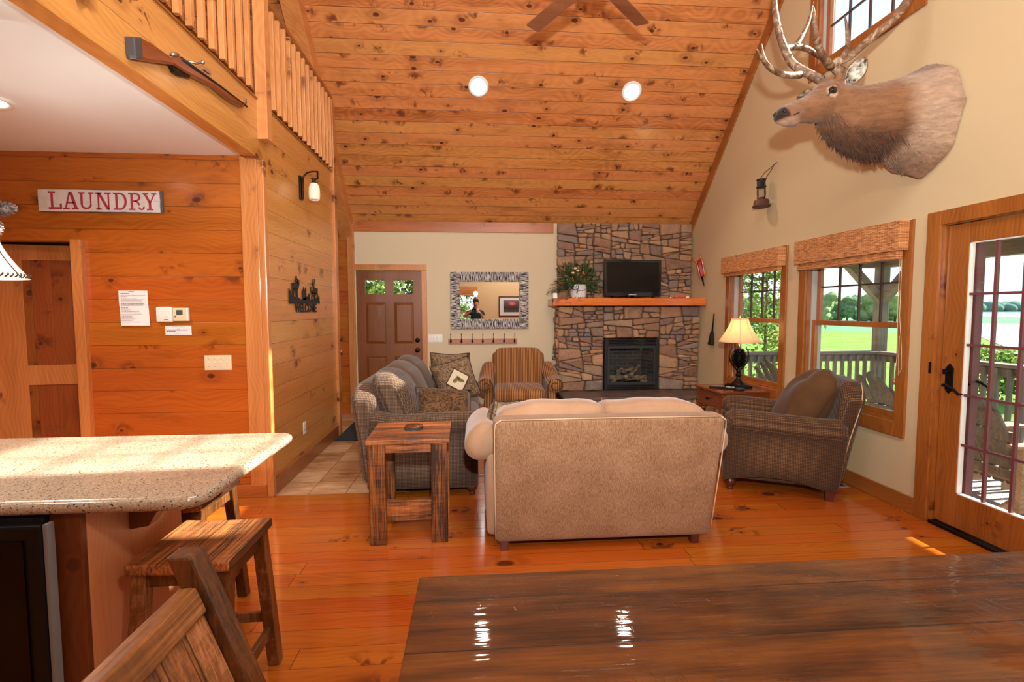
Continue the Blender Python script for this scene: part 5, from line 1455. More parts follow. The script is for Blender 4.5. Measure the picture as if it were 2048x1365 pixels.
def arc(cx, cz, rx, rz, a0, a1, w, w2=None, n=14):
    for i in range(n):
        A, B = R(a0 + (a1 - a0) * i / n), R(a0 + (a1 - a0) * (i + 1) / n); pts = []
        for a in (A, B):
            for k_ in (1, -1): pts.append((cx + (rx + k_ * w / 2) * math.cos(a), cz + (rz + k_ * (w2 or w) / 2) * math.sin(a)))
        q = [pts[0], pts[1], pts[3], pts[2]]
        L.hexa([(x_, yf, z_) for x_, z_ in q], [(x_, yf - 0.001, z_) for x_, z_ in q])
x = -0.365   # L
rb(x - 0.008, x + 0.045, H_ - SH, H_); rb(x + 0.010, x + 0.028, -H_ + SH, H_ - SH); rb(x - 0.008, x + 0.092, -H_, -H_ + SH + 0.003); rb(x + 0.076, x + 0.092, -H_ + SH, -H_ + 0.042)
x = -0.262   # A
dg((x + 0.018, -H_ + SH), (x + 0.050, H_), 0.013); dg((x + 0.094, -H_ + SH), (x + 0.057, H_), 0.024); rb(x + 0.028, x + 0.082, -0.022, -0.010)
rb(x - 0.004, x + 0.046, -H_, -H_ + SH); rb(x + 0.062, x + 0.114, -H_, -H_ + SH)
x = -0.142   # U
rb(x - 0.006, x + 0.044, H_ - SH, H_); rb(x + 0.068, x + 0.112, H_ - SH, H_); rb(x + 0.010, x + 0.028, -0.028, H_ - SH); rb(x + 0.082, x + 0.093, -0.028, H_ - SH); arc(x + 0.053, -0.028, 0.034, 0.030, 180, 360, 0.015, 0.014)
x = -0.012   # N
rb(x - 0.006, x + 0.040, H_ - SH, H_); rb(x + 0.064, x + 0.112, H_ - SH, H_); rb(x + 0.010, x + 0.022, -H_, H_ - SH); rb(x + 0.086, x + 0.098, -H_, H_ - SH); dg((x + 0.088, -H_), (x + 0.018, H_), 0.022); rb(x - 0.004, x + 0.038, -H_, -H_ + SH)
x = 0.122    # D
rb(x - 0.006, x + 0.050, H_ - SH, H_); rb(x - 0.006, x + 0.050, -H_, -H_ + SH); rb(x + 0.010, x + 0.028, -H_ + SH, H_ - SH); arc(x + 0.045, 0.0, 0.043, H_ - SH / 2, -90, 90, 0.018, SH)
x = 0.238    # R
rb(x - 0.006, x + 0.050, H_ - SH, H_); rb(x - 0.006, x + 0.044, -H_, -H_ + SH); rb(x + 0.010, x + 0.028, -H_ + SH, H_ - SH); arc(x + 0.045, 0.032, 0.034, 0.028, -90, 90, 0.017, SH); rb(x + 0.028, x + 0.05, -0.004, 0.008)
arc(x + 0.045, -0.034, 0.030, 0.034, 90, 10, 0.014, 0.012); arc(x + 0.092, -0.044, 0.018, 0.016, 180, 380, 0.012)
x = 0.346    # Y
rb(x - 0.004, x + 0.040, H_ - SH, H_); rb(x + 0.062, x + 0.102, H_ - SH, H_); dg((x + 0.048, -0.008), (x + 0.016, H_ - SH), 0.020); dg((x + 0.053, -0.008), (x + 0.084, H_ - SH), 0.012); rb(x + 0.040, x + 0.059, -H_ + SH, -0.004); rb(x + 0.024, x + 0.074, -H_, -H_ + SH)
L.v = [(p[0] - 0.035 if False else p[0] * 0.94 - 0.018, p[1], p[2] * 0.98) for p in L.v]
L.build('lettering', plain('faded_red_paint', srgb(170, 48, 66), 0.7), bd)

t = thing('wall_register', 'brown metal floor level vent grille on the laundry wall', 'vent', (0, 0, 0))
f = MB(); f.box(-2.30, -1.925, yl - 0.012, yl, 0.145, 0.172).box(-2.30, -1.925, yl - 0.012, yl, 0.004, 0.03).box(-2.30, -2.27, yl - 0.012, yl, 0.03, 0.145).box(-1.955, -1.925, yl - 0.012, yl, 0.03, 0.145)
f.build('frame', M['bronze'], t, bevel=0.002)
f = MB()
for i in range(12): f.box(-2.27, -1.955, yl - 0.009, yl - 0.002, 0.034 + i * 0.0095, 0.038 + i * 0.0095)
f.build('louvers', M['iron'], t)

# ---- welcome sign on the hall wall (cut black steel)
t = thing('welcome_sign', 'black cut metal welcome sign with elk silhouettes on the hallway boards', 'sign', (0, 0, 0))
def wp(px_, py_):  # zoom coordinates of the sign -> wall (y, z)
    p = atx(540 + px_ / 9.75, 520 + py_ / 9.75, XL + 0.012); return (p.y, p.z)
sil = MB()
def shape(pts): sil.prism([wp(*p) for p in pts], 0, XL + 0.006, XL + 0.010)
shape([(383, 855), (375, 545), (385, 545), (395, 600), (410, 600), (420, 690), (440, 705), (470, 715), (520, 725), (560, 730), (600, 765), (640, 775), (700, 720), (745, 715), (790, 775), (830, 770), (900, 760), (930, 740), (950, 750), (968, 695), (978, 855)])
shape([(440, 560), (430, 460), (470, 440), (500, 455), (530, 445), (545, 425), (585, 450), (575, 510), (560, 570), (520, 590), (480, 580)])   # elk body
shape([(525, 450), (545, 400), (585, 395), (580, 420), (560, 440), (550, 470)]); shape([(505, 400), (515, 310), (525, 310), (535, 365), (560, 385), (545, 400), (520, 395)]); shape([(485, 395), (510, 395), (540, 440), (520, 445)])
for a in ((445, 440), (470, 465), (505, 520), (535, 545)):
    shape([(a[0] - 8, 560), (a[0] + 12, 565), (a[1] + 10, 725), (a[1] - 6, 725)])
shape([(640, 780), (635, 600), (655, 580), (665, 520), (675, 560), (690, 600), (700, 540), (712, 540), (715, 780)])
shape([(745, 760), (755, 690), (765, 655), (778, 660), (785, 690), (775, 760)])
shape([(820, 640), (860, 550), (935, 555), (940, 620), (900, 665), (830, 670)]); shape([(845, 560), (840, 480), (865, 470), (875, 550)]); shape([(825, 375), (835, 375), (838, 450), (850, 480), (840, 490), (828, 450)]); shape([(882, 370), (872, 370), (866, 450), (856, 480), (866, 490), (880, 450)])
shape([(795, 540), (808, 520), (812, 600), (840, 640), (820, 660), (800, 620)])
for a in ((825, 822), (850, 885), (890, 880), (925, 940)): shape([(a[0] - 8, 640), (a[0] + 14, 645), (a[1] + 10, 770), (a[1] - 8, 770)])
sil.build('silhouette', M['iron'], t)
p0 = wp(497, 1030); p1 = wp(918, 1030); pt = wp(497, 865)
vs, fs = text_mesh('WELCOME', 0.2, 0.002, 0.006)
xs2 = [v[0] for v in vs]; zs2 = [v[1] for v in vs]; a0, a1, b0, b1 = min(xs2), max(xs2), min(zs2), max(zs2)
m = MB(); m.add([(XL + 0.008 + v[2], p0[0] + (v[0] - a0) / (a1 - a0) * (p1[0] - p0[0]), p0[1] + (v[1] - b0) / (b1 - b0) * (pt[1] - p0[1] + 0.012)) for v in vs], fs, False)
m.build('lettering', M['iron'], t, fixn=False)

# ---- sconce
t = thing('wall_sconce', 'dark bronze wall sconce with a pale glass shade on the hallway wall', 'sconce', (0, 0, 0))
m = MB(); m.box(XL, XL + 0.018, 4.835, 4.905, 2.54, 2.76); m.box(XL + 0.018, XL + 0.03, 4.85, 4.89, 2.555, 2.745); m.build('backplate', M['bronze'], t, bevel=0.003)
m = MB(); m.tube([(XL + 0.025, 4.87, 2.70), (XL + 0.035, 4.87, 2.76), (XL + 0.07, 4.87, 2.795), (XL + 0.12, 4.87, 2.805), (XL + 0.165, 4.87, 2.805)], 0.008, 8, up=(0, 1, 0)); m.box(XL + 0.158, XL + 0.172, 4.863, 4.877, 2.735, 2.81)
m.tube([(XL + 0.165, 4.87, 2.74), (XL + 0.135, 4.87, 2.735), (XL + 0.128, 4.87, 2.72)], 0.007, 8, up=(0, 1, 0)); m.build('arm', M['bronze'], t)
MB().lathe([(0.012, 2.745), (0.03, 2.735), (0.014, 2.725), (0.018, 2.71), (0.032, 2.695)], (XL + 0.13, 4.87, 0), 18).build('socket_cap', M['bronze'], t)
g = G('frosted_glass_shade'); M['frost'] = g.done(g.bsdf(srgb(240, 226, 204), 0.35, sub=0, emit=srgb(255, 230, 196), emit_s=0.12))
MB().lathe([(0.028, 2.697), (0.042, 2.68), (0.05, 2.65), (0.053, 2.60), (0.050, 2.555), (0.045, 2.54), (0.041, 2.54), (0.046, 2.56), (0.049, 2.60), (0.045, 2.65), (0.03, 2.68)], (XL + 0.13, 4.87, 0), 28, cap=False).build('glass_shade', M['frost'], t)

# ---- rifle on the loft beam
t = thing('rifle', 'old bolt action rifle with a wooden stock mounted on the loft beam', 'rifle', (0, 0, 0))
def rp(px_, py_): p = atx(px_, py_, XL + 0.03); return (p.y, p.z)
def rz_(x_, y_): return rp(x_ / 2.904, y_ / 2.904)
M['stock'] = pine('walnut_stock', (146, 70, 26), (84, 34, 12), 'yz', bw=0, knots=0, rough=0.3, coat=0.4, groove=False)
m = MB(); m.prism([rz_(*p) for p in [(790, 345), (805, 215), (870, 250), (940, 300), (975, 325), (1030, 325), (1060, 350), (1120, 400), (1180, 430), (1230, 470), (1300, 515), (1400, 590), (1420, 615), (1400, 625), (1330, 585), (1230, 505), (1120, 450), (1060, 420), (1000, 380), (960, 372), (880, 362)]], 0, XL + 0.004, XL + 0.044)
m.build('stock', M['stock'], t, bevel=0.012, seg=3)
m = MB(); m.prism([rz_(*p) for p in [(758, 212), (805, 216), (812, 340), (775, 345), (765, 320)]], 0, XL + 0.002, XL + 0.047); m.build('butt_plate', plain('worn_gunmetal', srgb(96, 100, 108), 0.4, 0.7), t, bevel=0.005)
m = MB(); A, B = rz_(1040, 350), rz_(1425, 625)
m.tube([(XL + 0.04, A[0], A[1] + 0.008), (XL + 0.04, (A[0] + B[0]) / 2, (A[1] + B[1]) / 2 + 0.012), (XL + 0.04, B[0], B[1] + 0.008)], [0.012, 0.009, 0.007], 10)
m.build('barrel', M['iron'], t)
m = MB(); m.prism([rz_(*p) for p in [(995, 385), (1030, 400), (1060, 425), (1105, 440), (1095, 455), (1040, 440), (1010, 420)]], 0, XL + 0.012, XL + 0.034); m.build('magazine', M['black'], t, bevel=0.003)
m = MB(); a = rz_(1075, 355); b = rz_(1115, 360); m.tube([(XL + 0.045, a[0], a[1]), (XL + 0.07, (a[0] + b[0]) / 2, a[1] + 0.004), (XL + 0.085, b[0], b[1])], 0.006, 8); m.ball((XL + 0.088, b[0], b[1]), 0.012); m.build('bolt_handle', M['steel'], t)
m = MB(); p = rz_(990, 318); q = rz_(1020, 322); m.tube([(XL + 0.035, p[0], p[1]), (XL + 0.04, q[0], q[1] + 0.004)], 0.011, 8); p = rz_(1415, 600); m.box(XL + 0.035, XL + 0.05, p[0] - 0.01, p[0] + 0.005, p[1], p[1] + 0.03)
p = rz_(1155, 405); q = rz_(1200, 435); m.bar((XL + 0.05, p[0], p[1] + 0.012), (XL + 0.05, q[0], q[1] + 0.012), 0.015, 0.02); m.build('sights', M['steel'], t)

# ---- loft railing
t = thing('loft_railing', 'pine loft railing with square balusters above the kitchen', 'railing', (0, 0, 0))
MB().box(-1.715, -1.60, 4.07, 5.93, 3.905, 3.945).box(-1.715, -1.60, 0.5, 3.96, 3.905, 3.945).build('top_rail', M['tr_y'], t, bevel=0.004)
MB().box(-1.70, -1.642, 0.5, 3.96, 3.15, 3.24).box(-1.70, -1.642, 4.07, 5.93, 3.15, 3.24).build('bottom_rail', M['tr_y'], t, bevel=0.003)
y = 3.832
ys = []
while y > 0.6: ys.append(y); y -= 0.1245
ys += [4.162 + i * 0.1228 for i in range(15)]
for y in ys: MB().box(-1.640, -1.604, y - 0.018, y + 0.018, 3.13, 3.905).build('baluster', M['balu'], t, bevel=0.003)
MB().box(-1.640, -1.555, 3.968, 4.062, 2.80, 4.25).build('newel_post', M['balu'], t, bevel=0.004)
MB().tube([(-1.72, 6.55, 0.955), (-1.80, 6.60, 0.985), (-2.2, 7.02, 1.16), (-2.3, 7.14, 1.18)], [0.016, 0.02, 0.02, 0.02], 10).build('stair_handrail', M['tr_x'], label='rounded end of a wooden stair handrail beyond the hallway wall', cat='handrail')

# ---- lantern on the right wall
t = thing('hanging_lantern', 'rusty old kerosene lantern hanging from a nail on the cream wall', 'lantern', (3.095, 5.165, 2.60))
LM = Matrix.Rotation(R(-4), 4, 'X')
def lm(): m = MB(); m.M = LM; return m
lm().lathe([(0.088, 0.0), (0.092, 0.008), (0.085, 0.016), (0.078, 0.02), (0.078, 0.055), (0.07, 0.07), (0.04, 0.082), (0.03, 0.10)], (0, 0, 0), 26).build('fuel_tank', M['rust'], t)
lm().lathe([(0.03, 0.10), (0.045, 0.125), (0.05, 0.15), (0.045, 0.18), (0.032, 0.20), (0.030, 0.20), (0.043, 0.178), (0.048, 0.15), (0.043, 0.127), (0.028, 0.102)], (0, 0, 0), 22, cap=False).build('glass_globe', M['glass'], t)
lm().lathe([(0.034, 0.205), (0.05, 0.21), (0.05, 0.218), (0.042, 0.225), (0.042, 0.272), (0.036, 0.285), (0.048, 0.29), (0.048, 0.295), (0.02, 0.302), (0.004, 0.304)], (0, 0, 0), 22).build('chimney_cap', M['iron'], t)
m = lm()
for s_ in (-1, 1): m.tube([(0, s_ * 0.05, 0.075), (0, s_ * 0.066, 0.10), (0, s_ * 0.066, 0.20), (0, s_ * 0.062, 0.24), (0, s_ * 0.045, 0.262)], 0.008, 8)
m.build('side_tubes', M['iron'], t)
m = MB(); m.tube([(0.0, 0.045, 0.27), (0.01, 0.045, 0.32), (0.03, 0.0, 0.37), (0.06, -0.07, 0.405), (0.05, -0.115, 0.40), (0.03, -0.11, 0.36), (0.01, -0.07, 0.31), (0.0, -0.055, 0.255)], 0.003, 6); m.build('bail_handle', M['iron'], t)
m = MB(); m.tube([(0.05, -0.095, 0.405), (0.075, -0.11, 0.43), (0.092, -0.11, 0.44)], 0.0035, 6); m.build('nail', M['iron'], t)

# ---- bellows and hearth brush
t = thing('bellows', 'small fireplace bellows of wood and red leather hung on the wall by the chimney', 'bellows', (0, 0, 0))
def pear(mb, c, ax, nrm, L_, W_, th, n=22):
    ax = Vector(ax).normalized(); nrm = Vector(nrm).normalized(); sd = ax.cross(nrm).normalized(); pts = []
    for i in range(n):
        a = 2 * PI * i / n; u = math.cos(a); w_ = math.sin(a) * W_ * (0.72 - 0.35 * u); pts.append(Vector(c) + ax * u * L_ + sd * w_)
    mb.rings([[p - nrm * th / 2 for p in pts], [p + nrm * th / 2 for p in pts]], True, False)
c0 = Vector((3.10, 6.66, 2.05)); ax = Vector((0.05, -0.42, -0.9)).normalized()
nr = Vector((-0.55, -0.75, 0.33)).normalized(); nr = (nr - ax * nr.dot(ax)).normalized()
n2 = Vector((-0.9, 0.38, -0.15)).normalized(); n2 = (n2 - ax * n2.dot(ax)).normalized()
M['bell'] = M['table2']
m = MB(); pear(m, c0 - n2 * 0.0, ax, n2, 0.13, 0.10, 0.012); m.build('paddle', M['mantel'], t, bevel=0.002)
m = MB(); pear(m, c0 + Vector((0.045, -0.05, 0.03)), (ax + Vector((0, 0.10, 0))).normalized(), n2, 0.13, 0.08, 0.012); m.build('paddle', M['mantel'], t, bevel=0.002)
m = MB(); pear(m, c0 + Vector((0.022, -0.03, 0.01)), ax, n2, 0.125, 0.085, 0.045); m.build('leather', M['redw'], t, bevel=0.006)
m = MB(); m.tube([c0 - ax * 0.12, c0 - ax * 0.2 + Vector((-0.02, 0.06, 0))], [0.012, 0.009], 8); m.tube([c0 - ax * 0.12 + Vector((0.045, -0.05, 0.03)), c0 - ax * 0.20 + Vector((0.04, -0.05, 0.03))], [0.012, 0.010], 8); m.build('handles', M['mantel'], t)
m = MB(); m.tube([c0 + ax * 0.12 + Vector((0.02, -0.02, 0)), c0 + ax * 0.25 + Vector((0.02, -0.02, 0))], [0.014, 0.006], 10); m.build('nozzle', M['bronze'], t)
t = thing('hearth_brush', 'black hearth brush hanging on the wall right of the mantel', 'brush', (0, 0, 0))
MB().tube([(3.165, 6.30, 1.44), (3.16, 6.31, 1.33), (3.16, 6.33, 1.19)], [0.009, 0.008, 0.014], 8, flat=1.0).build('handle', M['black'], t)
MB().hexa([(3.13, 6.30, 1.02), (3.18, 6.30, 1.02), (3.18, 6.40, 1.03), (3.13, 6.40, 1.03)], [(3.145, 6.31, 1.20), (3.175, 6.31, 1.20), (3.175, 6.355, 1.20), (3.145, 6.355, 1.20)]).build('bristles', M['matteb'], t, bevel=0.004)

# ---- woven blinds
g = G('woven_bamboo'); x, y, z = g.xyz(g.obj())
nr_ = g.noise(g.vec(x * 3, y * 16, z * 150), 1.0, 3, 0.6); row = (z * 2 * PI / 0.0085).sin() * 0.5 + 0.5; th_ = ((y + x) * 2 * PI / 0.022).sin().sstep(0.82, 0.98)
c = g.ramp(nr_ * 0.85 + row * 0.2, [(0.36, srgb(112, 54, 24)), (0.5, srgb(186, 112, 60)), (0.66, srgb(226, 160, 100))])
c = g.mix(th_ * 0.5, c, srgb(226, 170, 120))
M['bamboo'] = g.done(g.bsdf(c, 0.7, 0, g.bump(row + nr_, 0.6, 0.003)))
def blind(label, y0, y1, yr, ztop, zbot, zst, gap):
    t = thing('woven_blind', label, 'blind', (0, 0, 0))
    MB().box(3.088, 3.094, y0, y1, zbot, ztop).box(3.094, 3.166, y1 - 0.006, y1, zbot, ztop).box(3.094, 3.166, y0, y0 + 0.006, zbot, ztop).build('valance', M['bamboo'], t)
    s_ = MB(); s_.box(3.115, 3.15, y0 + 0.03, y1 - 0.03, zst, zbot + 0.05)
    for i in range(3): s_.puff((3.13, (y0 + y1) / 2, zst + 0.012 + i * 0.018), (0.026, (y1 - y0) / 2 - 0.028, 0.010), 0.009, n=3)
    s_.build('folded_shade', M['bamboo'], t)
    MB().box(3.10, 3.165, y0 + 0.01, y1 - 0.01, ztop - 0.03, ztop - 0.008).build('headrail', M['tr_y'], t)
    return t
blind('raised woven bamboo blind over the smaller far window', 4.83, 6.0, 0, 2.135, 1.945, 1.90, 0)
b2 = blind('raised woven bamboo blind over the large near window', 3.40, 4.58, 0, 2.145, 1.93, 1.865, 0)
m = MB(); m.tube([(3.155, 3.455, 1.95), (3.15, 3.45, 1.5), (3.15, 3.435, 1.15), (3.15, 3.45, 0.97)], 0.0022, 5); m.tube([(3.155, 3.44, 1.95), (3.15, 3.43, 1.45), (3.155, 3.405, 1.2), (3.155, 3.40, 1.05), (3.155, 3.425, 1.0), (3.155, 3.43, 1.3)], 0.0022, 5)
c_ = m.build('pull_cord', M['f_cream'], b2); MB().lathe([(0.004, 0.0), (0.010, -0.01), (0.011, -0.03), (0.006, -0.04)], (3.15, 3.45, 0.97), 10).build('tassel', M['tr_y'], c_)

# ---- recessed ceiling lights in the slope
nsl = Vector((0, -1, -1)).normalized()
def can_light(label, x, y, z, n, rad, group=None):
    t = thing('recessed_light', label, 'ceiling light', (x, y, z), 0, group)
    t.rotation_euler = Vector(n).to_track_quat('Z', 'Y').to_euler()
    MB().lathe([(rad, 0.0), (rad + 0.002, 0.006), (rad - 0.006, 0.012), (rad * 0.76, 0.007), (rad * 0.74, 0.002), (rad * 0.74, 0.0)], (0, 0, 0), 36, cap=False).build('trim_ring', M['wplast'], t)
    MB().lathe([(rad * 0.76, 0.0005), (rad * 0.72, 0.004), (0.01, 0.005)], (0, 0, 0), 32).build('lens', M['lampw'], t)
    return t
for x, lab in ((0.068, 'lit round downlight in the sloped ceiling, left of the pair'), (1.86, 'lit round downlight in the sloped ceiling, right of the pair nearer the elk')):
    y = 5.825; can_light(lab, x, y, zc(y) - 0.002, nsl, 0.115, 'downlights in the sloped ceiling')
    lamp('downlight', 'SPOT', (x, y - 0.02, zc(y) - 0.05), 55, (1, 0.9, 0.76), direction=(0, -0.25, -1), spot_size=R(110), spot_blend=0.6, shadow_soft_size=0.07)
can_light('lit round downlight in the white kitchen ceiling', -2.745, 3.08, 2.689, (0, 0, -1), 0.125)
for x, y in ((-2.745, 3.08), (-2.5, 1.0), (-3.9, 1.6)):
    lamp('kitchen_downlight', 'SPOT', (x, y, 2.64), 60, (1, 0.9, 0.78), direction=(0, 0, -1), spot_size=R(130), spot_blend=0.6, shadow_soft_size=0.09)

# ---- ceiling fan
t = thing('ceiling_fan', 'ceiling fan with brown wooden blades hanging under the ridge', 'ceiling fan', (0.846, 3.49, 3.80))
MB().lathe([(0.015, 0.10), (0.09, 0.085), (0.11, 0.03), (0.11, -0.02), (0.08, -0.05), (0.05, -0.09), (0.01, -0.10)], (0, 0, 0), 28).build('motor_housing', M['bronze'], t)
MB().cyl((0, 0, 0.08), (0, 0, zc(3.49) - 3.80 - 0.02), 0.014).build('down_rod', M['bronze'], t)
for i in range(5):
    a = R(118 - 72 * i); bm_ = MB(); bm_.M = Matrix.Rotation(a, 4, 'Z') @ Matrix.Rotation(R(9), 4, 'X')
    round_slab(bm_, lambda s_: rrect(0.20 + s_, 0.76 - s_, -0.062 + s_, 0.062 - s_, (0.015, 0.015, 0.015, 0.015)), -0.008, 0.0, 0.003, 2)
    bl2 = bm_.build('blade', M['fanb'], t); bm_ = MB(); bm_.M = Matrix.Rotation(a, 4, 'Z'); bm_.box(0.09, 0.26, -0.02, 0.02, -0.004, 0.006); bm_.build('bracket', M['bronze'], bl2)

# ---- antler style pendant over the island, at the left edge of the view
t = thing('pendant_light', 'pendant light with pinecones and a lit cream bell shade at the left edge', 'pendant light', (-2.095, 2.2, 1.636))
g = G('white_lit_shade'); tr_ = g.n('ShaderNodeBsdfTranslucent'); tr_.inputs[0].default_value = srgb(255, 250, 240)
di = g.n('ShaderNodeBsdfDiffuse'); di.inputs[0].default_value = srgb(250, 244, 232)
ad = g.n('ShaderNodeMixShader'); ad.inputs[0].default_value = 0.55
g.t.links.new(di.outputs[0], ad.inputs[1]); g.t.links.new(tr_.outputs[0], ad.inputs[2])
sh2 = bell(MB(), 0.205, 0.115, 0.0, 0.165, 0.4).build('lamp_shade', g.done(S(g, ad.outputs[0])), t)
s = MB()
for j in range(8):
    a = 2 * PI * j / 8 + 0.15; s.tube([((0.115 + 0.091 * (1 - q) ** 1.4) * math.cos(a), (0.115 + 0.091 * (1 - q) ** 1.4) * math.sin(a), 0.165 * q) for q in [i / 8 for i in range(9)]], 0.0025, 6)
for j in range(64):
    a = 2 * PI * j / 64; s.tube([(0.203 * math.cos(a), 0.203 * math.sin(a), 0.002), (0.207 * math.cos(a + 0.05), 0.207 * math.sin(a + 0.05), 0.012), (0.200 * math.cos(a + 0.08), 0.200 * math.sin(a + 0.08), 0.018)], 0.003, 5)
s.build('lacing', M['welt'], sh2)
g = G('silver_brown_bark'); n = g.noise(g.obj(), 50, 3, 0.6); M['bark'] = g.done(g.bsdf(g.ramp(n, [(0.35, srgb(84, 70, 66)), (0.6, srgb(168, 158, 158))]), 0.5, 0.3, g.bump(n, 0.7, 0.01)))
m = MB(); m.tube([(0.0, 0, 0.16), (0.08, 0, 0.20), (0.135, 0, 0.24), (0.125, 0, 0.32), (0.11, 0.01, 0.42), (0.11, 0, 0.52), (0.08, 0, 0.60), (0.0, 0, 0.64)], [0.014, 0.014, 0.016, 0.014, 0.014, 0.013, 0.012, 0.012], 8)
m.tube([(0.0, 0, 0.16), (-0.15, 0, 0.22), (-0.17, 0, 0.40), (-0.10, 0, 0.6), (0, 0, 0.64)], 0.013, 8); m.cyl((0, 0, 0.63), (0, 0, 1.05), 0.006); m.lathe([(0.06, 1.053), (0.06, 1.03), (0.02, 1.0)], (0, 0, 0), 18)
for a in (0.3, 1.3, 2.4, 3.6, 5.0): m.tube([(0.02 * math.cos(a), 0.02 * math.sin(a), 0.18), (0.11 * math.cos(a), 0.11 * math.sin(a), 0.172), (0.125 * math.cos(a), 0.125 * math.sin(a), 0.15)], 0.008, 6)
m.build('branch_frame', M['bark'], t)
def cone(mb, c, d, L_, r_):
    d = Vector(d).normalized(); u = d.orthogonal().normalized(); v = d.cross(u)
    mb.tube([Vector(c), Vector(c) + d * L_ * .3, Vector(c) + d * L_ * .7, Vector(c) + d * L_], [r_ * .5, r_ * .85, r_ * .6, r_ * .15], 10)
    for i in range(8):
        q = (i + 0.5) / 8; rr = r_ * (math.sin(PI * (0.18 + 0.74 * q)) ** 0.7)
        for j in range(10):
            a = 2 * PI * (j + 0.5 * (i % 2)) / 10; o = u * math.cos(a) + v * math.sin(a); s_ = u * -math.sin(a) + v * math.cos(a)
            p = Vector(c) + d * L_ * q; mb.add([p + o * rr * .6 - s_ * rr * .22, p + o * rr * .6 + s_ * rr * .22, p + o * rr * 1.15 + d * L_ * .07 + s_ * rr * .12, p + o * rr * 1.15 + d * L_ * .07 - s_ * rr * .12], [(0, 1, 2, 3)], False)
m = MB(); cone(m, (0.125, 0, 0.275), (1, 0, 0.10), 0.095, 0.028); m.build('pinecone', M['bark'], t)
m = MB(); cone(m, (0.13, 0, 0.25), (0.25, -0.1, -1), 0.085, 0.026); m.build('pinecone', M['bark'], t)
lamp('pendant_bulb', 'POINT', (-2.095, 2.2, 1.72), 34, (1, 0.95, 0.86), shadow_soft_size=0.04)

# floor register and mat
t = thing('floor_register', 'dark floor vent beside the right baseboard', 'vent', (3.07, 3.97, 0.0))
MB().box(-0.07, 0.07, -0.14, 0.14, 0.0, 0.004).build('frame', M['inkg'], t, bevel=0.001)
m = MB()
for i in range(12): m.box(-0.055, 0.055, -0.125 + i * 0.0215, -0.112 + i * 0.0215, 0.004, 0.006)
m.build('louvers', M['iron'], t)
g = G('dark_mat'); n = g.noise(g.obj(), 220, 2, 0.7); M['mat'] = g.done(g.bsdf(g.ramp(n, [(0.3, srgb(34, 36, 42)), (0.7, srgb(62, 64, 72))]), 0.95, 0, g.bump(n, 0.8, 0.005)))
MB().add([(-1.60, 5.69, 0.012), (-0.93, 5.69, 0.012), (-0.93, 7.06, 0.012), (-1.60, 7.06, 0.012), (-1.60, 5.69, 0.0), (-0.93, 5.69, 0.0), (-0.93, 7.06, 0.0), (-1.60, 7.06, 0.0)], [(0, 1, 2, 3), (4, 7, 6, 5), (0, 4, 5, 1), (1, 5, 6, 2), (2, 6, 7, 3), (3, 7, 4, 0)], False).build('door_mat', M['mat'], label='charcoal floor mat on the tiles inside the entry door', cat='mat')
# ------------------------------------------------------------------ elk shoulder mount
t = thing('elk_mount', 'mounted bull elk head and shoulders with large antlers on the right wall', 'elk mount', (0, 0, 0))
E = MB()
def ell(c, ax, up, ry, zt, zb, n=28, pw=1.0):
    """ring around c; ax = direction of the spine, up; ry half width, zt up extent, zb down extent"""
    ax = Vector(ax).normalized(); up = Vector(up); up = (up - ax * up.dot(ax)).normalized(); sd = ax.cross(up).normalized(); pts = []
    for i in range(n):
        a = 2 * PI * i / n; s_ = math.sin(a); c_ = math.cos(a)
        w_ = ry * (abs(c_) ** pw) * (1 if c_ > 0 else -1)
        pts.append(Vector(c) + sd * w_ + up * (zt * s_ if s_ > 0 else zb * s_))
    if ax.x < -0.99 and c[0] > 3.1:
        pts = [Vector(c) + (p - Vector(c)) * (1 + 0.035 * math.sin(i * 1.9) + 0.02 * math.sin(i * 3.7)) for i, p in enumerate(pts)]
        for p in pts: p.x = min(p.x, 3.186)
    return pts
# shoulder and neck
body = [((3.184, 3.335, 2.86), (-1, 0, 0), .290, .340, .43), ((3.13, 3.355, 2.86), (-1, 0, .0), .300, .315, .405), ((3.03, 3.375, 2.87), (-1, 0, 0), .285, .262, .325), ((2.90, 3.39, 2.875), (-1, 0, 0), .255, .22, .29),
        ((2.79, 3.40, 2.87), (-1, 0, 0.02), .205, .205, .28), ((2.68, 3.41, 2.88), (-1, 0, .08), .17, .19, .25), ((2.58, 3.42, 2.93), (-1, -.1, .12), .145, .16, .22), ((2.50, 3.41, 2.97), (-1, -.2, .05), .12, .125, .18), ((2.44, 3.40, 2.98), (-1, -.3, 0), .09, .09, .12)]
E.rings([ell(c, a, (0, 0, 1), ry, zt, zb) for c, a, ry, zt, zb in body])
# head in its own frame
P0 = Vector((2.545, 3.425, 3.015)); hd = Vector((-0.925, -0.30, -0.33)).normalized(); hs = hd.cross(Vector((0, 0, 1))).normalized(); hu = hs.cross(hd).normalized()
def HP(x, y, z): return P0 + hd * x + hs * y + hu * z
def hring(x, hw, zt, zb, pw=1.0, n=28):
    pts = []
    for i in range(n):
        a = 2 * PI * i / n; s_, c_ = math.sin(a), math.cos(a); w_ = hw * (1 - 0.18 * max(0, -s_)) * (abs(c_) ** pw) * (1 if c_ > 0 else -1)
        zc_ = (zt + zb) / 2; pts.append(HP(x, w_, zc_ + (zt - zb) / 2 * s_))
    return pts
E.rings([hring(*q) for q in ((-0.09, .06, .05, -.08), (-0.06, .098, .085, -.14), (0.0, .116, .105, -.185), (0.06, .116, .105, -.198), (0.12, .108, .092, -.175), (0.18, .098, .068, -.155), (0.24, .086, .050, -.148), (0.30, .074, .038, -.132),
                             (0.36, .066, .032, -.120), (0.42, .063, .026, -.116), (0.47, .065, .022, -.118), (0.51, .063, .014, -.114), (0.538, .053, -.002, -.098), (0.553, .032, -.022, -.074))])
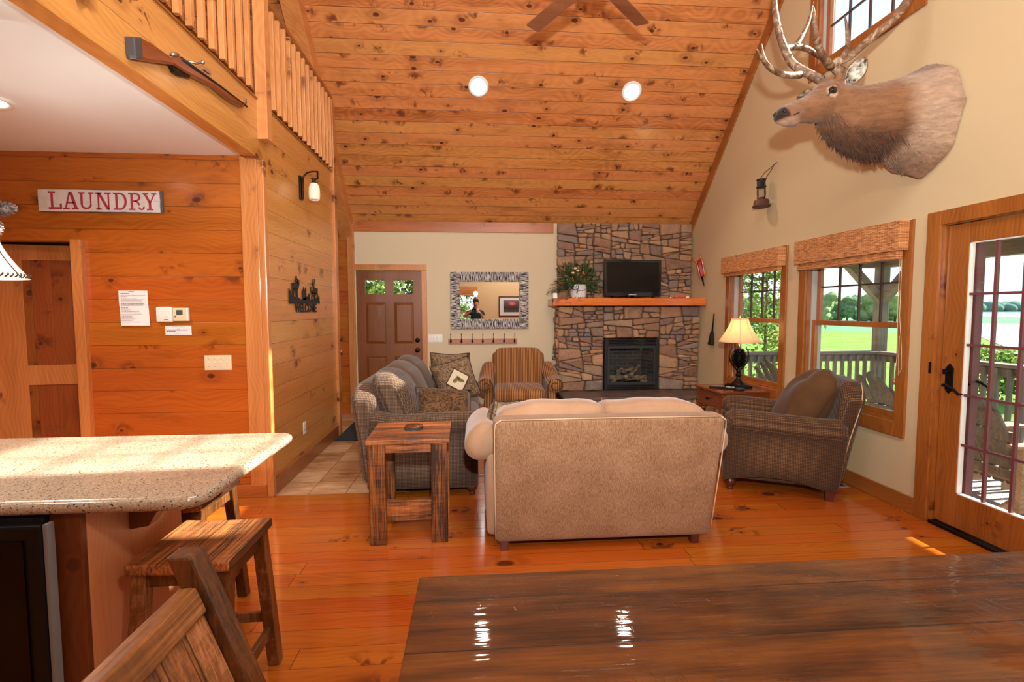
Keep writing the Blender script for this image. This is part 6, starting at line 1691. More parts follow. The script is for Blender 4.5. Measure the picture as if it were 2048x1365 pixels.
# brow ridges, jaw, nostril bulges, antler burrs
for s_ in (-1, 1):
    E.ball(HP(0.10, s_ * .088, .052), .045, .04, .028, 12, 8)
    E.ball(HP(0.02, s_ * .085, -.09), .06, .05, .06, 12, 8)
    E.ball(HP(0.49, s_ * .033, -.012), .028, .022, .022, 10, 7)
    E.tube([HP(-0.01, s_ * .055, .07), HP(-0.035, s_ * .068, .135)], [.036, .030], 12)
E.ball(HP(0.44, 0, -.108), .05, .04, .022, 12, 8)
g = G('elk_coat'); x, y, z = g.xyz(g.pos())
st_ = g.noise(g.vec(x * 10, y * 16, z * 34), 1.0, 5, 0.7, 0.6); bl_n = g.noise(g.pos(), 5.0, 3, 0.5)
sh_m = g.math('ADD', x, bl_n * 0.12)
hide = sh_m.sstep(2.93, 3.06)                                 # pale flank near the wall
mane = g.math('MULTIPLY', (z * -1.0 - x * 0.05 + bl_n * 0.12).sstep(-2.94, -2.74), g.math('SUBTRACT', 1.0, hide))
mane = g.math('MULTIPLY', mane, (x + bl_n * 0.05).sstep(2.28, 2.46))
c = g.mix(hide, srgb(130, 88, 58), srgb(170, 140, 116))
c = g.mix(mane * 0.85, c, srgb(74, 44, 27))
low = g.math('MULTIPLY', hide, (z * -1.0).sstep(-2.66, -2.46)); c = g.mix(low * 0.7, c, srgb(120, 80, 50))
top = g.math('MULTIPLY', (z + bl_n * 0.04).sstep(3.10, 3.16), x.sstep(2.60, 2.7)); c = g.mix(top * 0.7, c, srgb(104, 66, 36))
muz = x.lt(2.155) * 1.0
hx = (x * hd.x + y * hd.y + z * hd.z) - P0.dot(hd)
hz_ = (x * hu.x + y * hu.y + z * hu.z) - P0.dot(hu)
eyl = None
for s_ in (-1, 1):
    ep = HP(0.125, s_ * .092, .012); dv = g.math('SQRT', g.math('ADD', g.math('ADD', (x - ep.x) * (x - ep.x), (y - ep.y) * (y - ep.y)), (z - ep.z) * (z - ep.z)))
    c = g.mix(dv.sstep(0.030, 0.050, 1, 0) * 0.75, c, srgb(186, 160, 136))
chin = g.math('MULTIPLY', hx.sstep(0.38, 0.50), g.math('SUBTRACT', 1.0, hz_.sstep(-0.085, -0.060)))
c = g.mix(chin * 0.7, c, srgb(176, 146, 122))
c = g.mix(g.math('MULTIPLY', hx.sstep(0.505, 0.525), hz_.sstep(-0.070, -0.055) * 0.92), c, srgb(28, 22, 22))
c = g.hsv(c, 0.5, 1.0, g.math('ADD', st_ * 1.4, 0.30))
M['elk'] = g.done(g.bsdf(c, 0.8, 0, g.bump(st_, 0.9, 0.012), sheen=0.25, spec=0.25))
eb = E.build('body', M['elk'], t, fixn=True)
rm = eb.modifiers.new('remesh', 'REMESH'); rm.mode = 'VOXEL'; rm.voxel_size = 0.009; rm.use_smooth_shade = True
sm = eb.modifiers.new('smooth', 'SMOOTH'); sm.factor = 0.5; sm.iterations = 7
tx = bpy.data.textures.new('fur_clumps', 'CLOUDS'); tx.noise_scale = 0.035; tx.noise_depth = 3
dm = eb.modifiers.new('fur', 'DISPLACE'); dm.texture = tx; dm.strength = 0.010; dm.mid_level = 0.5
# eyes, ears, mouth, nostrils
for s_ in (-1, 1):
    e = MB(); e.ball(HP(0.118, s_ * .095, .022), .030, .020, .025, 16, 10); ey = e.build('eye', M['gloss'], t)
    m = MB(); c0 = HP(0.118, s_ * .102, .022); pts = []
    for i in range(17):
        a = 2 * PI * i / 16; pts.append(c0 + hd * (.032 * math.cos(a)) + hu * (.022 * math.sin(a)) + hs * (s_ * (.002 - 0.004 * abs(math.cos(a)))))
    m.tube(pts, 0.0045, 6); m.tube([HP(0.15, s_ * .096, .012), HP(0.175, s_ * .092, -.008)], [.006, .002], 6)
    m.build('eye_rim', plain('dark_eyelid', srgb(34, 24, 20), 0.6), ey)
    # ear: cupped leaf shape
    b0 = HP(-0.055, s_ * .092, .035); tip = HP(-0.03, s_ * .27, .085) if s_ > 0 else HP(-0.085, s_ * .215, .165)
    ea = (tip - b0); L_ = ea.length; ea.normalize(); fw = (hd * 0.8 + hu * -0.1 + hs * s_ * 0.3); fw = (fw - ea * fw.dot(ea)).normalized(); wd = ea.cross(fw).normalized()
    ro, ri = [], []
    n = 12
    for i in range(n + 1):
        q = i / n; w_ = 0.058 * math.sin(PI * min(1, q * 0.93 + 0.07)) ** 0.75 + 0.002; row = []
        for j in range(9):
            u = -1 + 2 * j / 8; row.append(b0 + ea * L_ * q + wd * w_ * u + fw * (-0.030 * (1 - u * u) * (1 - q * .5) + 0.008))
        ro.append(row)
    m = MB(); m.rings(ro, False, True, closed=False)
    er = m.build('ear', plain('ear_brown_fur', srgb(138, 92, 58), 0.85), t); so = er.modifiers.new('solid', 'SOLIDIFY'); so.thickness = 0.008
    m = MB(); m.rings([[p + fw * 0.010 + (b0 + ea * L_ * (i / n) - p) * 0.10 for p in row] for i, row in enumerate(ro)][:-1], False, True, closed=False)
    g = G('ear_lining_fur'); nz = g.noise(g.pos(), 28, 4, 0.6); M['earin'] = g.done(g.bsdf(g.ramp(nz, [(0.36, srgb(60, 52, 46)), (0.46, srgb(160, 148, 132)), (0.6, srgb(214, 206, 190))]), 0.9, 0, g.bump(nz, 0.8, 0.01)))
    m.build('ear_lining', M['earin'], er)
    m = MB(); m.tube([HP(0.525, s_ * .030, -.012), HP(0.54, s_ * .036, -.02), HP(0.535, s_ * .044, -.034)], [.010, .012, .006], 8); m.build('nostril', M['matteb'], t)
    m = MB(); m.tube([HP(0.545, s_ * .012, -.062), HP(0.525, s_ * .044, -.066), HP(0.48, s_ * .058, -.062), HP(0.43, s_ * .056, -.056), HP(0.395, s_ * .056, -.05)], [.005, .006, .006, .005, .002], 6); m.build('mouth_line', M['matteb'], t)
# mane tufts hanging under neck and along the back
r6 = random.Random(9); m = MB()
def tuft(p, d, L_, w_):
    p = Vector(p); d = Vector(d).normalized(); sd = Vector((r6.uniform(-1, 1), r6.uniform(-1, 1), 0)).normalized() * w_; k = Vector((r6.gauss(0, .1), r6.gauss(0, .1), 0)) * L_
    m.add([p - sd, p + sd, p + d * L_ * .6 + k + sd * .4, p + d * L_ + k * 1.6, p + d * L_ * .6 + k - sd * .4], [(0, 1, 2, 4), (4, 2, 3)], False)
for i in range(1500):
    q = r6.random(); k = q * 6.2 + 1.2; j = min(len(body) - 2, int(k)); f = k - j
    c = Vector(body[j][0]).lerp(Vector(body[j + 1][0]), f); ry = body[j][2] * (1 - f) + body[j + 1][2] * f; zb = body[j][4] * (1 - f) + body[j + 1][4] * f
    a = r6.gauss(0, .55); a = max(-0.95, min(0.95, a)); p = c + Vector((0, math.sin(a) * ry, -math.cos(a) * zb)) * 0.985
    tuft(p, (0.35 if c.x > 2.6 else 0.2, math.sin(a) * .35, -1), r6.uniform(0.03, 0.085) * (0.35 if c.x > 2.93 else 1.0), 0.005)
for i in range(260):
    q = r6.random(); p = HP(0.12 * q - 0.02, r6.gauss(0, .04), -.17 - .0 * q); tuft(p, (0.3, 0, -1), r6.uniform(0.03, 0.08), 0.004)
for i in range(200):
    q = r6.random(); j = int(q * 5); p = Vector(body[j][0]).lerp(Vector(body[j + 1][0]), q * 5 - j) + Vector((0, r6.gauss(0, .02), (body[j][3] * (1 - q * 5 + j) + body[j + 1][3] * (q * 5 - j)) - 0.004)); tuft(p, (0.8, 0, 0.5), r6.uniform(0.015, 0.035), 0.003)
m.build('mane', M['elk'], t, fixn=False)
# antlers
g = G('antler'); n1 = g.noise(g.pos(), 16, 5, 0.7, 1.0); M['antl'] = g.done(g.bsdf(g.ramp(n1, [(0.36, srgb(84, 56, 36)), (0.52, srgb(128, 94, 68)), (0.70, srgb(200, 176, 150))]), 0.5, 0, g.bump(n1, 0.7, 0.008)))
def smooth_path(P, R_, k=4):
    P = [Vector(p) for p in P]; out, rr = [], []
    for i in range(len(P) - 1):
        p0, p1, p2, p3 = P[max(0, i - 1)], P[i], P[i + 1], P[min(len(P) - 1, i + 2)]
        for j in range(k):
            t_ = j / k; out.append(0.5 * ((2 * p1) + (p2 - p0) * t_ + (2 * p0 - 5 * p1 + 4 * p2 - p3) * t_ ** 2 + (3 * p1 - p0 - 3 * p2 + p3) * t_ ** 3)); rr.append(R_[i] + (R_[i + 1] - R_[i]) * t_)
    out.append(P[-1]); rr.append(R_[-1]); return out, rr
def horn(mb, pts, rad):
    p, r_ = smooth_path(pts, rad); mb.tube(p, [q * 1.2 for q in r_], 12)
nb_, fb_ = HP(-0.032, -.068, .13), HP(-0.032, .068, .13)
if nb_.y > fb_.y: nb_, fb_ = fb_, nb_
m = MB()   # near antler: main beam sweeps back to the right
horn(m, [nb_, at(1668, 128, 3.33), at(1700, 112, 3.28), at(1735, 82, 3.24), at(1775, 48, 3.20), at(1808, 12, 3.18), at(1828, -30, 3.2), at(1838, -80, 3.25)], [.030, .026, .022, .021, .022, .023, .018, .014])
horn(m, [at(1662, 134, 3.34), at(1643, 108, 3.22), at(1632, 72, 3.12), at(1629, 40, 3.08), at(1627, 14, 3.06)], [.024, .019, .016, .011, .003])
horn(m, [at(1684, 120, 3.30), at(1695, 96, 3.24), at(1695, 66, 3.20), at(1690, 32, 3.18)], [.020, .014, .011, .003])
m.build('antler', M['antl'], t)
m = MB()   # far antler
horn(m, [fb_, at(1590, 132, 3.62), at(1572, 105, 3.66), at(1560, 72, 3.70), at(1551, 30, 3.76), at(1549, -10, 3.82), at(1556, -60, 3.9)], [.028, .024, .023, .021, .019, .016, .012])
horn(m, [at(1600, 150, 3.56), at(1572, 150, 3.48), at(1545, 140, 3.42), at(1526, 120, 3.38), at(1514, 98, 3.36)], [.022, .018, .015, .011, .003])
horn(m, [at(1550, 142, 3.43), at(1534, 128, 3.5), at(1526, 108, 3.56), at(1523, 88, 3.6)], [.015, .012, .008, .003])
horn(m, [at(1568, 98, 3.67), at(1590, 94, 3.72), at(1615, 98, 3.78), at(1640, 116, 3.82)], [.022, .020, .018, .012])
horn(m, [at(1592, 92, 3.72), at(1603, 74, 3.76), at(1617, 44, 3.82), at(1627, 4, 3.88)], [.018, .014, .011, .003])
m.build('antler', M['antl'], t)
# ------------------------------------------------------------------ outside
def greyw(name, a, b, axes, bw=0):
    g = G(name); u, v, w = pick(g, g.obj(), axes); n = g.noise(g.vec(u * 3, v * 60, w * 60), 1.0, 4, 0.65); n2 = g.noise(g.obj(), 2.5, 3)
    c = g.ramp(n * 0.6 + n2 * 0.4, [(0.35, srgb(*a)), (0.65, srgb(*b))])
    return g.done(g.bsdf(c, 0.8, 0, g.bump(n, 0.4, 0.004)))
M['dk_y'] = greyw('weathered_deck_boards', (128, 124, 122), (176, 172, 168), 'yx')
M['rl_y'] = greyw('weathered_rail_y', (92, 84, 76), (132, 122, 112), 'yz'); M['rl_x'] = greyw('weathered_rail_x', (96, 90, 84), (136, 128, 120), 'xz'); M['rl_z'] = greyw('weathered_post', (96, 90, 84), (136, 128, 122), 'zx')
M['adk'] = greyw('weathered_chair_wood', (88, 80, 72), (136, 124, 112), 'zx')
M['adb'] = greyw('weathered_arm_wood', (140, 112, 84), (184, 152, 120), 'yx')
d = MB()
for i in range(16): d.box(3.34 + i * 0.137, 3.34 + i * 0.137 + 0.129, -1.5, 6.2, -0.09, -0.05)
d.build('floor_deck', M['dk_y'], kind='structure')
st(MB().box(3.36, 5.5, -1.5, 6.18, -0.3, -0.1), 'trim_18', M['rl_y'])
pr_ = thing('deck_railing', 'weathered grey wooden deck railing with square balusters outside the windows', 'railing', (0, 0, 0))
MB().box(5.22, 5.38, 2.37, 5.99, 0.915, 0.95).box(5.28, 5.32, 2.37, 5.99, 0.82, 0.915).build('top_rail', M['rl_y'], pr_, bevel=0.004)
MB().box(5.22, 5.38, -1.33, 2.23, 0.915, 0.95).box(5.28, 5.32, -1.33, 2.23, 0.82, 0.915).build('top_rail', M['rl_y'], pr_)
MB().box(3.36, 5.23, 5.98, 6.14, 0.915, 0.95).box(3.36, 5.23, 6.04, 6.08, 0.82, 0.915).build('top_rail', M['rl_x'], pr_, bevel=0.004)
MB().box(5.28, 5.32, 2.37, 5.99, 0.04, 0.13).build('bottom_rail', M['rl_y'], pr_); MB().box(3.36, 5.23, 6.04, 6.08, 0.04, 0.13).build('bottom_rail', M['rl_x'], pr_)
for i in range(18): MB().box(3.42 + i * 0.1035 - 0.017, 3.42 + i * 0.1035 + 0.017, 6.005, 6.038, 0.06, 0.90).build('baluster', M['rl_z'], pr_)
for i in [k for k in range(58) if abs(5.93 - k * 0.125 - 2.3) > 0.1]: MB().box(5.245, 5.279, 5.93 - i * 0.125 - 0.017, 5.93 - i * 0.125 + 0.017, 0.06, 0.90).build('baluster', M['rl_z'], pr_)
po = thing('porch', 'grey porch posts with diagonal braces and header beam outside the windows', 'porch', (0, 0, 0))
for y in (6.06, 2.3, -1.4): MB().box(5.24, 5.36, y - 0.06, y + 0.06, -0.05, 2.03).build('post', M['rl_z'], po, bevel=0.006)
MB().box(5.24, 5.36, -1.5, 6.12, 2.03, 2.25).build('beam', M['rl_y'], po); MB().box(3.36, 5.24, 6.0, 6.12, 2.03, 2.25).build('beam', M['rl_x'], po)
MB().bar((5.28, 6.06, 1.62), (4.84, 6.06, 2.06), 0.09, 0.10, up=(0, 1, 0)).build('brace', M['rl_x'], po); MB().bar((5.3, 6.02, 1.62), (5.3, 5.58, 2.06), 0.09, 0.10, up=(1, 0, 0)).build('brace', M['rl_y'], po)
rf = MB(); rf.prism([(3.345, 3.10), (5.85, 2.30), (5.85, 2.38), (3.345, 3.18)], 1, -1.7, 6.3); rf.build('roof', M['rl_x'], po)

def adirondack(label, loc, rz):
    t = thing('adirondack_chair', label, 'deck chair', loc, rz, 'wooden deck chairs on the porch')
    # local: faces -y, origin under the seat
    def L(y, z): return (y, z)
    for i in range(5):
        x = (i - 2) * 0.108; top = 0.98 - 0.055 * abs(i - 2) ** 1.5 * 0.75; fan = 1 + 0.0
        y0, z0, y1, z1 = 0.14, 0.20, 0.54, top - 0.02
        m = MB(); pts = []
        for s_, (a0, a1) in ((-1, (0, 0)), (1, (0, 0))): pass
        ax = Vector((x * 0.12, y1 - y0, z1 - z0)); n = ax.normalized(); u = Vector((1, 0, 0)); nn = u.cross(n).normalized()
        b = Vector((x * 0.88, y0, z0)); w0, w1 = 0.036, 0.045; out = []
        for q in [k / 6 for k in range(7)]: out.append((q, w0 + (w1 - w0) * q))
        fr, bk2 = [], []
        prof = [(w0 * -1, 0.0)] + [(w0, 0.0), (w1, 0.90), (w1 * .8, 0.955), (w1 * .45, 0.99), (0, 1.0), (-w1 * .45, 0.99), (-w1 * .8, 0.955), (-w1, 0.90)]
        A = [b + u * px_ + ax * q for px_, q in prof]; B = [p + nn * 0.02 for p in A]
        m.rings([A, B], True, False); m.build('back_slat', M['adk'], t)
    for z, y in ((0.30, 0.20), (0.62, 0.37)): MB().box(-0.27, 0.27, y + 0.0, y + 0.03, z - 0.035, z + 0.035).build('back_batten', M['adk'], t)
    for i in range(6): y = 0.14 - i * 0.098; z = 0.235 + 0.025 * i; MB().box(-0.26, 0.26, y - 0.043, y + 0.043, z, z + 0.022).build('seat_slat', M['adb'], t)
    for s_ in (-1, 1):
        m = MB(); m.prism([(-0.42, 0.30), (-0.42, 0.37), (-0.34, 0.375), (0.16, 0.245), (0.58, 0.06), (0.60, 0.0), (0.48, 0.0), (0.10, 0.15)], 0, s_ * 0.262 - 0.012, s_ * 0.262 + 0.012); m.build('side_rail', M['adb'], t)
        MB().box(s_ * 0.285 - 0.012, s_ * 0.285 + 0.012, -0.40, -0.28, 0.0, 0.545).build('front_leg', M['adb'], t)
        m = MB(); m.prism([(s_ * 0.235, 0.40), (s_ * 0.23, -0.30), (s_ * 0.22, -0.46), (s_ * 0.30, -0.49), (s_ * 0.38, -0.46), (s_ * 0.385, -0.20), (s_ * 0.31, 0.42)], 2, 0.545, 0.567); m.build('arm', M['adb'], t, bevel=0.003)
        MB().box(s_ * 0.275 - 0.03, s_ * 0.275 + 0.03, 0.30, 0.34, 0.07, 0.545).build('rear_leg', M['adb'], t)
    return t
adirondack('wooden deck chair seen through the small far window', (4.0, 5.60, -0.05), PI / 2)
adirondack('wooden deck chair seen through the large window behind the check armchair', (4.19, 4.32, -0.05), PI / 2 + 0.05)
adirondack('wooden deck chair seen through the glass patio door', (4.24, 3.50, -0.05), PI / 2 + 0.05)

# ground, reeds, lake
g = G('meadow_grass'); x, y, z = g.xyz(g.pos()); n = g.noise(g.vec(x * 0.25, y * 0.9, 0.0), 1.0, 4, 0.6); n2 = g.noise(g.vec(x * 3, y * 3, 0.0), 1.0, 4, 0.7)
c = g.ramp(n * 0.6 + n2 * 0.4, [(0.3, srgb(74, 102, 34)), (0.5, srgb(98, 126, 46)), (0.7, srgb(122, 142, 66))])
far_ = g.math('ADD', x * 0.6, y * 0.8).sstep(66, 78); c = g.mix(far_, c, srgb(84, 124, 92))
gv_ = g.math('MULTIPLY', g.math('ADD', x * 0.6 + y * 0.8, n * 2.0).sstep(10.5, 11.5), g.math('SUBTRACT', 1.0, g.math('ADD', x * 0.6 + y * 0.8, n * 3.0).sstep(14, 15.5))); c = g.mix(gv_ * 0.8, c, srgb(186, 178, 164))
M['grass'] = g.done(g.bsdf(c, 0.9, spec=0.1))
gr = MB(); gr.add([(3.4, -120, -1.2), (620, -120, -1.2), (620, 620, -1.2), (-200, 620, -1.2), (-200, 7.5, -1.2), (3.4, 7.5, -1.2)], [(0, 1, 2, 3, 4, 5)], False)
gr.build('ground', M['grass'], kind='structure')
M['water'] = (lambda g: g.done(g.bsdf(srgb(150, 170, 180), 0.12, 0, g.bump(g.noise(g.vec(g.xyz(g.pos())[0] * 0.6, g.xyz(g.pos())[1] * 2.0, 0.0), 1.0, 3), 0.1, 0.05), spec=0.9)))(G('lake_water'))
lk = MB()
lk.add([(30, 14, -1.17), (36, 30.5, -1.17), (60, 56, -1.17), (90, 84, -1.17), (120, 60, -1.17), (120, -90, -1.17), (28, -90, -1.17)], [(0, 1, 2, 3, 4, 5, 6)], False)
lk.build('lake', M['water'], label='pale reflective lake beyond the lawn seen through the patio door', cat='lake')
lk = MB(); lk.add([(140, 100, -1.165), (190, 182, -1.165), (420, 395, -1.165), (420, -100, -1.165), (140, -100, -1.165)], [(0, 1, 2, 3, 4)], False)
lk.build('lake', M['water'], label='far band of the lake under the distant wooded shore', cat='lake')

# trees: lumpy crowns built of displaced balls
M['crown'] = (lambda g: g.done(g.bsdf(g.ramp(g.math('ADD', g.noise(g.obj(), 1.3, 5, 0.7) * 0.7, g.objrand() * 0.3), [(0.3, srgb(92, 134, 104)), (0.48, srgb(136, 172, 116)), (0.66, srgb(184, 198, 124))]), 0.9, 0, g.bump(g.noise(g.obj(), 3.0, 5, 0.8), 1.0, 0.5), spec=0.1)))(G('far_foliage'))  # distance haze is mixed into these crown colours
M['bark2'] = plain('tree_bark', srgb(92, 76, 60), 0.9)
r8 = random.Random(21)
def crown_mb(h, w):
    m = MB()
    for k in range(11):
        a = r8.uniform(0, 2 * PI); rr = r8.uniform(0, 0.6) * w / 2; zc_ = h * r8.uniform(0.16, 0.84); s_ = w * r8.uniform(0.20, 0.32)
        c0 = (rr * math.cos(a), rr * math.sin(a), zc_); k0 = len(m.v); m.ball(c0, s_, s_, s_ * 0.85, 14, 9)
        for i in range(k0, len(m.v)):
            p = Vector(m.v[i]); d_ = (p - Vector(c0)); m.v[i] = tuple(Vector(c0) + d_ * (1 + 0.35 * mnoise.noise(p * 1.6)))
    return m
protos = []
for k in range(4):
    h, w = 6.0 + 0.5 * k, 5.6
    tt = thing('tree', 'leafy tree in the wooded edge beyond the meadow', 'tree', (0, 0, -1.2), 0, 'trees beyond the meadow')
    crown_mb(h, w).build('crown', M['crown'], tt); MB().cyl((0, 0, 0), (0, 0, h * .6), 0.25, 0.14, 8).build('trunk', M['bark2'], tt)
    protos.append(tt)
pos_t = []
for i in range(17):
    px_ = 1478 + i * 24; Y_ = (98 if i % 2 else 106) + r8.uniform(-2, 2)
    p = at(px_, 640, Y_); pos_t.append((p.x, p.y))
for i, (x, y) in enumerate(pos_t):
    o = protos[i] if i < 4 else copy_tree(protos[i % 4])
    o.location = (x, y, -1.2); o.rotation_euler.z = r8.uniform(0, 6); s_ = r8.uniform(0.8, 0.98); o.scale = (s_, s_, s_)
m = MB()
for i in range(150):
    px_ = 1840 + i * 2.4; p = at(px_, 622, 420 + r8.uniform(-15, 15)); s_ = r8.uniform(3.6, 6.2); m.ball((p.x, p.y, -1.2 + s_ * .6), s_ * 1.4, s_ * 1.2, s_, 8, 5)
m.build('far_shore_woods', (lambda g: g.done(g.bsdf(srgb(96, 124, 112), 0.95, spec=0.0)))(G('hazy_woods')), kind='stuff', label='hazy line of woods on the far lake shore', cat='woods')  # haze of the far shore is part of this flat colour

# leafy shrubs near the house
g = G('bright_leaves'); rr_ = g.island(); ds = g.n('ShaderNodeBsdfTranslucent'); cc = g.ramp(rr_, [(0, srgb(60, 94, 26)), (0.5, srgb(98, 130, 42)), (1, srgb(140, 162, 74))])
g.put(ds.inputs[0], cc); bs_ = g.bsdf(cc, 0.55); mxx = g.n('ShaderNodeMixShader'); mxx.inputs[0].default_value = 0.4
g.t.links.new(bs_.k, mxx.inputs[1]); g.t.links.new(ds.outputs[0], mxx.inputs[2]); M['leafy'] = g.done(S(g, mxx.outputs[0]))
def leafy_tree(name, label, loc, h, w, nleaf, trunk=True, ls=0.05, seed=1, zlo=0.2):
    r_ = random.Random(seed); t = thing(name, label, 'tree' if trunk else 'shrub', loc)
    tr = MB(); tips = []
    tr.tube([(0, 0, 0), (0.02, 0.01, h * .4), (0, 0, h * .9)], [0.05, 0.035, 0.01], 8)
    for i in range(26):
        z = h * r_.uniform(zlo, 0.92); a = r_.uniform(0, 2 * PI); l_ = w / 2 * r_.uniform(0.5, 1.0) * math.sqrt(max(0.1, 1 - ((z / h - 0.5) / 0.62) ** 2)); e = Vector((math.cos(a) * l_, math.sin(a) * l_, z + 0.18 * l_))
        tr.tube([(0, 0, z), Vector((0, 0, z)).lerp(e, .5) + Vector((0, 0, .05)), e], [0.014, 0.01, 0.004], 5); tips.append((Vector((0, 0, z)), e))
    tr.build('branches', M['bark2'], t)
    lm_ = MB()
    for i in range(nleaf):
        b, e = tips[r_.randrange(len(tips))]; p = b.lerp(e, r_.uniform(0.25, 1.1)) + Vector((r_.gauss(0, .13), r_.gauss(0, .13), r_.gauss(0, .13)))
        d = Vector((r_.gauss(0, 1), r_.gauss(0, 1), r_.gauss(-.3, .7))).normalized() * ls * r_.uniform(.7, 1.3); s_ = d.cross(Vector((r_.gauss(0, 1), r_.gauss(0, 1), r_.gauss(0, 1)))).normalized() * ls * .33
        lm_.add([p, p + d * .4 + s_, p + d, p + d * .4 - s_], [(0, 1, 2, 3)], False)
    lm_.build('foliage', M['leafy'], t, fixn=False)
    return t
leafy_tree('young_tree', 'bright green leafy young tree beyond the deck, seen through the small window', (4.62, 7.5, -1.2), 3.9, 1.5, 4200, True, 0.065, 3)
leafy_tree('shrub', 'leafy green shrub behind the deck railing left of the porch post', (3.95, 9.2, -1.2), 2.5, 1.2, 4500, False, 0.055, 4)
leafy_tree('shrub', 'green shrub near the shore seen between balusters through the patio door', (15.5, 12.5, -1.2), 1.5, 3.2, 5000, False, 0.12, 6)
leafy_tree('tree', 'leafy tree outside seen through the entry door panes', (-1.3, 9.2, -0.6), 4.0, 3.4, 14000, True, 0.10, 8)
leafy_tree('tree', 'leafy tree behind the house seen only through the rear window', (-0.8, -6.5, -0.6), 5.0, 4.5, 9000, True, 0.12, 9)
# ------------------------------------------------------------------ behind the camera: rear wall, photographer
t = thing('framed_picture', 'framed dusk landscape with white mat, seen reflected in the wall mirror', 'picture', (1.30, YF + 0.001, 1.61))
T3 = Matrix.Rotation(PI, 4, 'Z')
m = MB(); m.M = T3
w_, h_, k = 0.46, 0.345, 0.035
for a in ((-w_, w_, h_ - k, h_), (-w_, w_, -h_, -h_ + k), (-w_, -w_ + k, -h_ + k, h_ - k), (w_ - k, w_, -h_ + k, h_ - k)): m.box(a[0], a[1], -0.03, 0, a[2], a[3])
m.build('frame', M['mahog'], t, bevel=0.004)
m = MB(); m.M = T3; m.box(-w_ + k, w_ - k, -0.012, 0, -h_ + k, h_ - k); mt = m.build('mat_board', plain('pale_mat_board', srgb(206, 208, 212), 0.8), t)
g = G('dusk_landscape'); x, y, z = g.xyz(g.obj()); n = g.noise(g.vec(x * 7, 0.0, z * 12), 1.0, 4, 0.6)
sun_ = g.math('SQRT', x * x + (z - 0.10) * (z - 0.10) * 3.0)
c = g.ramp(z * 1.6 + n * 0.35 + 0.3, [(0.1, srgb(92, 70, 60)), (0.4, srgb(52, 42, 48)), (0.62, srgb(96, 74, 84)), (0.8, srgb(120, 96, 110))]); c = g.mix(sun_.sstep(0.02, 0.16, 1, 0), c, srgb(226, 110, 96))
m = MB(); m.M = T3; m.box(-0.30, 0.30, -0.014, -0.012, -0.20, 0.21); m.build('print', g.done(g.bsdf(c, 0.4)), mt)
t = thing('woven_blind', 'raised woven blind over the rear window behind the photographer', 'blind', (0, 0, 0))
MB().box(-1.15, 0.12, YF + 0.07, YF + 0.076, 1.98, 2.28).box(-1.15, -1.144, YF, YF + 0.07, 1.98, 2.28).box(0.114, 0.12, YF, YF + 0.07, 1.98, 2.28).build('valance', M['bamboo'], t)

# photographer
ph = thing('photographer', 'person in a dark teal shirt holding a camera, visible only in the wall mirror', 'person', (0.05, -0.36, 0))
def skin_obj(name, joints, edges, mat, parent, sub=2, root=0):
    me = bpy.data.meshes.new(name); me.from_pydata([j[0] for j in joints], edges, []); me.materials.append(mat)
    o = bpy.data.objects.new(name, me); COL.objects.link(o); o.parent = parent
    sk = o.modifiers.new('skin', 'SKIN'); sk.use_smooth_shade = True
    for i, j in enumerate(joints):
        r_ = j[1]; me.skin_vertices[0].data[i].radius = (r_, r_) if not isinstance(r_, tuple) else r_
        me.skin_vertices[0].data[i].use_root = (i == root)
    sb = o.modifiers.new('sub', 'SUBSURF'); sb.levels = sub; sb.render_levels = sub
    return o
M['skin'] = plain('skin', srgb(214, 158, 130), 0.5, sub=0.1)
J = []; ED = []
def jn(p, r_, par=None):
    J.append((p, r_)); 
    if par is not None: ED.append((par, len(J) - 1))
    return len(J) - 1
pel = jn((0, 0, 0.96), (0.16, 0.11)); wa = jn((0, 0, 1.12), (0.14, 0.10), pel); ch = jn((0, 0.0, 1.32), (0.17, 0.115), wa); nk0 = jn((0, 0.01, 1.45), (0.10, 0.08), ch); nk = jn((0, 0.02, 1.53), 0.055, nk0); hb0 = jn((0, 0.03, 1.60), 0.065, nk)
h1 = jn((0, 0.04, 1.67), (0.078, 0.098), hb0); h2 = jn((0, 0.03, 1.76), (0.066, 0.085), h1)
for s_ in (-1, 1):
    hip = jn((s_ * 0.10, 0, 0.90), 0.095, pel); kn = jn((s_ * 0.12, 0.01, 0.50), 0.06, hip); an = jn((s_ * 0.13, -0.01, 0.09), 0.042, kn); jn((s_ * 0.135, 0.06, 0.035), 0.035, an); jn((s_ * 0.14, 0.14, 0.03), 0.030, len(J) - 1)
    sh0 = jn((s_ * 0.18, 0.0, 1.42), 0.062, nk0); el_ = jn((s_ * (0.36 if s_ < 0 else 0.25), 0.10, 1.30 if s_ < 0 else 1.20), 0.044, sh0); wr = jn((s_ * 0.13, 0.245, 1.455 if s_ < 0 else 1.41), 0.028, el_); pm = jn((s_ * 0.085, 0.275, 1.475 if s_ < 0 else 1.43), (0.034, 0.02), wr)
    for f in range(4):
        a = jn((s_ * 0.06, 0.288 + 0.006 * f, 1.515 - 0.02 * f - (0 if s_ < 0 else 0.05)), 0.0095, pm); b = jn((s_ * 0.035, 0.30, 1.52 - 0.02 * f - (0 if s_ < 0 else 0.05)), 0.0085, a); jn((s_ * (0.02 + 0.003 * f), 0.295, 1.517 - 0.02 * f - (0 if s_ < 0 else 0.05)), 0.0075, b)
    a = jn((s_ * 0.075, 0.25, 1.50 - (0 if s_ < 0 else 0.05)), 0.011, pm); jn((s_ * 0.05, 0.235, 1.52 - (0 if s_ < 0 else 0.05)), 0.009, a)
bd_ = skin_obj('body', J, ED, M['skin'], ph)
M['teal'] = fabric('teal_shirt', 'plain', (34, 62, 72), (48, 78, 90))
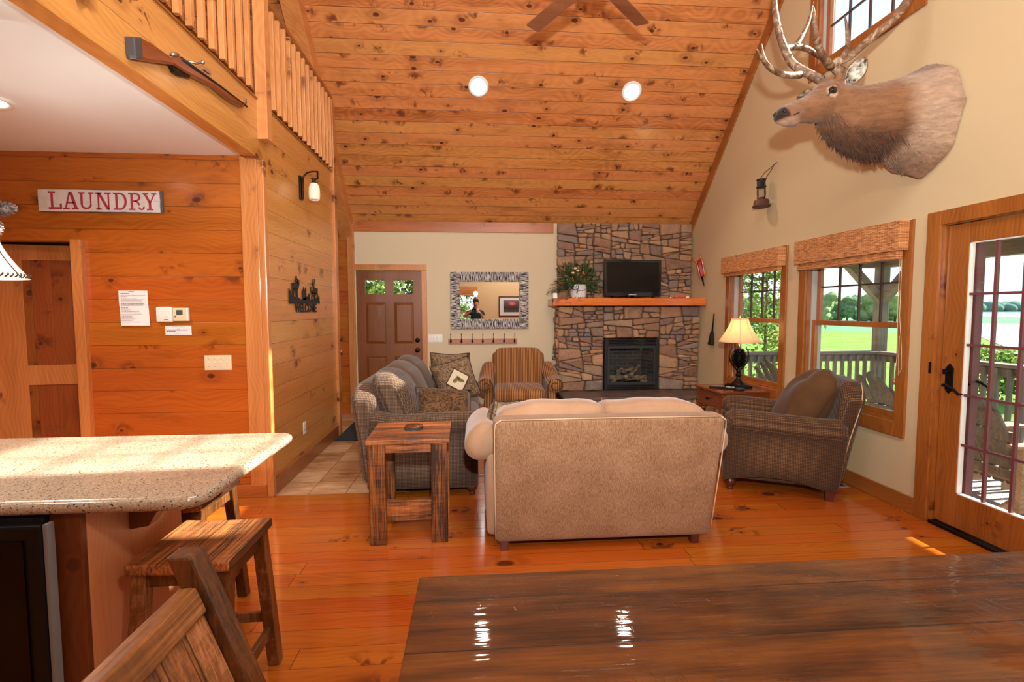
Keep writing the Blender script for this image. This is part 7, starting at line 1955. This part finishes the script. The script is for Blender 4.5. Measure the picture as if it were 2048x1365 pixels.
K = [((0, 0, 0.93), (0.175, 0.125)), ((0, 0, 1.12), (0.155, 0.115)), ((0, 0, 1.32), (0.185, 0.13)), ((0, 0.005, 1.44), (0.12, 0.09)), ((-0.19, 0, 1.42), 0.075), ((-0.29, 0.06, 1.35), 0.062), ((0.19, 0, 1.42), 0.075), ((0.225, 0.06, 1.30), 0.062)]
skin_obj('shirt', K, [(0, 1), (1, 2), (2, 3), (3, 4), (4, 5), (3, 6), (6, 7)], M['teal'], ph)
K = [((0, 0, 0.98), (0.165, 0.118)), ((-0.10, 0, 0.88), 0.105), ((-0.12, 0.01, 0.50), 0.075), ((-0.13, -0.01, 0.10), 0.06), ((0.10, 0, 0.88), 0.105), ((0.12, 0.01, 0.50), 0.075), ((0.13, -0.01, 0.10), 0.06)]
skin_obj('trousers', K, [(0, 1), (1, 2), (2, 3), (0, 4), (4, 5), (5, 6)], plain('khaki', srgb(120, 108, 88), 0.9), ph)
m = MB()
m.puff((0, 0.01, 1.765), (0.088, 0.104, 0.065), 0.06, n=6, fn=lambda p, x, y, z: (p.x, p.y - 0.012, p.z - (0.05 if y < 0 and z < 0 else 0) * abs(y)))
m.build('hair', plain('brown_hair', srgb(66, 46, 34), 0.8), ph)
m = MB()
for s_ in (-1, 1): m.ball((s_ * 0.032, 0.128, 1.69), 0.011, 0.008, 0.008)
m.build('eyes', M['wplast'], ph)
m = MB(); m.tube([(0, 0.125, 1.695), (0, 0.15, 1.65), (0, 0.135, 1.64)], [0.008, 0.014, 0.01], 8); m.build('nose', M['skin'], ph)
m = MB(); m.tube([(-0.025, 0.122, 1.605), (0, 0.13, 1.603), (0.025, 0.122, 1.605)], [0.003, 0.006, 0.003], 8); m.build('mouth', plain('lips', srgb(170, 96, 84), 0.5), ph)
for s_ in (-1, 1): MB().ball((s_ * 0.088, 0.03, 1.67), 0.010, 0.022, 0.032).build('ear', M['skin'], ph)
for s_ in (-1, 1): MB().puff((s_ * 0.135, 0.05, 0.045), (0.05, 0.135, 0.045), 0.035, n=4).build('shoe', M['matteb'], ph)
# camera with raised flash
t = thing('camera_with_flash', 'black camera with a raised flash, seen as a bright burst in the mirror', 'camera', (0, 0, 0))
MB().puff((0, -0.075, 1.495), (0.068, 0.035, 0.045), 0.012, n=3).puff((0, -0.075, 1.545), (0.028, 0.03, 0.02), 0.008, n=3).build('camera_body', M['matteb'], t)
MB().lathe([(0.036, -0.05), (0.038, -0.03), (0.040, -0.012), (0.030, -0.012), (0.028, -0.03)], (0, 0, 1.495), 24, axis=1).build('lens', M['gloss'], t)
MB().tube([(0.0, -0.09, 1.56), (0.02, -0.12, 1.70), (0.05, -0.13, 1.86)], 0.008, 8).build('bracket', M['matteb'], t)
MB().puff((0.05, -0.14, 1.90), (0.04, 0.035, 0.03), 0.008, n=3).build('flash_head', M['matteb'], t)
MB().box(0.018, 0.082, -0.104, -0.102, 1.88, 1.92).build('flash_window', emis('flash_glow', (0.95, 0.97, 1.0, 1), 160), t)
